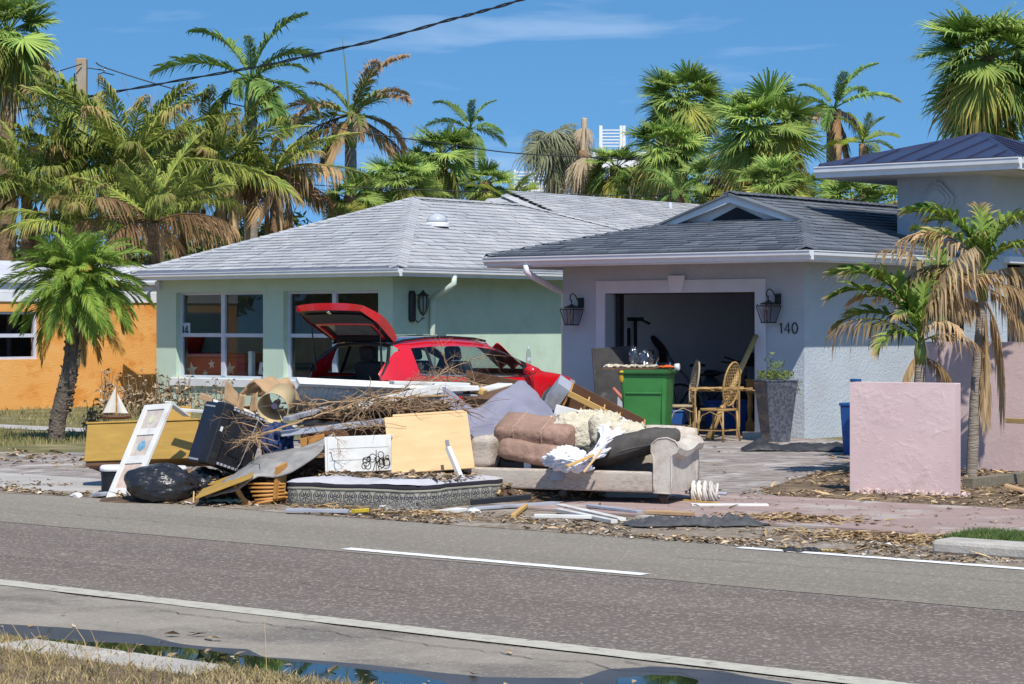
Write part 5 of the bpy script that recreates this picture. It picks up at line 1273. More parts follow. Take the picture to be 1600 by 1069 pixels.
# black frame round the open rear end
b = MB(); sec = ring(.02); up_ = ring(.36)
for sg in (-1, 1):
    pts = [(.01, sg * (sec[3][0] - .02), .62), (.015, sg * (sec[4][0] - .02), .80), (.02, sg * (sec[5][0] - .03), .93), (.16, sg * (ring(.16)[6][0] + .0), 1.14), (.38, sg * (up_[7][0] - .03), up_[7][1] - .01)]
    b.tube(pts, .026, 6)
b.tube([(.38, y * (up_[7][0] - .03), up_[9][1] - .02 - .03 * y * y) for y in (-1, -.5, 0, .5, 1)], .024, 6); b.tube([(.01, -.68, .62), (.01, .68, .62)], .03, 6)
b.build('hatch_seal', m_trimk, CAR)
for sg in (-1, 1):
    b = MB(); b.grid(lambda u, v: (.0 - .012 + .08 * u * u, sg * (sec[4][0] - .16 + .19 * u), .72 + .17 * v + .02 * u), 6, 6); b.build('tail_lamp', m_lampr, CAR, smooth=True)
    b = MB(); b.grid(lambda u, v: (4.13 - .30 * u, sg * (lerp_tab(HALF, 4.13 - .30 * u) + .004), .70 + .10 * v + .05 * u), 6, 4); b.build('headlight', mat('headlight', (.6, .62, .65), rough=.05, coat=1) if 'headlight' not in bpy.data.materials else bpy.data.materials['headlight'], CAR, smooth=True)
b = MB(); b.lathe([(.02, 0), (.075, .02), (.08, .07), (.04, .12)], 12, Matrix.Translation((2.70, -.97, .985)) @ Matrix.Rotation(R(90), 4, 'Y') @ Matrix.Diagonal((.8, 1.25, 1, 1))); b.bar((2.75, -.86, .96), (2.77, -.93, .98), .05); b.build('wing_mirror', m_red, CAR, smooth=True)
# raised tailgate: outer skin, dark inner trim, rear screen, two gas struts
hx, hzp = .42, 1.42
TG_ang = R(31)
Tt = Matrix.Translation((hx, 0, hzp)) @ Matrix.Rotation(TG_ang, 4, 'Y') @ Matrix.Rotation(PI, 4, 'Z')
def tgw(s): return .57 + .10 * min(1, s / .5) - .07 * max(0, (s - .5) / .3)
def tgp(u, v, off):      # u across, v from hinge to lip
    s = v * .80; y = (u * 2 - 1); hgt = .04 + .10 * math.sin(PI * min(1, s / .80) ** .8) + (.03 * max(0, (s - .45) / .4) ** 1)
    hgt *= (1 - .35 * abs(y) ** 4)
    return (s + .05 * math.cos(y * 1.2) * v, y * tgw(s), hgt * off + (0 if off else 0))
b = MB(); b.T = Tt; b.grid(lambda u, v: tgp(u, v, 1), 14, 14); tg_ = b.build('tailgate', m_red, CAR, smooth=True)
b = MB(); b.T = Tt
for sg in (0, 1): b.grid(lambda u, v: (lambda a, c: tuple(a[k] + (c[k] - a[k]) * u for k in range(3)))(tgp(sg, v, 1), (tgp(sg, v, 0)[0], tgp(sg, v, 0)[1] * .95, -.03)), 2, 14)
b.grid(lambda u, v: (lambda a, c: tuple(a[k] + (c[k] - a[k]) * v for k in range(3)))(tgp(u, 1, 1), (tgp(u, 1, 0)[0] - .05, tgp(u, 1, 0)[1] * .95, -.02)), 14, 2)
b.build('tailgate_edge', m_red, tg_, smooth=True)
b = MB(); b.T = Tt
def ip(u, v): p = tgp(u, v, 0); return (p[0] * .97, p[1] * .95, -.03 + .02 * math.sin(PI * v))
hole = (.16, .84, .18, .52)
NU, NV = 24, 24
for i in range(NU):
    for j in range(NV):
        u, v = (i + .5) / NU, (j + .5) / NV
        if hole[0] < u < hole[1] and hole[2] < v < hole[3]: continue
        b.poly([ip(i / NU, j / NV), ip((i + 1) / NU, j / NV), ip((i + 1) / NU, (j + 1) / NV), ip(i / NU, (j + 1) / NV)])
b.build('inner_trim', m_trimk, tg_, smooth=True)
b = MB(); b.T = Tt; b.grid(lambda u, v: (lambda p: (p[0], p[1], p[2] + .012))(ip(hole[0] + (hole[1] - hole[0]) * u, hole[2] + (hole[3] - hole[2]) * v)), 6, 6); b.build('rear_screen', mat('rear_screen', (.16, .17, .17), (.10, .11, .11), rough=.12, spec=.8), tg_)
b = MB(); b.T = Tt; b.grid(lambda u, v: (lambda p: (p[0], p[1], p[2] - .018))(ip(.05 + .9 * u, .60 + .30 * v)), 8, 6); b.build('trim_panel', m_cladd, tg_)
b = MB(); b.T = Tt
for a, c in (((.10, .57), (.90, .57)), ((.10, .57), (.10, .14)), ((.90, .57), (.90, .14))): b.tube([tuple(Vector(ip(a[0] + (c[0] - a[0]) * k / 6, a[1] + (c[1] - a[1]) * k / 6)) + Vector((0, 0, -.012))) for k in range(7)], .022, 6)
b.build('inner_ridge', m_red, tg_, smooth=True)
b = MB(); b.T = Tt; q = ip(.5, .95); b.lathe([(.035, 0), (.035, .012)], 14, Matrix.Translation((q[0], q[1], q[2] - .02))); b.build('latch', m_chrome, tg_)
for sg in (-1, 1):
    b = MB(); a = Vector((.10, sg * .60, 1.02)); c = Tt @ Vector((.42, -sg * .62, -.04)); b.tube([a, a.lerp(c, .55)], .016, 8); b.tube([a.lerp(c, .55), c], .009, 8); b.build('gas_strut', m_trimk, CAR)
# load in the boot
lo_ = CAR.matrix_basis
def inboot(p): return Matrix.Translation(CAR.location) @ Matrix.Rotation(R(90), 4, 'Z') @ Vector(p)
b = MB(); b.bar(inboot((.12, .45, .72)), inboot((.75, -.15, .84)), .12, .05); tag(b.build('folded_board', m_white, bevel=.01), 'white folded plastic board lying in the open boot of the red car', 'board')
b = MB(); b.grid(lambda u, v: inboot((.25 + .16 * math.sin(PI * v) * math.cos(2 * PI * u) * (1 + .3 * fbm((u * 6, v * 5, 1), 1)), -.42 + .14 * math.sin(PI * v) * math.sin(2 * PI * u), .72 + .09 * math.cos(PI * v))), 16, 10, True); tag(b.build('bag', mat('bag_green', (.02, .25, .09), rough=.4), smooth=True), 'small green plastic bag in the right corner of the open boot', 'bag')
b = MB(); b.box(-.22, .22, -.3, .3, 0, .18, Matrix.Translation(inboot((.75, .25, .66))) @ Matrix.Rotation(.4, 4, 'Z')); tag(b.build('box', mat('box_blue', (.05, .07, .12), rough=.6), bevel=.02), 'dark blue box further back in the open boot', 'box')
# bottle and broken red reflector piece standing on the bonnet
bt = inboot((3.15, -.62, lerp_tab(TOP, 3.15) - .005))
BT = thing('bottle', 'clear water bottle standing on the bonnet of the red car', 'bottle', bt)
MB().lathe([(.03, 0), (.036, .01), (.036, .13), (.032, .15), (.036, .17), (.03, .2), (.014, .235), (.014, .25)], 14).build('bottle_body', glassmat('bottle_plastic', (.85, .88, .9), .1), BT, smooth=True)
MB().lathe([(.017, .245), (.017, .268)], 12).build('cap', m_white, BT); MB().lathe([(.0365, .07), (.0365, .12)], 14, cap=False).build('bottle_wrap', mat('wrap', (.5, .56, .62)), BT)
b = MB(); c0 = inboot((2.95, -.25, lerp_tab(TOP, 2.95) + .01)); b.grid(lambda u, v: c0 + Vector((.5 * (u - .5), .7 * (v - .5), .03 + .035 * math.sin(u * 14 + v * 5) - .32 * (v - .5))), 14, 14); tag(b.build('cloth', m_red, smooth=True, solid=.01), 'bright red crumpled cloth on the bonnet below the windscreen', 'cloth')
# ------------------------------------------------------------------ storm debris heap along the kerb
m_ply = mat('plywood', (.70, .47, .25), (.62, .40, .20), rough=.8, scale=2, stretch=(1, 1, 6), bump=.15, bscale=30, c3=(.45, .29, .15), s3=4, lo3=.60, hi3=.8)
m_yel = mat('yellow_varnish', (.52, .32, .075), (.40, .235, .05), rough=.45, scale=2.5, stretch=(1, 1, 7), bump=.1, bscale=40, c3=(.60, .42, .14), s3=2.5, lo3=.56, hi3=.75)
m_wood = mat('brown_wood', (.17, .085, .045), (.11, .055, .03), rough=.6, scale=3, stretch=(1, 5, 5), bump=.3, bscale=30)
m_wood2 = mat('honey_wood', (.52, .26, .075), (.42, .19, .05), rough=.5, scale=3, stretch=(1, 6, 6), bump=.2, bscale=30)
m_pine = mat('pine_board', (.66, .42, .15), (.54, .32, .1), rough=.6, scale=3, stretch=(1, 6, 6), bump=.2, bscale=30)
m_wpaint = mat('white_painted_board', (.74, .73, .70), (.62, .6, .56), rough=.6, scale=2.5, bump=.15, bscale=40, c3=(.40, .33, .24), s3=3.0, lo3=.55, hi3=.80)
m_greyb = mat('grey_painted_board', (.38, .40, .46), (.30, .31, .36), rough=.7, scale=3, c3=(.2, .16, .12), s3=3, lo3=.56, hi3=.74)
m_foam = mat('lilac_foam', (.255, .25, .315), (.20, .197, .255), rough=.95, scale=3.5, bump=.5, bscale=90, c3=(.17, .16, .21), s3=2.2, lo3=.56, hi3=.8)
m_carpet = mat('grey_carpet', (.30, .29, .28), (.22, .21, .2), rough=1, scale=6, bump=.8, bscale=160, c3=(.4, .38, .35), s3=2.2)
m_sofa = mat('sofa_chenille', (.60, .51, .43), (.36, .28, .225), rough=1, scale=15, stretch=(1.2, 2.5, 8), bump=.9, bscale=50, lo=.40, hi=.64, c3=(.62, .56, .48), s3=1.2, lo3=.45, hi3=.7)
m_sofab = mat('sofa_back_fabric', (.56, .485, .415), (.44, .37, .31), rough=1, scale=16, bump=.5, bscale=90, lo=.42, hi=.6, c3=(.58, .54, .47), s3=1.5)
m_brown = mat('brown_suede', (.33, .21, .155), (.21, .125, .09), rough=.95, scale=3, bump=.7, bscale=14, bdist=.03, c3=(.42, .26, .20), s3=1.6)
m_charc = mat('charcoal_cushion', (.082, .074, .068), (.062, .056, .052), rough=1, scale=6, bump=.9, bscale=120, c3=(.11, .1, .09), s3=3)
m_sheet = mat('white_sheet', (.80, .80, .86), (.70, .70, .77), rough=.85, scale=3, c3=(.6, .57, .52), s3=3, lo3=.6, hi3=.8)
m_cream = mat('torn_foam', (.66, .60, .47), (.55, .48, .35), rough=1, scale=8, bump=1, bscale=22, bdist=.03, c3=(.35, .27, .15), s3=3.5, lo3=.58, hi3=.72)
m_bag = mat('black_bag', (.014, .014, .017), (.022, .022, .026), rough=.32, scale=3, spec=.6, bump=.9, bscale=7, bdist=.03, stretch=(1, 2.6, 2.6))
m_blk = mat('black_plastic', (.012, .0125, .017), (.019, .019, .024), rough=.48, scale=3, spec=.4, bump=.1, bscale=60, c3=(.035, .032, .028), s3=4, lo3=.62, hi3=.85)
m_card = mat('cardboard', (.47, .31, .175), (.38, .24, .13), rough=.9, scale=4, c3=(.3, .18, .09), s3=3, lo3=.6, hi3=.75)
m_shade = mat('lampshade', (.58, .44, .24), (.5, .36, .18), rough=.8, scale=4)
m_root = mat('dry_root', (.34, .22, .13), (.24, .15, .09), rough=1, scale=6, bump=.5, bscale=30)
m_branch = mat('dry_branch', (.42, .28, .16), (.32, .2, .11), rough=.95, scale=5)
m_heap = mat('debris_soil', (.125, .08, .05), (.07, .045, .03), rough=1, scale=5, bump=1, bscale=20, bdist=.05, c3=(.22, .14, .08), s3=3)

def blob(fn, nu=28, nv=18): 
    b = MB(); b.grid(fn, nu, nv, True); return b
def sph(u, v): return math.cos(2 * PI * u) * math.sin(PI * v), math.sin(2 * PI * u) * math.sin(PI * v), -math.cos(PI * v)
def sgp(x, p): return math.copysign(abs(x) ** p, x)
def pillow(b, w, d, h, p=.55, seed=0, amp=.03, T=None, nu=40, nv=24, wr=5):
    T = T or Matrix()
    def f(u, v):
        x, y, z = sph(u, v); q = Vector((sgp(x, p) * w / 2, sgp(y, p) * d / 2, sgp(z, .8) * h / 2))
        e = (abs(x) ** 3 + abs(y) ** 3); q.z *= 1 - .25 * min(1, e)
        n_ = fbm((q.x * wr, q.y * wr, q.z * wr + seed), 1); q += Vector((x, y, z)) * amp * n_
        return T @ q
    b.grid(f, nu, nv, True); return b
def patch(name, label, cat, top, bot, m, nu=40, nv=14, th=.03, bulge=0.0, fold=0.0, fs=3.0, seed=0, vec=None, group=None):
    """a sheet hung between two space curves"""
    def cr(P, u):
        f = u * (len(P) - 1); k = min(int(f), len(P) - 2); t = f - k; pm, p, q, qn = P[max(k - 1, 0)], P[k], P[k + 1], P[min(k + 2, len(P) - 1)]
        return .5 * ((2 * p) + (q - pm) * t + (2 * pm - 5 * p + 4 * q - qn) * t * t + (3 * p - pm - 3 * q + qn) * t ** 3)
    bv = vec or (-AX_F + Vector((0, 0, .3))).normalized(); b = MB()
    def f(u, v):
        p = cr(top, u).lerp(cr(bot, u), v); n_ = fbm((u * fs * 3, v * fs, seed), 1)
        return p + bv * (bulge * math.sin(PI * v) + fold * n_)
    b.grid(f, nu, nv); return tag(b.build(name, m, smooth=True, solid=th), label, cat, group)
def board(name, label, cat, p0, pu, pv, th, m, group=None, bevel=.004, back=True):
    o, L, H = framed(name, label, cat, p0, pu, pv, group)
    return o, L, H
def plank(label, a, c, w, h, m, cat='plank', name='plank', group=None, roll=0, bevel=.004):
    b = MB(); b.bar(a, c, w, h, roll); return tag(b.build(name, m, bevel=bevel), label, cat, group)

# low soil-and-leaf mound the heap rests on
b = MB(); hp0 = W(560, 505, 21.6); hp0.z = 0
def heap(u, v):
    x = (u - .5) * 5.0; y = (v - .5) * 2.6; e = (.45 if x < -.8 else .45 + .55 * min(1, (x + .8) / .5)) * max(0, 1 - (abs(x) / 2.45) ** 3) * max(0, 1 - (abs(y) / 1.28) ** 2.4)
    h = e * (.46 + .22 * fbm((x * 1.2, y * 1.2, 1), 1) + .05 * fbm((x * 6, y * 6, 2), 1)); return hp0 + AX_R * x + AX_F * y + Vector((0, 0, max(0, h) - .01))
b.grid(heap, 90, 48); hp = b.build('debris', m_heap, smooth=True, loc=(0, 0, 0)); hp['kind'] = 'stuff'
def heap_pl():
    u, v = random.random(), random.random(); p = heap(u, v); return (p.x, p.y, p.z + .02) if p.z > .03 else None
litter('leaf_litter', 7000, heap_pl, .028, m_litter, 21, .6); litter('straw_litter', 2500, heap_pl, .016, m_straw, 22, .6, (3, 10))

# yellow cabinet on the left with dark tub under it
o, L, H = framed('cabinet', 'long mustard yellow wooden cabinet lying at the left end of the heap', 'cabinet', W(131, 721, 22.4), W(305, 716, 22.0), W(137, 660, 22.5))
MB().box(0, L, .0, .40, 0, H - .02).build('carcass', m_yel, o, bevel=.006); MB().box(-.01, L + .01, -.012, .42, H - .018, H).build('top_board', m_yel, o, bevel=.004); MB().box(0.01, L * .45, .02, .34, -.045, -.003).build('plinth', m_wood, o)
o, L, H = framed('board', 'mustard yellow board standing behind the shuttered panel and the cabinet', 'board', W(238, 700, 22.6), W(296, 697, 22.5), W(244, 637, 22.7)); MB().box(0, L, 0, .03, 0, H).build('board_face', m_yel, o, bevel=.004)
pt = W(200, 768, 21.6); pt.z = 0
tb = cthing('storage_tub', 'dark ribbed tub with a white lid under the yellow cabinet', 'tub', pt, 8)
def rrect(w, d, r, n=5):
    return [(sx * (w / 2 - r) + r * math.cos(R(a0 + 90 * k / n)), sy * (d / 2 - r) + r * math.sin(R(a0 + 90 * k / n))) for sx, sy, a0 in ((1, 1, 0), (-1, 1, 90), (-1, -1, 180), (1, -1, 270)) for k in range(n + 1)]
b = MB()
for z0, z1, s in ((0, .03, .96), (.03, .2, 1), (.2, .215, 1.02), (.215, .23, .99)):
    b.prism([(x * s, y * s, z0) for x, y in rrect(.50, .42, .1)], (0, 0, z1 - z0))
b.build('tub_body', m_blk, tb); b = MB(); b.prism([(x, y, .231) for x, y in rrect(.53, .45, .11)], (0, 0, .045)); b.build('lid', m_white, tb, bevel=.015)
b = MB(); b.prism([(x, y, 0) for x, y in rrect(.32, .3, .05)], (0, 0, .2)); b.prism([(x, y, .2) for x, y in rrect(.35, .33, .06)], (0, 0, .03))
t2 = cthing('storage_tub', 'second white lidded tub half hidden between panel and black bag', 'tub', base_of(262, 21.7), 10); b.build('tub_body', m_blk, t2); b = MB(); b.prism([(x, y, .231) for x, y in rrect(.36, .34, .06)], (0, 0, .03)); b.build('lid', m_white, t2, bevel=.01)
# model sailboat on the cabinet
pS = W(182, 657, 22.55); SB = cthing('model_sailboat', 'model sailboat with two cream sails standing on the yellow cabinet', 'model boat', pS, 4)
k2 = 22.55 / FPX
b = MB(); b.grid(lambda u, v: ((u - .5) * 46 * k2, .035 * math.sin(PI * u) ** .6 * math.cos(PI * v), .012 + .035 * (1 - math.sin(PI * v)) + .012 * (2 * u - 1) ** 2), 18, 8); b.build('hull', m_wood, SB, smooth=True, solid=.006); MB().box(-.12, .12, -.025, .025, .042, .05).build('deck', m_wood, SB)
b = MB(); b.tube([(0, 0, .04), (0, 0, 57 * k2)], .0045, 6); b.tube([(-22 * k2, 0, .07), (0, 0, .075)], .003, 5); b.tube([(0, 0, .07), (20 * k2, 0, .065)], .003, 5); b.build('mast', m_wood2, SB)
for P_, nm in ((((-21 * k2, 0, .078), (-.008, 0, .08), (-.006, 0, 54 * k2)), 'sail'), (((.008, .0, .075), (18 * k2, 0, .072), (.006, 0, 44 * k2)), 'sail')):
    b = MB(); A3, B3, C3 = [Vector(q) for q in P_]; b.grid(lambda u, v: A3.lerp(B3, u).lerp(C3, v) + Vector((0, -.03 * math.sin(PI * u) * (1 - v), 0)), 8, 10); b.build(nm, mat('sailcloth', (.68, .64, .56), (.58, .54, .47), rough=.9) if 'sailcloth' not in bpy.data.materials else bpy.data.materials['sailcloth'], SB, smooth=True)
b = MB()
for a, c in (((-24 * k2, 0, .05), (0, 0, 57 * k2)), ((0, 0, 57 * k2), (25 * k2, 0, .03)), ((0, 0, 57 * k2), (14 * k2, .03, .05))): b.tube([a, c], .0022, 4)
b.build('rigging', m_straw, SB)

# white shutter-like panel with three painted shells
o, L, H = framed('decorative_panel', 'narrow white framed panel with three painted seashells leaning on the yellow cabinet', 'wall panel', W(165, 778, 21.0), W(207, 776, 20.78), W(223, 633, 21.5))
zz = [0, .10, .36, .44, .665, .735, .94, 1.0]; H_ = H
st_ = L * .17
b = MB(); b.box(0, st_, 0, .035, 0, H); b.box(L - st_, L, 0, .035, 0, H); b.build('stile', m_wpaint, o, bevel=.004)
for k in (0, 2, 4, 6): MB().box(st_ + .001, L - st_ - .001, .002, .033, zz[k] * H, zz[k + 1] * H).build('rail', m_wpaint, o, bevel=.003)
shc = [((.62, .48, .40), (.55, .38, .30), (.70, .60, .52)), ((.60, .52, .46), (.12, .28, .42), (.22, .40, .52)), ((.58, .50, .45), (.50, .50, .36), (.62, .58, .46))]
for k, zi in enumerate((1, 3, 5)):
    z0, z1 = zz[zi] * H, zz[zi + 1] * H
    MB().box(st_ - .002, L - st_ + .002, .014, .024, z0, z1).build('inset', mat('inset_%d' % k, shc[k][0], tuple(x * .75 for x in shc[k][0]), rough=.9, scale=9, c3=(.36, .33, .22), s3=5, lo3=.55, hi3=.7), o)
    b = MB(); cx_, cz_ = L / 2 + (.004 if k == 1 else -.004), (z0 + z1) / 2; sz = (z1 - z0) * .33
    for j in range(9):                       # ribbed shell, flat relief print
        a0 = R(20 + 140 * j / 9); a1 = R(20 + 140 * (j + 1) / 9); rr = 1 if j % 2 else .9
        b.prism([(cx_, .0138, cz_ - sz * .8), (cx_ + math.cos(a0) * sz * .75, .0138, cz_ - sz * .8 + math.sin(a0) * sz * 1.6 * rr), (cx_ + math.cos(a1) * sz * .75, .0138, cz_ - sz * .8 + math.sin(a1) * sz * 1.6 * rr)], (0, -.003 - .002 * (j % 2), 0))
    b.build('shell_relief', mat('shell_%d' % k, shc[k][1], shc[k][2], rough=.8, scale=30), o)
plank('short white painted board propped against the top corner of the shell panel', W(262, 628, 21.6), W(292, 650, 21.8), .09, .02, m_wpaint)
plank('white batten lying behind the shell panel towards the black trunk', W(275, 640, 21.9), W(330, 644, 21.7), .05, .03, m_wpaint)

# black rubbish bags
def trash_bag(name, label, p, w, d, h, yaw, seed, knot):
    th = cthing(name, label, 'rubbish bag', p, yaw); rng = random.Random(seed)
    def f(u, v):
        x, y, z = sph(u, v); q = Vector((x * w / 2, y * d / 2, sgp(z, .7) * h / 2 + h / 2))
        k_ = max(0, (q.x / (w / 2))) ; tap = 1 - .62 * k_ ** 2.2
        q.y *= tap; q.z = (q.z - h * .45) * tap + h * .45 - .10 * k_ ** 3 * h
        g_ = fbm((q.x * 3 + seed, q.y * 3, q.z * 3), 1, 3); c1 = fbm((q.x * 1.2 + q.z * 2 + seed, q.y * 3.5, q.z * 5 - q.x * 2), 1, 2); c2 = fbm((q.x * 9 - q.z * 4 + seed, q.y * 3, q.z * 4), 1, 2)
        st = math.sin(math.atan2(q.y, q.z - h * .45) * 11 + seed) * .012 * k_ ** 1.5
        q += Vector((x, y, z)) * (.05 * g_ + st - .018 * max(0, 1 - abs(c1) * 5) - .010 * max(0, 1 - abs(c2) * 5)); q.z = max(q.z, .003 * (1 + x)); return q
    b = MB(); b.grid(f, 72, 44, True); b.build('bag_skin', m_bag, th, smooth=True)
    b = MB(); kx_ = Vector((w / 2 * .97, 0, h * .40))
    for j in range(9):
        a = j * 2 * PI / 9; b.poly([kx_ + Vector((-.03, 0, 0)), kx_ + Vector((.03, .035 * math.cos(a), .035 * math.sin(a))), kx_ + Vector((.11 + .02 * math.sin(j * 5), .085 * math.cos(a), .085 * math.sin(a))), kx_ + Vector((.04, .04 * math.cos(a + .7), .04 * math.sin(a + .7)))])
    if knot: b.build('knot', m_bag, th)
    return th
trash_bag('rubbish_bag', 'big shiny black rubbish bag lying in front of the black trunk, knot to the right', G(256, 786), .70, .46, .36, 5, 3, True)
trash_bag('rubbish_bag', 'smaller black rubbish bag behind the knot of the big bag', base_of(326, 21.1), .40, .42, .30, -10, 8, False)

# black plastic trunk standing on its corner
o = thing('storage_box', 'large black plastic trunk tipped on end with rivets and a wire handle', 'trunk')
o.matrix_world = Matrix.Translation(W(322, 722, 20.85)) @ Matrix.Rotation(YAW, 4, 'Z') @ Matrix.Rotation(R(17), 4, 'Y') @ Matrix.Rotation(R(-9), 4, 'X') @ Matrix.Rotation(R(34), 4, 'Z')
L, H, Dp = .46, .57, .36
MB().box(.07, L + .02, .0, Dp, 0, H).build('body', m_blk, o, bevel=.015); MB().box(-.02, .10, -.025, .138, -.015, H + .015).build('band', m_blk, o, bevel=.02)
b = MB(); b.box(.0, .066, .14, Dp + .03, -.02, H + .005); b.build('lid', mat('navy_plastic', (.012, .014, .028), (.018, .02, .036), rough=.4), o, bevel=.015)
b = MB()
for z in (.0, H): 
    for k in range(9): x = .10 + (L - .12) * k / 8; b.box(x, x + .022, -.02, .0, z - .03 if z else .012, z - .01 if z else .034)
    for k in range(6):
        b.box(-.008, .001, .17 + .033 * k, .185 + .033 * k, (z - .045 if z else .0), (z - .03 if z else .018))
o_ = b.build('rivets', m_greyb, o); o_['kind'] = 'stuff'
for z in (.05, H - .10): MB().box(.0, .07, -.029, -.024, z, z + .06).build('hand_slot', m_iron, o)
for k in (.30, .55, .80): MB().box(.08 + (L - .1) * k, .086 + (L - .1) * k, -.006, .0, .04, H - .05).build('rib', m_blk, o)
MB().box(.02, .045, -.029, -.0255, H * .55, H * .63).build('tag', m_white, o)
b = MB(); xb = L * .72; b.tube([(xb + .05, -.012, H - .02), (xb + .04, -.03, H - .05), (xb, -.03, .09), (xb - .02, -.03, .03), (xb + .03, -.03, .01), (xb + .09, -.012, -.005)], .005, 5); b.build('wire_handle', mat('wire', (.55, .53, .5), rough=.4, metal=.6), o)

# lampshade and crushed cardboard carton
o, L, H = framed('lampshade', 'beige drum lampshade lying on its side with its open end towards the street', 'lampshade', W(430, 634, 21.2), W(462, 644, 21.25), W(414, 664, 21.3))
ax = (W(446, 612, 21.65) - W(423, 640, 21.15)); c0 = W(426, 638, 21.15); q = ax.to_track_quat('Z', 'Y').to_matrix().to_4x4(); mi = o.matrix_world.inverted()
b = MB(); b.T = mi @ Matrix.Translation(c0) @ q; b.lathe([(.152, 0), (.128, .36), (.126, .36), (.15, 0), (.152, 0)], 36, cap=False); b.build('shade', m_shade, o, smooth=True)
b = MB(); b.T = mi @ Matrix.Translation(c0) @ q; b.lathe([(.154, -.004), (.154, .012), (.147, .012), (.147, -.004), (.154, -.004)], 36, cap=False)
for a in (0, 2.1, 4.2): b.tube([(.15 * math.cos(a), .15 * math.sin(a), .03), (.03 * math.cos(a), .03 * math.sin(a), .1)], .004, 5)
b.build('ring', mat('shade_ring', (.62, .52, .36), rough=.7), o); b = MB(); b.T = mi @ Matrix.Translation(c0) @ q; b.lathe([(.03, .06), (.035, .14), (.02, .22)], 12); b.build('bulb_holder', mat('holder', (.42, .36, .46), rough=.4), o)
pc = W(388, 640, 21.5); CB = cthing('cardboard_carton', 'crushed brown cardboard carton with open flaps left of the lampshade', 'carton', pc, 14)
rng = random.Random(5); kk = 21.5 / FPX
def flap(pts, nm='flap'):
    b = MB(); A, B_, C, D = [Vector((x * kk, y, -(z) * kk)) for x, y, z in pts]
    b.grid(lambda u, v: A.lerp(B_, u).lerp(D.lerp(C, u), v) + Vector((0, .02 * fbm((u * 2, v * 2, A.x * 9), 1), .012 * fbm((u * 3, v * 3, A.x), 1))), 8, 8); b.build(nm, m_card, CB, smooth=True, solid=.006)
for pts in (((-36, .0, -48), (-12, .12, -22), (-14, .05, -2), (-38, -.02, -14)), ((-12, .12, -22), (6, .05, -46), (44, .1, -46), (30, .15, -18)), ((6, -.02, -46), (38, .0, -52), (58, -.1, -30), (24, -.14, -26)), ((-14, .0, -24), (-6, -.1, -24), (-12, -.12, 6), (-20, -.05, 4)), ((6, .05, -20), (14, -.05, -28), (10, -.1, 4), (2, 0, 4)), ((40, .1, -46), (66, .05, -50), (66, .0, -36), (44, .05, -30)), ((-14, .1, -4), (40, .1, -8), (36, .3, 6), (-10, .3, 8)), ((62, -.06, -50), (70, -.08, -38), (84, -.02, -10), (46, -.12, -20))): flap(pts)
plank('splintered timber end with chewed cardboard, above the black trunk', W(312, 618, 21.5), W(332, 626, 21.5), .07, .06, m_card)
plank('dirty white board sloping down right behind the black trunk rivets', W(322, 624, 21.6), W(402, 648, 21.5), .12, .03, m_wpaint)

# long white corrugated panel across the heap
o, L, H = framed('garage_panel', 'long white ribbed panel lying across the heap with its clean top edge in the sun', 'panel', W(448, 646, 21.9), W(700, 655, 22.9), W(441, 597, 21.6))
MB().box(-.02, L, -.035, .06, H - .02, H + .02).build('top_edge', m_wpaint, o, bevel=.004); b = MB(); nr = int(L / .055)
b.grid(lambda u, v: (u * L, .0 + .012 * math.sin(u * nr * 2 * PI / 1.0) , v * (H - .021)), nr * 6, 2); b.build('ribbed_face', m_wpaint, o, smooth=True, solid=.004)
plank('clean white board continuing right of the ribbed panel under the roots', W(612, 598, 22.0), W(730, 601, 22.3), .16, .035, m_wpaint)
plank('white painted door edge slanting up to the lilac foam', W(560, 636, 21.3), W(690, 606, 21.5), .05, .09, m_wpaint)
plank('white board with raw yellow end beside the lilac foam', W(690, 608, 21.8), W(742, 606, 21.9), .3, .045, m_wpaint)
plank('raw timber block end at the right of the white boards', W(738, 606, 21.85), W(758, 614, 21.8), .1, .05, m_pine)
plank('grey painted beam lying above the white fridge panel', W(438, 678, 20.9), W(622, 655, 21.2), .10, .05, m_greyb)
plank('grey blue plank running from the lampshade to the right', W(447, 655, 21.1), W(515, 637, 21.6), .08, .04, m_greyb)
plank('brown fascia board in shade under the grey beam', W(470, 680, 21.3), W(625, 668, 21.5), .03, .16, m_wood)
plank('orange brown block of timber behind the carpet end', W(470, 692, 21.2), W(508, 684, 21.2), .1, .08, m_wood2)
plank('short honey coloured stick between blue cloth and carpet', W(424, 706, 21.0), W(434, 692, 21.05), .012, .012, m_pine)
o = patch('cloth', 'dark blue cloth bundle stuffed behind the black trunk', 'cloth', [W(412, 664, 21.2), W(440, 660, 21.1), W(462, 670, 21.2)], [W(408, 712, 21.0), W(436, 716, 20.95), W(458, 708, 21.05)], mat('blue_cloth', (.02, .045, .14), (.012, .02, .06), rough=.8, scale=9), 24, 16, .01, .08, .09, 3.5, 3)
for i, (x0, y0, x1, y1, dd, w, h, m_, lb) in enumerate(((452, 668, 510, 645, 21.5, .14, .02, m_wpaint, 'dirty white strip half buried left of the roots'), (500, 660, 560, 640, 21.6, .12, .02, m_greyb, 'grey tile-like board under the branches'), (660, 640, 700, 655, 21.7, .2, .02, m_greyb, 'grey slatted board under the lilac foam end'), (745, 612, 790, 600, 22.3, .25, .02, m_wpaint, 'white square board sticking up behind the foam peak'), (540, 690, 606, 690, 21.4, .05, .2, m_wood, 'dark wood panel in the gap over the white fridge panel'), (690, 615, 735, 618, 22.0, .25, .02, m_greyb, 'grey clapboard piece between the white boards and the foam'))):
    plank(lb, W(x0, y0, dd), W(x1, y1, dd + .2), w, h, m_)
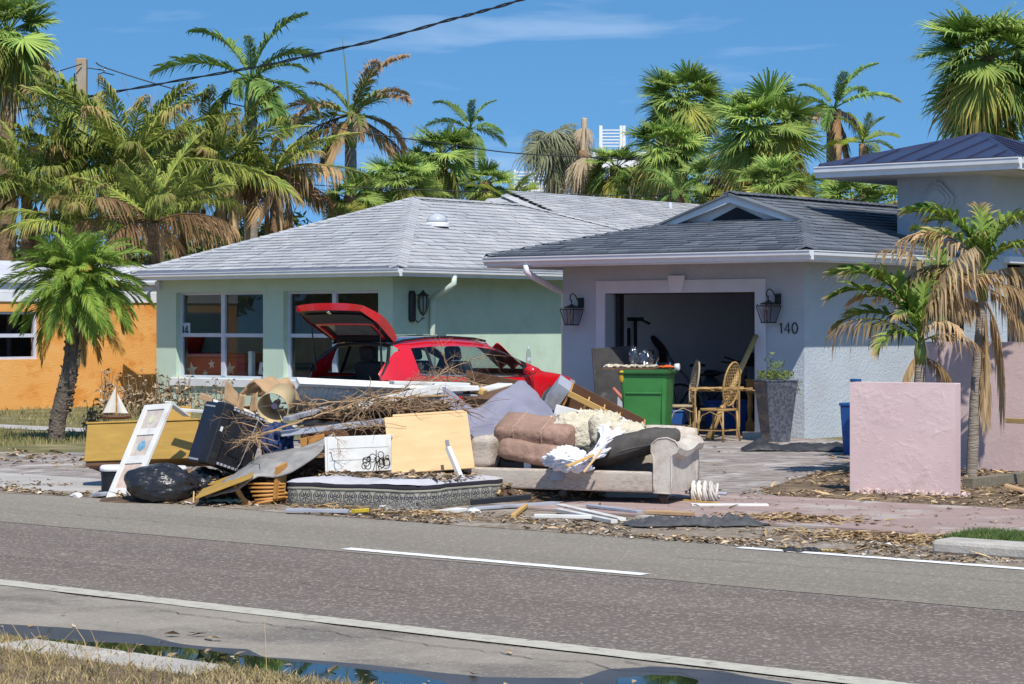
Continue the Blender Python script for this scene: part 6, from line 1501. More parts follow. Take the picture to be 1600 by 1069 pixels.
# dark brown drawer boxes on the heap beside the car
for i, (x0, x1, y0, y1, dd, lb) in enumerate(((722, 800, 622, 598, 23.2, 'dark brown open drawer lying on the heap beside the red car'), (690, 750, 612, 586, 23.6, 'dark brown thin board edge resting on roots in front of the car door'))):
    o, L, H = framed('drawer' if i == 0 else 'board', lb, 'drawer' if i == 0 else 'board', W(x0, y0, dd), W(x1 + 18, y0 + (6 if i == 0 else -2), dd - .1), W(x0, y1, dd + .05))
    if i == 0:
        MB().box(0, L, 0, .018, 0, H).build('front', m_wood, o, bevel=.003); MB().box(0, L, .4, .418, 0, H * 1.2).build('back', m_wood, o, bevel=.003); MB().box(0, .018, .019, .399, 0, H).build('side', m_wood, o); MB().box(L - .018, L, .019, .399, 0, H).build('side', m_wood, o); MB().box(.02, L - .02, .02, .398, .01, .02).build('base', m_wood, o)
    else: MB().box(0, L, 0, .03, 0, H * .6).build('board_face', m_wood, o, bevel=.003)
plank('long dark brown board running under the car windows to the drawer', W(728, 586, 23.6), W(820, 604, 23.3), .02, .1, m_wood)

# white appliance panel, wire ornament, plywood sheet
o, L, H = framed('cupboard', 'white painted cupboard side standing on the mattress', 'cupboard', W(512, 739, 20.5), W(612, 735, 20.45), W(510, 683, 20.55))
MB().box(0, L, 0, .03, 0, H).build('side_panel', m_wpaint, o, bevel=.004); MB().box(-.022, -.001, .0, .30, 0, H).build('edge_panel', m_wpaint, o); MB().box(0, L, .03, .3, H - .02, H).build('top', m_wpaint, o)
for k in (.33, .66): MB().box(.02, L - .02, -.003, -.0005, H * k, H * k + .004).build('joint', mat('joint_grey', (.5, .49, .47)) if 'joint_grey' not in bpy.data.materials else bpy.data.materials['joint_grey'], o)
pw_ = W(588, 736, 20.25); WO = cthing('wire_ornament', 'black wrought wire scroll ornament standing on the mattress before the white cupboard', 'ornament', pw_, 10)
b = MB(); rng = random.Random(2)
for k in range(16):
    cx_, cz_, r_ = rng.uniform(-.11, .11), rng.uniform(.02, .14), rng.uniform(.018, .04); cz_ = cz_ * (1 - abs(cx_) * 3.5) + .03; a0 = rng.uniform(0, 6)
    b.tube([(cx_ + r_ * math.cos(a0 + t * .5) * (1 - t * .03), rng.uniform(-.02, .02), cz_ + r_ * 1.3 * math.sin(a0 + t * .5) * (1 - t * .03)) for t in range(13)], .0042, 5)
for k in range(3): b.tube([(k * .03 - .03, 0, .0), (0, 0, .1), (.0, .01, .19)], .004, 5)
b.build('scrolls', m_iron, WO)
o, L, H = framed('plywood_sheet', 'tan plywood sheet standing upright in front of the lilac foam', 'board', W(611, 740, 20.45), W(742, 731, 20.6), W(606, 652, 20.7))
MB().box(0, L, 0, .018, 0, H).build('sheet', m_ply, o, bevel=.003); MB().box(.08, L * 1.0, -.002, .10, H + .001, H + .024).build('top_edge', m_ply, o, bevel=.003); MB().box(.02, .10, .02, .05, H - .03, H - .002).build('cleat', m_ply, o)
plank('slim white table leg leaning against the left end of the sofa', W(700, 699, 20.35), W(722, 752, 20.2), .045, .045, m_wpaint)
b = MB(); a = W(700, 699, 20.35); c = W(698, 689, 20.4); b.bar(a, c, .03); tag(b.build('table_leg_ferrule', m_silver), 'small dull metal ferrule on the top of the leaning white leg', 'ferrule')

# lilac foam topper folded over the heap
FT = [W(676, 600, 21.63), W(704, 616, 21.68), W(740, 642, 21.73), W(782, 617, 21.88), W(815, 599, 22.08), W(842, 624, 21.98), W(874, 660, 21.88)]
FB = [W(690, 626, 21.48), W(704, 654, 21.33), W(738, 686, 21.18), W(772, 684, 21.23), W(806, 664, 21.38), W(838, 660, 21.58), W(866, 668, 21.73)]
patch('foam_topper', 'dirty lilac grey foam mattress topper bent into a V behind the sofa', 'foam topper', FT, FB, m_foam, 60, 22, .08, -.05, .03, 2.0, 5)
# grey carpet with plywood under it
CT = [W(312, 772, 20.45), W(352, 752, 20.6), W(398, 718, 20.8), W(430, 706, 20.9), W(470, 700, 20.9), W(522, 679, 20.9)]
CBt = [W(322, 778, 20.2), W(362, 768, 20.1), W(402, 746, 20.2), W(438, 744, 20.2), W(482, 722, 20.4), W(516, 692, 20.7)]
patch('carpet', 'stiff grey carpet piece twisting from the yellow board up to the white cupboard', 'carpet', CT, CBt, m_carpet, 60, 16, .014, .07, .05, 2.4, 9)
o, L, H = framed('board', 'thin yellow varnished board under the lower end of the grey carpet', 'board', W(306, 778, 20.0), W(392, 746, 20.0), W(330, 756, 20.9)); MB().box(0, L, -.012, .012, 0, max(H, .3)).build('board_face', m_yel, o, bevel=.003)
plank('short upright stick holding up the yellow board', W(303, 768, 19.95), W(302, 786, 19.9), .012, .012, m_pine)
# tipped wooden chair
pCh = G(408, 791); CH = cthing('wooden_chair', 'honey wood spindle chair tipped on its side between carpet and mattress', 'chair', pCh, 8)
kk = pCh.dot(AX_F) / FPX
def q3(x, y, z=0): return Vector(((x - 408) * kk, z, (789 - y) * kk))
b = MB(); b.tube([q3(366, 755), q3(372, 765, .01), q3(380, 779, .02), q3(392, 787, .02), q3(404, 786)], [.02, .026, .028, .024, .016], 8); b.build('back_rail', m_wood2, CH, smooth=True)
for i in range(5): y = 754 + i * 6.5; b = MB(); b.tube([q3(386 + i * 3, y, .04), q3(418, y + 1 - i * .6, .03), q3(446, y + 1 - i * 1.5, .02)], [.009, .014, .01], 8); b.build('spindle', m_wood2, CH, smooth=True)
b = MB(); b.grid(lambda u, v: q3(432 + 16 * u - 4 * v, 728 + 50 * v - 6 * u, .10 * u), 6, 8); b.build('seat', m_wood2, CH, solid=.03)
for a, c in (((398, 786, .0), (450, 776, .05)), ((440, 730, .08), (452, 744, .35)), ((420, 752, .1), (438, 756, .45)), ((446, 770, .08), (456, 776, .42))): b = MB(); b.tube([q3(*a), q3(*c)], [.016, .012], 8); b.build('leg', m_wood2, CH, smooth=True)

# mattress with printed border
m_print = bpy.data.materials.new('mattress_print'); m_print.use_nodes = True
_t = m_print.node_tree; _n = _t.nodes; _L = _t.links
def MN(op, a, b_=None, c=None):
    x = _n.new('ShaderNodeMath'); x.operation = op
    for i, v in enumerate((a, b_, c)):
        if v is None: continue
        if isinstance(v, (int, float)): x.inputs[i].default_value = v
        else: _L.new(v, x.inputs[i])
    return x.outputs[0]
uvn = _n.new('ShaderNodeUVMap'); sx = _n.new('ShaderNodeSeparateXYZ'); _L.new(uvn.outputs[0], sx.inputs[0])
U, V = sx.outputs[0], sx.outputs[1]
def ringsat(u, v, per, cy_, r_list, pet):
    fu = MN('SUBTRACT', MN('FRACT', MN('DIVIDE', u, per)), .5); du = MN('MULTIPLY', fu, per); dv = MN('SUBTRACT', v, cy_)
    rr = MN('SQRT', MN('ADD', MN('MULTIPLY', du, du), MN('MULTIPLY', dv, dv))); an = MN('ARCTAN2', dv, du); acc = None
    for r_, w in r_list:
        t = MN('LESS_THAN', MN('ABSOLUTE', MN('SUBTRACT', rr, r_)), w); acc = t if acc is None else MN('MAXIMUM', acc, t)
    pr = MN('MULTIPLY', MN('ABSOLUTE', MN('COSINE', MN('MULTIPLY', an, pet / 2))), r_list[0][0] * .72)
    t = MN('MULTIPLY', MN('LESS_THAN', rr, pr), MN('GREATER_THAN', rr, .008)); return MN('MAXIMUM', acc, t)
pa = ringsat(U, V, .145, .105, [(.062, .004), (.050, .0025)], 8); pb2 = ringsat(MN('ADD', U, .0725), V, .145, .025, [(.03, .003), (.045, .003)], 4); 
bars = MN('MULTIPLY', MN('GREATER_THAN', MN('SINE', MN('MULTIPLY', U, 300)), .1), MN('LESS_THAN', MN('ABSOLUTE', MN('SUBTRACT', V, .118)), .012))
pt_ = MN('MAXIMUM', MN('MAXIMUM', pa, pb2), bars)
nz_ = _n.new('ShaderNodeTexNoise'); nz_.inputs['Scale'].default_value = 5; tcc = _n.new('ShaderNodeTexCoord'); _L.new(tcc.outputs['Object'], nz_.inputs['Vector'])
mxa = _n.new('ShaderNodeMixRGB'); mxa.inputs['Color1'].default_value = (.42, .40, .33, 1); mxa.inputs['Color2'].default_value = (.27, .26, .21, 1); _L.new(nz_.outputs['Fac'], mxa.inputs['Fac'])
mxb = _n.new('ShaderNodeMixRGB'); mxb.inputs['Color2'].default_value = (.045, .042, .055, 1); _L.new(pt_, mxb.inputs['Fac']); _L.new(mxa.outputs[0], mxb.inputs['Color1'])
_L.new(mxb.outputs[0], _n['Principled BSDF'].inputs['Base Color']); _n['Principled BSDF'].inputs['Roughness'].default_value = .9
MP = [G(444, 793), G(655, 800), G(722, 793)]
far = MP[2] - MP[1]; far = far.normalized() * 1.3; 
MT = thing('mattress', 'mattress with black and cream medallion border lying flat at the front of the heap', 'mattress', (MP[0] + MP[1]) / 2)
mo_ = MT.location.copy(); fp = [MP[0], MP[1], MP[1] + (MP[2] - MP[1]).normalized() * 1.25, MP[0] + (MP[2] - MP[1]).normalized() * 1.25]
def loop(z, inset=0.0, n=14, wob=.012, seed=0):
    cen = sum(fp, Vector()) / 4; out_ = []; s_acc = 0; uu = []
    for i in range(4):
        a, c = fp[i], fp[(i + 1) % 4]
        for k in range(n):
            f = k / n; p = a.lerp(c, f); cr_ = .04 * (abs(2 * f - 1) ** 10); p = p + (cen - p).normalized() * (inset + cr_)
            sag = wob * fbm((p.x * 2.2, p.y * 2.2, seed), 1); out_.append(p - mo_ + Vector((0, 0, z + sag))); uu.append(s_acc + (c - a).length * f)
        s_acc += (c - a).length
    return out_, uu, s_acc
def band(name, levels, m, uv=False, cap=None):
    b = MB(); R0 = []; us = None
    for z, ins, wob in levels:
        l_, us, tot = loop(z, ins, wob=wob); R0.append([b.vert(p) for p in l_])
    n_ = len(R0[0])
    for A, B_ in zip(R0, R0[1:]):
        for k in range(n_): b.face((A[k], A[(k + 1) % n_], B_[(k + 1) % n_], B_[k]))
    if cap: b.face(R0[-1])
    o = b.build(name, m, MT, smooth=not cap, recalc=False)
    if uv:
        ul = o.data.uv_layers.new(name='UVMap')
        for p in o.data.polygons:
            for li, vi in zip(p.loop_indices, p.vertices):
                k = vi % n_; lv = vi // n_; u_ = us[k]
                if k == 0 and any(v % n_ == n_ - 1 for v in p.vertices): u_ = tot
                ul.data[li].uv = (u_, levels[lv][0])
    return o
band('border', [(0, .02, 0), (.03, 0, .004), (.10, -.008, .006), (.17, 0, .012)], m_print, True)
band('piping', [(.168, -.008, .012), (.178, -.014, .012), (.188, -.008, .012)], mat('piping', (.36, .33, .26), rough=.8))
band('black_band', [(.186, 0, .012), (.205, -.006, .012), (.225, 0, .014)], mat('band_black', (.03, .026, .036), rough=.85, scale=6))
b = MB(); l1, _, _ = loop(.224, 0, wob=.014); 
def mtop(u, v):
    a = fp[0].lerp(fp[1], u).lerp(fp[3].lerp(fp[2], u), v); e = min(1, 9 * min(u, 1 - u, v, 1 - v)); cen = sum(fp, Vector()) / 4
    a = a + (cen - a).normalized() * .02 * (1 - e)
    return a - mo_ + Vector((0, 0, .222 + .045 * e ** .5 + .02 * fbm((a.x * 2, a.y * 2, 4), 1) + .006 * abs(math.sin(u * 16) * math.sin(v * 14)) ))
b.grid(mtop, 40, 32); b.build('quilted_top', mat('ticking', (.50, .49, .52), (.42, .40, .42), rough=.9, scale=3, c3=(.36, .29, .22), s3=2.2, lo3=.58, hi3=.8), MT, smooth=True)
def mt_pl():
    u, v = random.random(), .25 + abs(random.gauss(0, .25)); 
    if v > 1: return None
    p = mtop(u, v) + mo_; return (p.x, p.y, p.z + .006)
litter('leaf_litter', 700, mt_pl, .035, m_litter, 31)

# ------------------------------------------------------------------ the sofa and what is heaped on it
pL = G(722, 791); pL = W(722, 505, 20.75); pL.z = 0; SY = -22
SF = cthing('sofa', 'stripped beige chenille sofa with rolled arms standing at the kerb', 'sofa', pL, SY)
SFM = Matrix.Translation(pL) @ Matrix.Rotation(YAW + R(SY), 4, 'Z')
SLn, SD = 2.10, .84
def softbox(b, x0, x1, y0, y1, z0, z1, seed=0, r=.04, amp=.012, n=10):
    cx_, cy_, cz_ = (x0 + x1) / 2, (y0 + y1) / 2, (z0 + z1) / 2; hx_, hy_, hz_ = (x1 - x0) / 2, (y1 - y0) / 2, (z1 - z0) / 2
    def f(u, v):
        x, y, z = sph(u, v); m_ = max(abs(x) / hx_, abs(y) / hy_, abs(z) / hz_); p = Vector((x, y, z)) / m_
        q = Vector((max(-hx_ + r, min(hx_ - r, p.x)), max(-hy_ + r, min(hy_ - r, p.y)), max(-hz_ + r, min(hz_ - r, p.z)))); d = p - q
        if d.length > 1e-6: p = q + d.normalized() * r * min(1, d.length / r * 1.0)
        p += p.normalized() * amp * fbm((p.x * 4 + seed, p.y * 4, p.z * 4), 1); return Vector((cx_, cy_, cz_)) + p
    b.grid(f, 96, 48, True); return b
MB().box(0.0, SLn - .225, .0, .10, .13, .315).build('front_rail', m_sofa, SF, bevel=.022, seg=3)
MB().box(.12, SLn - .22, .10, SD - .1, .24, .27).build('seat_deck', mat('deck_cloth', (.10, .075, .06), (.2, .15, .11), rough=1, scale=6), SF)
softbox(MB(), .02, SLn - .06, SD - .16, SD, .13, .70, 3, .05, .012).build('back', m_sofab, SF, smooth=True)
softbox(MB(), .03, .26, .06, SD - .17, .30, .60, 4, .07, .02).build('arm', m_sofa, SF, smooth=True)
b = MB()
def armp(u, v):          # right arm: upright panel that swells into an outward scroll
    P_ = [(-.10, .13), (-.10, .30), (-.10, .44), (-.125, .50), (-.12, .57), (-.06, .615), (.03, .625), (.10, .60), (.135, .55), (.12, .50), (.07, .47), (.065, .40), (.065, .28), (.065, .13)]
    f = v * len(P_); k = int(f) % len(P_); t = f - int(f); x = P_[k][0] + (P_[(k + 1) % len(P_)][0] - P_[k][0]) * t; z = P_[k][1] + (P_[(k + 1) % len(P_)][1] - P_[k][1]) * t
    return (SLn - .13 + x, -.01 + (SD - .06) * u, z - (.05 * math.sin(PI * min(1, u * 1.3)) if z > .45 else 0) + .006 * fbm((u * 4, v * 9, 2), 1))
b.grid(armp, 22, 42)
b.poly([armp(0, k / 42) for k in range(42)]); b.build('arm', m_sofab, SF, smooth=False)
b = MB()
def roll(u, v):
    a = 2 * PI * v; y = -.02 + (SD - .06) * u; sag = -.045 * math.sin(PI * min(1, u * 1.25)) ; r_ = .095 * (1 - .12 * math.sin(PI * u))
    return (SLn - .115 + .035 + r_ * 1.15 * math.cos(a), y, .575 + sag + r_ * .78 * math.sin(a) + .008 * fbm((u * 3, a, 1), 2))
b.tube([armp(0, k / 28) for k in range(29)], .008, 5); b.build('arm_piping', m_sofab, bpy.data.objects['arm.001'], smooth=True)
for x, y in ((.07, .05), (.98, .05), (SLn - .16, .06), (SLn - .10, SD - .08), (.07, SD - .08)):
    b = MB(); b.lathe([(.022, 0), (.03, .015), (.022, .035), (.035, .06), (.05, .085), (.048, .11), (.03, .125), (.05, .135)], 14, Matrix.Translation((x, y, 0))); b.build('leg', mat('dark_foot', (.055, .035, .025), rough=.35) if 'dark_foot' not in bpy.data.materials else bpy.data.materials['dark_foot'], SF, smooth=True)
b = MB(); b.prism([(.90, -.02, .31), (1.03, -.02, .315), (1.0, -.02, .225), (.87, -.02, .22)], (0, .012, 0)); b.build('torn_label', m_greyb, SF)
def on(x, y, z): return SFM @ Vector((x, y, z))
# brown recliner cushion: two rolls
BC = thing('seat_cushion', 'brown suede recliner cushion with two puffy rolls on the left of the sofa', 'cushion', on(.60, .30, .28), (R(0), R(0), YAW + R(SY)))
b = MB(); b.T = Matrix.Translation((-.02, .13, .345)) @ Euler((R(22), R(4), 0)).to_matrix().to_4x4(); softbox(b, -.39, .39, -.20, .20, -.12, .12, 3, .075, .016); b.build('cushion_back', m_brown, BC, smooth=True)
b = MB(); b.T = Matrix.Translation((.04, -.08, .165)) @ Euler((R(-10), R(8), 0)).to_matrix().to_4x4(); softbox(b, -.35, .38, -.13, .13, -.10, .10, 8, .07, .016); b.build('cushion_front', m_brown, BC, smooth=True)
b = MB(); b.box(-.30, .30, -.12, .25, .02, .10); b.build('mechanism', m_trimk, BC, bevel=.02); MB().box(-.05, .02, -.135, -.122, .0, .10).build('tag', m_white, BC)
b = MB()
for x in (-.16, .12): b.tube([tuple(Matrix.Translation((-.02, .13, .345)) @ Euler((R(22), R(4), 0)).to_matrix().to_4x4() @ Vector((x, -.205 + .40 * max(0, t * 1.4 - .4), .124 if t > .3 else -.08 + .68 * t))) for t in [k / 12 for k in range(13)]], .005, 5)
b.build('seam', mat('seam_tan', (.5, .36, .27), rough=.9), BC)
# charcoal cushion leaning on the right arm
CC = thing('cushion', 'long charcoal bolster cushion slumped over the right arm of the sofa', 'cushion', on(1.50, .34, .52), (0, 0, YAW + R(SY)))
b = MB()
def bolster(u, v):
    x, y, z = sph(u, v); px_ = sgp(z, .62) * .50; t = px_ + .5; bend = .10 * max(0, t - .55) ** 1.0
    q = Vector((px_, sgp(x, .8) * .19, sgp(y, .75) * .12 + .33 * px_ - bend * 1.2)); q += Vector((0, x, y)) * .018 * fbm((px_ * 5, x * 2, y * 2), 1); return q
b.grid(bolster, 40, 48, True); b.build('cover', m_charc, CC, smooth=True)
b = MB(); b.tube([(t - .5, -.185 + .02 * abs(t - .5), .34 * (t - .5) - .035 - .12 * max(0, t - .55)) for t in [k / 14 for k in range(1, 14)]], .008, 6); b.build('piping', m_charc, CC)
# torn cream foam and white sheet
for i, (x, y, z, w, d, h, lb) in enumerate(((.93, .56, .62, .50, .30, .38, 'torn cream foam slab against the sofa back behind the sheet'), (1.20, .58, .66, .34, .26, .32, 'crumbling cream foam chunk near the top of the sofa back'), (1.42, .56, .60, .40, .24, .26, 'cream foam scrap behind the charcoal cushion'), (1.02, .62, .76, .30, .2, .14, 'mouldy foam lump lying on top of the sofa back'))):
    b = MB(); c_ = on(x, y, z)
    b.grid(lambda u, v: (lambda s: c_ + AX_R * s[0] * w / 2 * (1 + .35 * fbm((s[0] * 2 + i * 3, s[1] * 2, s[2] * 2), 1.2)) + AX_F * s[1] * d / 2 + Vector((0, 0, s[2] * h / 2 * (1 + .4 * fbm((s[0] * 3, s[1] * 3 + i, s[2] * 3), 1.3)))))([sgp(k, .7) for k in sph(u, v)]), 40, 24, True)
    tag(b.build('foam_piece', m_cream, smooth=True), lb, 'foam', 'torn foam on the sofa')
def oz(px, py, dd): return W(px, py, dd)
ST = [oz(935, 657, 20.95), oz(957, 649, 20.9), oz(985, 662, 20.8), oz(965, 690, 20.5), oz(945, 712, 20.25)]
SBt = [oz(922, 668, 20.85), oz(938, 680, 20.6), oz(925, 705, 20.4), oz(905, 720, 20.2), oz(890, 735, 20.05)]
patch('bed_sheet', 'crumpled white bed sheet trailing from the sofa back down to the seat', 'sheet', [ST[0], ST[1], ST[2], ST[3], ST[4]], SBt, m_sheet, 60, 24, .008, .05, .07, 3.2, 2)
b = MB(); c_ = oz(890, 716, 20.25)
def wad(u, v):
    x, y, z = sph(u, v); g_ = fbm((x * 1.3, y * 1.3, z * 1.3), 1, 2); c1 = fbm((x * 2.2 + z, y * 3, z * 3.4), 1, 3); s = 1 + .35 * g_ - .20 * max(0, 1 - abs(c1) * 3)
    return c_ + AX_R * x * .22 * s + AX_F * y * .17 * s + Vector((0, 0, z * .115 * s - .10 * x * (1 if x > 0 else -.3) + .05 * max(0, x)))
b.grid(wad, 70, 44, True); tag(b.build('bed_sheet', m_sheet, smooth=True), 'wadded end of white bed sheet bunched beside the brown cushion', 'sheet')
plank('short yellow stick on the wadded sheet', oz(885, 729, 19.95), oz(927, 711, 20.1), .04, .02, m_pine)
plank('thin pale stick standing crossed over the yellow stick', oz(912, 738, 19.95), oz(941, 702, 20.05), .018, .018, m_ply)
# wooden drawer unit and white board behind the sofa
o, L, H = framed('drawer_unit', 'upturned honey wood drawer with dividers behind the sofa, black outside', 'drawer', W(868, 652, 23.0), W(884, 608, 23.1), W(872, 640, 22.3))
o.matrix_world = Matrix.Translation(W(889, 613, 23.0)) @ Matrix.Rotation(YAW, 4, 'Z') @ Matrix.Rotation(R(27), 4, 'Y') @ Matrix.Rotation(R(12), 4, 'X')
LL = .86
MB().box(0, LL, -.02, .0, -.04, .02).build('front_edge', m_pine, o, bevel=.004); MB().box(0, .02, .0, .40, -.26, .02).build('side', m_wood2, o); MB().box(LL - .02, LL, 0, .40, -.26, .02).build('side', m_wood2, o); MB().box(0.02, LL - .02, .39, .41, -.26, .02).build('back', m_wood, o); MB().box(0.02, LL - .02, 0, .39, -.26, -.245).build('base', m_wood, o)
MB().box(-.15, -.002, .0, .40, -.25, .015, Matrix.Rotation(R(8), 4, 'Y')).build('outer_panel', m_greyb, o)
for x in (.22, .40, .58): MB().box(x, x + .015, .02, .38, -.24, -.03).build('divider', m_pine, o)
plank('white board lying behind the sofa back from the foam to the drawer', W(864, 652, 21.9), W(972, 680, 21.9), .03, .26, m_wpaint)
# boards and scraps on the ground under the sofa
gp_ = lambda x, y, z: (lambda p: p)(G(x, y, z))
plank('long cream painted board lying flat under the sofa front', W(690, 776, 21.2), W(1035, 779, 20.75), .03, .13, m_wpaint)
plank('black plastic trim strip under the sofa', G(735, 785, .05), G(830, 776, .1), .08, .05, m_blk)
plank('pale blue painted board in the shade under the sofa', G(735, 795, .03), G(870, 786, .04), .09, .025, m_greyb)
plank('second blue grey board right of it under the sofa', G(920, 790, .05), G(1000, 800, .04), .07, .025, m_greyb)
for i, (x0, y0, x1, y1, w, m_, lb) in enumerate(((874, 790, 972, 812, .075, m_wpaint, 'white tongue and groove board lying crosswise below the sofa, upper of two'), (872, 797, 960, 815, .06, m_wpaint, 'white tongue and groove board lying crosswise below the sofa, lower of two'), (835, 806, 925, 808, .05, m_wpaint, 'short white batten flat on the leaf litter below the sofa'), (690, 800, 722, 796, .12, m_wpaint, 'white broken corner piece between mattress and sofa'), (802, 806, 822, 790, .04, m_pine, 'splintered brown stick poking from the litter under the sofa'), (1010, 800, 1082, 803, .12, m_card, 'brown board under the right end of the sofa'), (1000, 808, 1070, 812, .16, m_concrete, 'flat grey slab piece under the right front leg'), (448, 797, 545, 799, .06, m_greyb, 'pale lavender board on the ground before the mattress'), (552, 799, 574, 797, .05, mat('yellow_plastic', (.62, .45, .04), rough=.5), 'yellow plastic scrap on the ground before the mattress'), (1080, 790, 1200, 790, .14, m_wpaint, 'flat dirty white board at the right of the sofa'), (150, 773, 172, 771, .12, m_greyb, 'grey block at the foot of the shell panel'))):
    plank(lb, G(x0, y0, .03 + .012 * (i % 3)), G(x1, y1, .03 + .012 * (i % 3)), w, .03, m_)
for x, y, lb in ((740, 800, 'white paper scrap by the front left sofa leg'), (120, 775, 'pale stone on the kerb edge left of the shell panel'), (600, 795, 'white lump of plaster before the mattress')):
    b = MB(); c_ = G(x, y, .02); b.grid(lambda u, v: (lambda s: c_ + Vector((s[0] * .07, s[1] * .05, s[2] * .03)) * (1 + .4 * fbm((s[0] + x, s[1], s[2]), 1.5)))(sph(u, v)), 12, 8, True); tag(b.build('scrap', m_wpaint), lb, 'scrap')
b = MB(); c_ = G(352, 787, .02); b.grid(lambda u, v: c_ + AX_R * (u - .5) * .32 + AX_F * (v - .5) * .2 + Vector((0, 0, .03 + .03 * fbm((u * 4, v * 4, 2), 1))), 16, 12); tag(b.build('cloth', mat('teal_cloth', (.17, .25, .22), (.1, .16, .14), rough=.8), smooth=True, solid=.006), 'small teal rag on the ground below the yellow board', 'rag')
# black crumpled fabric on the verge, right
def tarp(label, c_, w, d, h, seed, m_, name='tarp', fs=3):
    b = MB(); b.grid(lambda u, v: c_ + AX_R * (u - .5) * w * (1 + .15 * fbm((v * 3, seed, 1), 1)) + AX_F * ((v - .5) * d * (1 + .3 * fbm((u * 3, seed, 5), 1)) + .1 * fbm((u * 4, 2, seed), 1)) + Vector((0, 0, max(.004, h * (.35 + .9 * abs(fbm((u * fs * 1.6, v * fs, seed), 1))) * min(1, 6 * min(u, 1 - u, v, 1 - v) + .1)))), 50, 26); return tag(b.build(name, m_, smooth=True, solid=.006), label, name)
m_tarp = mat('black_tarp', (.03, .03, .034), (.05, .05, .055), rough=.5, scale=4, c3=(.12, .11, .1), s3=4, lo3=.58, hi3=.75)
tarp('crumpled black landscape fabric on the verge right of the sofa', G(1085, 820, .02), 1.1, .36, .075, 4, mat('landscape_fabric', (.055, .055, .06), (.09, .09, .095), rough=.7, scale=9), fs=7)
tarp('folded black tarp on the driveway in front of the planter', G(1250, 703, .03), 1.45, .6, .11, 7, m_tarp, fs=1.6)
tarp('small dark scrap lying on the yellow kerb mark at the roadside', G(1253, 861, .015), .26, .09, .03, 3, m_tarp)
# coiled white rope-like bundle with rod, right of sofa
cB = G(1096, 784, .02); RB2 = cthing('umbrella_bundle', 'rolled cream fringed parasol with a grey rod lying right of the sofa', 'parasol', cB, -10)
b = MB(); rng = random.Random(6)
for k in range(26):
    a0 = k * .5; x = -.10 + .22 * (k / 26); r_ = .075 + .02 * math.sin(k); b.tube([(x + .02 * math.sin(t + k) + .06 * (t / 6.3), r_ * math.cos(t), .09 + r_ * 1.0 * math.sin(t)) for t in [j * .55 for j in range(12)]], .013, 5)
b.build('fringe', m_scrap, RB2, smooth=True); b = MB(); b.tube([(-.15, 0, .085), (.23, 0, .075)], .016, 8); b.build('rod', m_greyb, RB2)
plank('flat yellow slat beneath the rolled parasol', G(1068, 782, .03), G(1122, 787, .03), .05, .02, m_yel)

# branches and roots over the heap
def branch(label, pts, r0, seed, twigs=20, tl_=.35, m_=None, spread=.9):
    rng = random.Random(seed); P = [W(*p) for p in pts]; b = MB(); Q = []
    for i in range(len(P) - 1):
        for k in range(6): Q.append(P[i].lerp(P[i + 1], k / 6) + Vector((rng.uniform(-1, 1), rng.uniform(-1, 1), rng.uniform(-1, 1))) * .008)
    Q.append(P[-1]); n_ = len(Q); b.tube(Q, [r0 * (1 - .75 * i / n_) for i in range(n_)], 6)
    def tw(p, d, l, r_, dep):
        pts_ = [p]; dd = d
        for j in range(3): dd = (dd + Vector((rng.uniform(-.4, .4), rng.uniform(-.4, .4), rng.uniform(-.35, .3)))).normalized(); pts_.append(pts_[-1] + dd * l / 3)
        b.tube(pts_, [r_, r_ * .8, r_ * .6, r_ * .35], 4, cap=False)
        if dep: 
            for _ in range(3): tw(pts_[rng.choice((1, 2, 3))], (dd + Vector((rng.uniform(-1, 1), rng.uniform(-1, 1), rng.uniform(-.8, .8))) * spread).normalized(), l * .6, r_ * .55, dep - 1)
    for k in range(twigs):
        i = rng.randrange(n_ // 4, n_ - 1); d = (Q[i + 1] - Q[i]).normalized()
        tw(Q[i], (d * .8 + Vector((rng.uniform(-1, 1), rng.uniform(-1, 1), rng.uniform(-.7, .9))) * spread).normalized(), tl_ * rng.uniform(.5, 1.2), r0 * .42, 2)
    return tag(b.build('branch', m_ or m_branch, smooth=True), label, 'branch', 'dead branches on the heap')
branch('long straight dead branch crossing the heap from black trunk to roots', [(375, 690, 20.75), (430, 672, 20.8), (500, 648, 20.9), (575, 622, 21.1), (640, 606, 21.3)], .014, 4, 9, .24)
branch('dead branch with spiky twigs under the white ribbed panel', [(700, 618, 21.4), (620, 622, 21.15), (550, 627, 21.1), (480, 632, 21.1), (440, 630, 21.2)], .016, 9, 9, .22)
branch('twiggy dead branch lying over the side of the black trunk', [(440, 672, 20.75), (415, 676, 20.65), (385, 686, 20.6), (362, 702, 20.6)], .009, 12, 9, .2)
branch('dead twigs curving across the upper face of the black trunk', [(420, 668, 20.7), (400, 656, 20.7), (378, 652, 20.75), (360, 662, 20.75)], .006, 17, 8, .16)
branch('dead branch sticking up in front of the car side window', [(665, 600, 23.2), (690, 585, 23.3), (715, 570, 23.4), (765, 553, 23.4)], .008, 23, 8, .26)
branch('bushy dead twigs at the car window sill', [(650, 604, 23.0), (680, 592, 23.1), (700, 572, 23.2), (690, 552, 23.2)], .008, 29, 9, .26)
branch('bare twig rising over the white boards near the drawer', [(780, 606, 22.8), (740, 598, 22.9), (700, 592, 23.0)], .008, 31, 8, .22)
branch('small bare twigs hanging down on the white cupboard', [(520, 676, 20.4), (528, 690, 20.35), (533, 706, 20.3)], .005, 37, 8, .12)
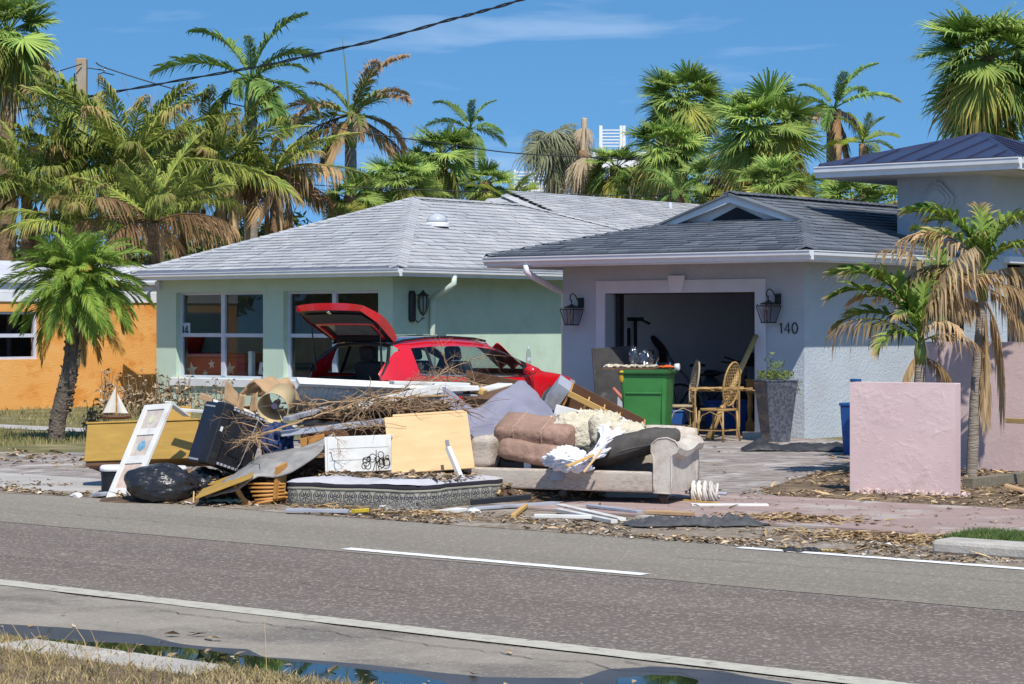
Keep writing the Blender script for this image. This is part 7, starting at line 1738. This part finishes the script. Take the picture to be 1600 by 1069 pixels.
def tangle(label, c_, w, h, n, seed, m_, l=.35, grp='root tangles on the heap'):
    rng = random.Random(seed); b = MB()
    for k in range(n):
        p = c_ + AX_R * rng.gauss(0, w * .42) + AX_F * rng.gauss(0, .14) + Vector((0, 0, abs(rng.gauss(0, h * .5)))); d = (AX_R * rng.uniform(-1, 1) + AX_F * rng.uniform(-.5, .5) + Vector((0, 0, rng.uniform(-.35, .45)))).normalized(); P = [p]
        for j in range(4): d = (d + Vector((rng.uniform(-.5, .5), rng.uniform(-.5, .5), rng.uniform(-.5, .3)))).normalized(); P.append(P[-1] + d * l * rng.uniform(.5, 1.2) / 4)
        r_ = rng.choice((.002, .0028, .004, .006)); b.tube(P, [r_, r_, r_ * .8, r_ * .6, r_ * .3], 4, cap=False)
    return tag(b.build('root_tangle', m_, smooth=False), label, 'roots', grp)
tangle('matted brown roots above the plywood sheet', W(640, 640, 21.1), .7, .10, 170, 3, m_root, .28)
tangle('pale dry roots around the long branch left of the plywood', W(575, 626, 21.2), .6, .08, 26, 4, m_branch, .3)
tangle('dry root mat on the white boards in front of the car door', W(680, 600, 22.9), .5, .05, 90, 5, m_root, .26)
tangle('roots hanging below the grey beam over the cupboard', W(585, 668, 20.9), .6, .05, 70, 6, m_root, .3)
tangle('twig litter on the black trunk', W(398, 690, 20.55), .12, .10, 22, 7, m_branch, .3)
tangle('grey weed clump on the ground before the mattress', G(625, 800, .01), .28, .05, 160, 8, m_carpet, .16)
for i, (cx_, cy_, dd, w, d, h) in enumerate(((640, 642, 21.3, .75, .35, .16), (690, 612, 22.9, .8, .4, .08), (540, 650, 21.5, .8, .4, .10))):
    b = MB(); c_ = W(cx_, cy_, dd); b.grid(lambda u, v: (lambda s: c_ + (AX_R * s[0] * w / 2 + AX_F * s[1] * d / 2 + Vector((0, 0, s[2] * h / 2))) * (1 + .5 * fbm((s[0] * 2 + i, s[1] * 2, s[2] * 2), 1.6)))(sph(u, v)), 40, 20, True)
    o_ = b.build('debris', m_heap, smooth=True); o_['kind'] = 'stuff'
    litter('leaf_litter', 700, lambda: tuple(c_ + AX_R * random.gauss(0, w * .25) + AX_F * random.gauss(0, d * .25) + Vector((0, 0, h * .4 * random.random() + .03))), .028, m_litter, 40 + i, .8)
# ------------------------------------------------------------------ garage front and inside
m_bin = mat('bin_green', (.045, .21, .05), (.035, .17, .042), rough=.42, scale=3, bump=.05, bscale=80, c3=(.06, .23, .07), s3=2)
m_bind = mat('bin_green_lid', (.022, .10, .024), (.018, .08, .02), rough=.45)
m_rattan = mat('rattan', (.42, .26, .10), (.30, .18, .06), rough=.6, scale=14)
m_bamboo = mat('bamboo', (.50, .33, .13), (.40, .25, .09), rough=.5, scale=6)
m_bluebin = mat('blue_tub', (.02, .09, .30), (.016, .07, .24), rough=.45)
m_speckle = mat('planter_glaze', (.105, .115, .145), (.05, .056, .075), rough=.28, scale=26, lo=.42, hi=.56, coat=.4, c3=(.24, .25, .28), s3=4, lo3=.58, hi3=.8)
def on_floor(px, Y): return Vector((XatY(px, Y), Y, .012))
# wheelie bin
pB = on_floor(1012, 25.3); dB_ = pB.dot(AX_F); kb = dB_ / FPX
WB = cthing('wheelie_bin', 'green wheeled rubbish bin standing in front of the open garage', 'bin', pB, -14); WB.scale = (1, 1, .95)
def tub(b, w0, d0, w1, d1, z0, z1, r=.05, th=0):
    A = [b.vert((x, y, z0)) for x, y in rrect(w0, d0, r)]; B_ = [b.vert((x, y, z1)) for x, y in rrect(w1, d1, r)]; n_ = len(A)
    for k in range(n_): b.face((A[k], A[(k + 1) % n_], B_[(k + 1) % n_], B_[k]))
    b.face(A[::-1]); b.face(B_); return b
b = MB(); tub(b, .56, .54, .66, .68, .06, .98); b.build('bin_body', m_bin, WB, smooth=False, bevel=.012)
b = MB(); b.box(-.25, .25, -.338, -.318, .70, .725); b.box(-.27, -.255, -.335, -.31, .3, .88); b.box(.255, .27, -.335, -.31, .3, .88); b.build('moulded_rib', m_bin, WB, bevel=.006)
b = MB(); tub(b, .70, .74, .72, .76, .98, 1.01); tub(b, .68, .70, .56, .58, 1.011, 1.05); b.build('lid', m_bind, WB, bevel=.01)
b = MB(); b.tube([(-.3, .38, 1.0), (-.3, .44, 1.02), (.3, .44, 1.02), (.3, .38, 1.0)], .016, 8); b.build('handle', m_bin, WB)
for s in (-1, 1): b = MB(); b.lathe([(.11, -.03), (.125, -.02), (.125, .02), (.11, .03)], 20, Matrix.Translation((s * .31, .28, .125)) @ Matrix.Rotation(PI / 2, 4, 'Y')); b.build('wheel', m_rubber, WB, smooth=True)
top_ = pB + Vector((0, 0, 1.0))
SHB = cthing('shell_board', 'thin board heaped with pale shells lying across the bin lid', 'board', top_ + AX_R * -.22, -14); MB().box(-.38, .36, -.2, .2, 0, .02).build('board_face', m_wood, SHB)
b = MB(); rng = random.Random(3)
for k in range(150):
    c_ = Vector((rng.uniform(-.37, .35), rng.uniform(-.19, .19), .03 + rng.uniform(0, .025))); s = rng.uniform(.016, .03); a = rng.uniform(0, 6)
    b.grid(lambda u, v: c_ + Vector((s * math.cos(2 * PI * u + a) * math.sin(PI * v) * 1.3, s * math.sin(2 * PI * u + a) * math.sin(PI * v), .6 * s * math.cos(PI * v))), 6, 4, True)
o_ = b.build('shells', mat('shells', (.62, .55, .43), (.45, .38, .28), rough=.8, island=.3), SHB); o_['kind'] = 'stuff'
m_film = glassmat('plastic_film', (.82, .85, .9), .18, .15)
for i, (x, z, w, h, lb) in enumerate(((-.02, .14, .20, .22, 'clear plastic bag standing on the shell board, right of two'), (-.19, .16, .12, .26, 'tall crumpled clear plastic bag on the shell board, left of two'))):
    b = MB(); c_ = top_ + AX_R * x + AX_F * .05 + Vector((0, 0, z)); b.grid(lambda u, v: (lambda s: c_ + (AX_R * s[0] * w / 2 + AX_F * s[1] * .09 + Vector((0, 0, s[2] * h / 2))) * (1 + .5 * fbm((s[0] * 2 + i * 4, s[1] * 2, s[2] * 2), 1.5)))(sph(u, v)), 24, 16, True); tag(b.build('plastic_bag', m_film, smooth=True), lb, 'bag', 'plastic bags on the bin')
GL = cthing('work_gloves', 'orange work glove with white cuff draped on the bin corner', 'glove', top_ + AX_R * .30 + Vector((0, 0, .0)), -20)
b = MB(); pillow(b, .17, .10, .05, .8, 2, .02, Matrix.Translation((0, 0, .03)), 20, 12)
for k in range(4): b.tube([(-.06, -.035 + .024 * k, .03), (-.12, -.045 + .03 * k, .035), (-.16, -.05 + .032 * k, .02)], [.013, .013, .007], 6)
b.tube([(-.0, -.05, .03), (-.04, -.09, .035), (-.07, -.10, .02)], [.015, .014, .008], 6); b.build('glove_hand', mat('glove_orange', (.7, .12, .02), rough=.7), GL, smooth=True); b = MB(); b.lathe([(.045, 0), (.05, .06), (.04, .065)], 12, Matrix.Translation((.08, 0, .03)) @ Matrix.Rotation(PI / 2, 4, 'Y')); b.build('cuff', m_white, GL, smooth=True)
b = MB(); c_ = pB + AX_R * -.37 + AX_F * -.25 + Vector((0, 0, .90)); pillow(b, .07, .05, .16, .8, 2, .03, Matrix.Translation(c_), 16, 12); tag(b.build('rag', mat('rag_yellow', (.6, .36, .03), rough=.8), smooth=True), 'small yellow rag hanging at the left edge of the bin', 'rag')
# black board leaning at the garage jamb
o, L, H = framed('leaning_board', 'charred black board leaning against the left garage jamb behind the bin', 'board', on_floor(951, 25.9), on_floor(1000, 26.2), W(929, 545, W(951, 505, 33).dot(AX_F)))
m_sooty = mat('sooty_board', (.03, .028, .028), (.06, .056, .054), rough=.75, scale=4, bump=.4, bscale=30, c3=(.16, .15, .14), s3=3.5, lo3=.56, hi3=.7)
pq = on_floor(968, 26.6); o.matrix_world = Matrix.Translation(pq) @ Matrix.Rotation(YAW + R(2), 4, 'Z') @ Matrix.Rotation(R(-4), 4, 'Y') @ Matrix.Rotation(R(-8), 4, 'X')
MB().box(-.27, .27, 0, .03, 0, 1.30).build('board_face', m_sooty, o, bevel=.004); MB().box(-.31, -.272, -.03, .06, 0, 1.30).build('edge_strip', m_sooty, o, bevel=.004)
o = cthing('leaning_board', 'narrow grey board leaning between the black board and the bin', 'board', on_floor(972, 25.9), 0, None, -6, 3); MB().box(-.09, .09, 0, .02, 0, .62).build('board_face', m_greyb, o, bevel=.003)
b = MB(); q = W(958, 606, 32.0); b.tube([q, q + AX_R * .12 + Vector((0, 0, -.14)), q + AX_R * .18 + Vector((0, 0, -.24))], [.02, .03, .02], 8); tag(b.build('paint_roller', mat('roller_pink', (.5, .16, .12), rough=.6), smooth=True), 'pink handled tool stuck between the black board and the bin', 'tool')
# oval-backed rattan chair, seen from behind/side
def bent(b, pts, r, n=7): b.tube(pts, r, n)
def rattan_chair(label, p, yaw, m_, back=True):
    th = cthing('rattan_chair', label, 'chair', p, yaw, 'rattan chairs at the garage door')
    b = MB(); b.prism([(x, y, .43) for x, y in rrect(.44, .42, .12)], (0, 0, .03)); b.build('seat', m_, th, bevel=.008)
    for sx, sy in ((-1, -1), (1, -1), (-1, 1), (1, 1)): b = MB(); b.tube([(sx * .19, sy * .18, .43), (sx * .20, sy * .19, .2), (sx * .225, sy * .215, 0)], .016, 8); b.build('leg', m_, th, smooth=True)
    b = MB()
    for sx in (-1, 1): b.tube([(sx * .21, -.2, .16), (sx * .21, .2, .16)], .009, 6)
    for sy in (-1, 1): b.tube([(-.21, sy * .2, .16), (.21, sy * .2, .16)], .009, 6); b.tube([(-.2, sy * .2, .2), (-.14, sy * .2, .36), (0, sy * .2, .42), (.14, sy * .2, .36), (.2, sy * .2, .2)], .008, 6)
    b.build('stretcher', m_, th)
    b = MB(); c_z, cx0 = .80, .22
    el = [(cx0 + .05 * math.sin(t), .20 * math.cos(t), c_z + .30 * math.sin(t)) for t in [2 * PI * k / 28 for k in range(29)]]
    b.tube(el, .014, 7, cap=False); b.tube([(.18, -.14, .44), (.17, -.1, .5), (.18, -.12, .56)], .013, 6); b.tube([(.18, .14, .44), (.17, .1, .5), (.18, .12, .56)], .013, 6); b.build('back_frame', m_, th, smooth=True)
    b = MB()
    for k in range(-4, 5):
        y = k * .042; h = .29 * math.sqrt(max(0, 1 - (y / .2) ** 2)); b.tube([(cx0 - .05 * h / .3, y, c_z - h), (cx0, y, c_z), (cx0 + .05 * h / .3, y, c_z + h)], .0045, 4)
    for k in range(-6, 7):
        z = k * .042; w = .195 * math.sqrt(max(0, 1 - (z / .30) ** 2)); b.tube([(cx0 + .05 * z / .3, -w, c_z + z), (cx0 + .05 * z / .3, w, c_z + z)], .0045, 4)
    b.build('back_weave', m_, th); return th
rattan_chair('golden rattan chair with oval woven back in front of the garage opening', on_floor(1122, 25.8), -38, m_rattan)
rattan_chair('paler rattan chair half hidden to the right of the green bin', on_floor(1062, 26.6), 10, mat('rattan_pale', (.42, .34, .22), (.32, .25, .15), rough=.6, scale=12))
tt = cthing('driftwood_table', 'woven driftwood tray table standing behind the golden rattan chair', 'table', on_floor(1120, 26.4), 0)
b = MB(); rng = random.Random(8)
for k in range(46): x0 = rng.uniform(-.42, .1); b.tube([(x0, rng.uniform(-.2, .2), .70 + rng.uniform(-.02, .03)), (x0 + rng.uniform(.2, .45), rng.uniform(-.2, .2), .70 + rng.uniform(-.02, .03))], .011, 5)
b.build('tray', m_rattan, tt)
for x, y in ((-.32, -.15), (.3, -.15), (-.32, .15), (.3, .15)): b = MB(); b.tube([(x, y, 0), (x, y, .69)], .014, 6); b.build('leg', m_rattan, tt)
a = on_floor(1106, 26.2); c = W(1182, 524, Vector((XatY(1182, 27.12), 27.12, 0)).dot(AX_F)); b = MB(); b.tube([a, a.lerp(c, .33) , a.lerp(c, .66), c], [.045, .043, .04, .036], 12); tag(b.build('bamboo_pole', m_bamboo, smooth=True), 'thick bamboo pole leaning against the right garage jamb', 'pole')
# turned post
PO = cthing('newel_post', 'turned honey wood newel post standing inside the right garage jamb', 'post', on_floor(1172, 27.9), 0)
b = MB(); b.box(-.06, .06, -.06, .06, 0, .18); b.box(-.055, .055, -.055, .055, .60, .78); b.lathe([(.05, .18), (.03, .24), (.045, .4), (.035, .52), (.05, .6)], 14); b.box(-.07, .07, -.07, .07, .78, .81); b.build('shaft', m_wood2, PO)
pk_ = MB(); b = pk_; q = on_floor(1176, 26.7); b.box(-.14, .14, -.06, .06, 0, .1, Matrix.Translation(q) @ Matrix.Rotation(YAW, 4, 'Z')); tag(b.build('concrete_block', m_concrete, bevel=.01), 'small grey concrete block on the floor by the rattan chair', 'block')
# tall planter
pP = on_floor(1212, 26.25); PLN = cthing('planter', 'tall square tapered planter with mottled blue grey glaze beside the garage door', 'planter', pP, 17)
PLN.scale = (.93, .93, .97); b = MB(); tub(b, .32, .32, .50, .50, .0, .86, .012); b.build('pot', m_speckle, PLN, bevel=.012)
b = MB(); tub(b, .52, .52, .52, .52, .861, .885, .012); b.build('rim', m_speckle, PLN, bevel=.008)
b = MB(); b.hasa = True; rng = random.Random(2)
for i in range(620):
    a = rng.uniform(0, 6.3); r_ = .25 * rng.random() ** .5; hh = rng.uniform(0, .12) + (.22 * max(0, rng.gauss(0, .6)) if abs(r_ * math.cos(a)) < .08 else 0); q = Vector((r_ * math.cos(a) * 1.1, r_ * math.sin(a) * 1.1, .89 + hh))
    if math.cos(a) > .6 and rng.random() < .5: q = Vector((.24 + rng.uniform(0, .1), rng.uniform(-.2, .15), .88 - rng.uniform(0, .2) * 1.0))
    m3 = Euler((rng.uniform(-1, 1), rng.uniform(-1, 1), rng.uniform(0, 6.3))).to_matrix(); s = rng.uniform(.015, .04); b.face([b.vert(q + m3 @ Vector(x), rng.random() * .6) for x in ((-s, 0, 0), (0, -s * .35, 0), (s, 0, 0), (0, s * .35, 0))])
PL_ = b.build('plant', leafmat('pot_plant', (.08, .14, .03), (.22, .25, .06), (.4, .3, .1), .7), PLN, recalc=False); PL_['kind'] = 'stuff'
b = MB()
for k in range(9): b.tube([(rng.uniform(-.1, .1), rng.uniform(-.1, .1), .88), (rng.uniform(-.12, .12), rng.uniform(-.1, .1), 1.0), (rng.uniform(-.1, .14), rng.uniform(-.1, .1), 1.1 + .1 * rng.random())], .004, 4)
b.build('stems', m_shaft, PLN)
# blue tubs
for px, Y, s, lb in ((1045, 27.0, .42, 'blue plastic tub on the floor behind the green bin'), (1135, 28.4, .55, 'large blue plastic tub inside the garage behind the rattan chair')):
    th = cthing('plastic_tub', lb, 'tub', on_floor(px, Y), 5); b = MB(); tub(b, s, s * .8, s * 1.12, s * .9, 0, s * .8); b.build('tub_body', m_bluebin, th, bevel=.01); b = MB(); tub(b, s * 1.18, s * .96, s * 1.18, s * .96, s * .8 + .001, s * .8 + .03); b.build('rim', m_bluebin, th, bevel=.006)
th = thing('recycling_bin', 'slim blue bin showing left of the square pink wall', 'bin', Vector((XatY(1341, 24.3), 24.3, .022)), (0, 0, 0))
b = MB(); tub(b, .26, .3, .32, .36, 0, .60, .02); b.build('bin_body', m_bluebin, th, bevel=.008); b = MB(); tub(b, .34, .38, .34, .38, .601, .64, .02); b.build('lid', m_bluebin, th, bevel=.008)
th = thing('recycling_bin', 'blue topped object just peeping over the square pink wall', 'bin', Vector((XatY(1337, 23.4), 23.4, .022)), (0, 0, 0)); b = MB(); tub(b, .10, .1, .1, .1, 0, .93, .02); b.build('post', m_bluebin, th); b = MB(); tub(b, .11, .11, .11, .11, .931, .96, .02); b.build('cap', m_bluebin, th)
# inside the garage
m_gun = mat('dark_metal', (.05, .05, .055), (.09, .09, .095), rough=.4, metal=.5)
def bicycle(label, p, yaw):
    th = thing('bicycle', label, 'bicycle', p, (0, 0, R(yaw)))
    for x in (-.52, .52):
        b = MB(); b.tube([(x + .32 * math.cos(t), 0, .33 + .32 * math.sin(t)) for t in [2 * PI * k / 28 for k in range(29)]], .02, 6, cap=False); w = b.build('wheel', m_rubber, th); b = MB()
        for k in range(9): b.tube([(x, 0, .33), (x + .31 * math.cos(k * .7), 0, .33 + .31 * math.sin(k * .7))], .003, 3)
        b.build('spoke', m_gun, w)
    b = MB(); 
    for a, c in (((-.52, 0, .33), (-.08, 0, .30)), ((-.52, 0, .33), (-.2, 0, .82)), ((-.08, 0, .3), (-.22, 0, .92)), ((-.2, 0, .8), (.36, 0, .86)), ((-.08, 0, .3), (.38, 0, .76)), ((.52, 0, .33), (.36, 0, .98))): b.tube([a, c], .018, 7)
    b.build('bike_frame', m_gun, th); b = MB(); b.tube([(.3, -.28, 1.02), (.36, -.1, 1.0), (.36, .1, 1.0), (.3, .28, 1.02)], .014, 6); b.build('handlebar', m_gun, th); MB().box(-.34, -.10, -.06, .06, .93, .98).build('saddle', m_trimk, th, bevel=.02)
    return th
bicycle('dark bicycle leaning inside the garage against the back junk', Vector((XatY(1110, 29.6), 29.6, .022)), 12)
SC_ = thing('scooter', 'dark motor scooter with grey body parked deep in the garage', 'scooter', Vector((XatY(1130, 30.8), 30.8, .022)), (0, 0, R(-14)))
for x in (-.6, .6): b = MB(); b.lathe([(.16, -.06), (.25, -.05), (.27, 0), (.25, .05), (.16, .06)], 22, Matrix.Translation((x, 0, .27)) @ Matrix.Rotation(PI / 2, 4, 'X')); b.build('wheel', m_rubber, SC_, smooth=True)
b = MB(); b.tube([(-.75, 0, .55), (-.4, 0, .62), (-.05, 0, .45), (.2, 0, .38), (.42, 0, .55), (.48, 0, .9)], [.06, .17, .15, .1, .11, .07], 12); b.build('fairing', mat('scooter_grey', (.20, .22, .26), rough=.3, coat=.6), SC_, smooth=True); b = MB(); b.tube([(.40, -.34, 1.08), (.46, -.1, 1.0), (.46, .1, 1.0), (.40, .34, 1.08)], .015, 6); b.tube([(.6, 0, .27), (.47, 0, 1.0)], .03, 8); b.build('handlebar', m_gun, SC_); b = MB(); pillow(b, .62, .28, .12, .7, 1, .0, Matrix.Translation((-.42, 0, .80)), 20, 10); b.build('saddle', m_trimk, SC_, smooth=True)
for px, lb in ((1010, 'folding step stool with chrome tubes at the back left of the garage'), (1032, 'second folding step stool right of the first in the garage')):
    th = thing('step_stool', lb, 'step stool', Vector((XatY(px, 29.0), 29.0, .022)), (0, 0, R(10)), 'folding stools in the garage'); b = MB(); b.tube([(-.14, 0, 0), (-.12, .1, 1.0), (-.06, .12, 1.12), (.06, .12, 1.12), (.12, .1, 1.0), (.14, 0, 0)], .014, 6); b.tube([(-.14, .4, 0), (-.12, .12, .9)], .012, 6); b.tube([(.14, .4, 0), (.12, .12, .9)], .012, 6); b.build('stool_frame', m_chrome, th); MB().box(-.13, .13, .0, .2, .84, .87).build('seat', m_trimk, th, bevel=.01); MB().box(-.08, .08, .09, .13, 1.0, 1.2).build('top_pad', m_trimk, th, bevel=.03)
th = thing('tool_rack', 'tall black tool rack with a cross bar at the left wall of the garage', 'rack', Vector((XatY(982, 28.6), 28.6, .022)), (0, 0, 0)); b = MB(); b.box(-.03, .01, 0, .04, 0, 1.55); b.box(.10, .14, 0, .04, 0, 1.7); b.build('upright', m_iron, th); b = MB(); b.box(-.16, .26, 0, .05, 1.66, 1.72); b.tube([(.2, 0, 1.7), (.42, -.02, 1.62)], .02, 6); b.build('cross_bar', m_iron, th)
th = thing('wall_cabinet', 'white wall cabinet with dark glass doors hanging at the back of the garage', 'cabinet', Vector((XatY(1148, 32.58), 32.25, 1.55)), (0, 0, 0)); MB().box(-.65, .62, 0, .34, 0, .75).build('carcass', mat('cabinet_white', (.5, .49, .46), rough=.7), th, bevel=.006); MB().box(-.28, .58, -.02, -.001, .05, .48).build('glass_door', m_trimk, th); MB().box(-.28, .20, -.02, -.001, .53, .72).build('yellow_box', mat('dull_yellow', (.28, .24, .04), rough=.8), th); MB().box(.22, .58, -.02, -.001, .53, .72).build('red_box', mat('dull_red', (.25, .05, .04), rough=.8), th)
th = thing('shelf_unit', 'low dark shelf stacked with dim boxes along the back wall of the garage', 'shelf', Vector((XatY(1090, 32.2), 31.95, .022)), (0, 0, 0)); 
for z in (.1, .5, .9): MB().box(-1.1, 1.2, 0, .5, z, z + .03).build('shelf_board', m_wood, th)
for k in range(9): x = -1.0 + k * .24; z = (.13, .53, .93)[k % 3]; MB().box(x, x + .2, .05, .42, z, z + .2 + .04 * (k % 4)).build('stored_box', (m_gun, m_greyb, m_wood, m_bluebin)[k % 4], th, bevel=.01)
th = thing('paddle', 'dark paddle blade sticking up out of the garage clutter', 'paddle', Vector((XatY(1105, 29.4), 29.4, .4)), (R(8), R(-42), 0)); b = MB(); b.tube([(0, 0, 0), (0, 0, 1.05)], .016, 6); b.build('shaft', m_gun, th); b = MB(); pillow(b, .14, .03, .44, .8, 1, 0, Matrix.Translation((0, 0, 1.2)), 20, 12); b.build('blade', m_trimk, th, smooth=True)
# odds at the right: board on the bed, stick on the wall
a = G(1512, 757, .06); c = G(1625, 744, .06); plank('weathered grey sleeper beam lying on the bed before the long pink wall', a, c, .12, .12, mat('sleeper', (.22, .19, .14), (.15, .13, .095), rough=.95, scale=4, stretch=(1, 6, 6), bump=.5, bscale=30), 'beam', 'beam')
a = W(1573, 657, 22.6); c = W(1640, 660, 22.2); plank('pale bamboo stick leaning across the long pink wall at the right edge', a, c, .05, .05, m_bamboo, 'stick', 'stick')
b = MB(); q = G(1592, 767, .05); b.box(-.14, .14, -.1, .1, 0, .03, Matrix.Translation(q) @ Matrix.Rotation(.4, 4, 'Z') @ Matrix.Rotation(.25, 4, 'Y')); tag(b.build('brick', m_card, bevel=.006), 'flat tan paving piece lying on the bed at the right edge', 'paving piece')
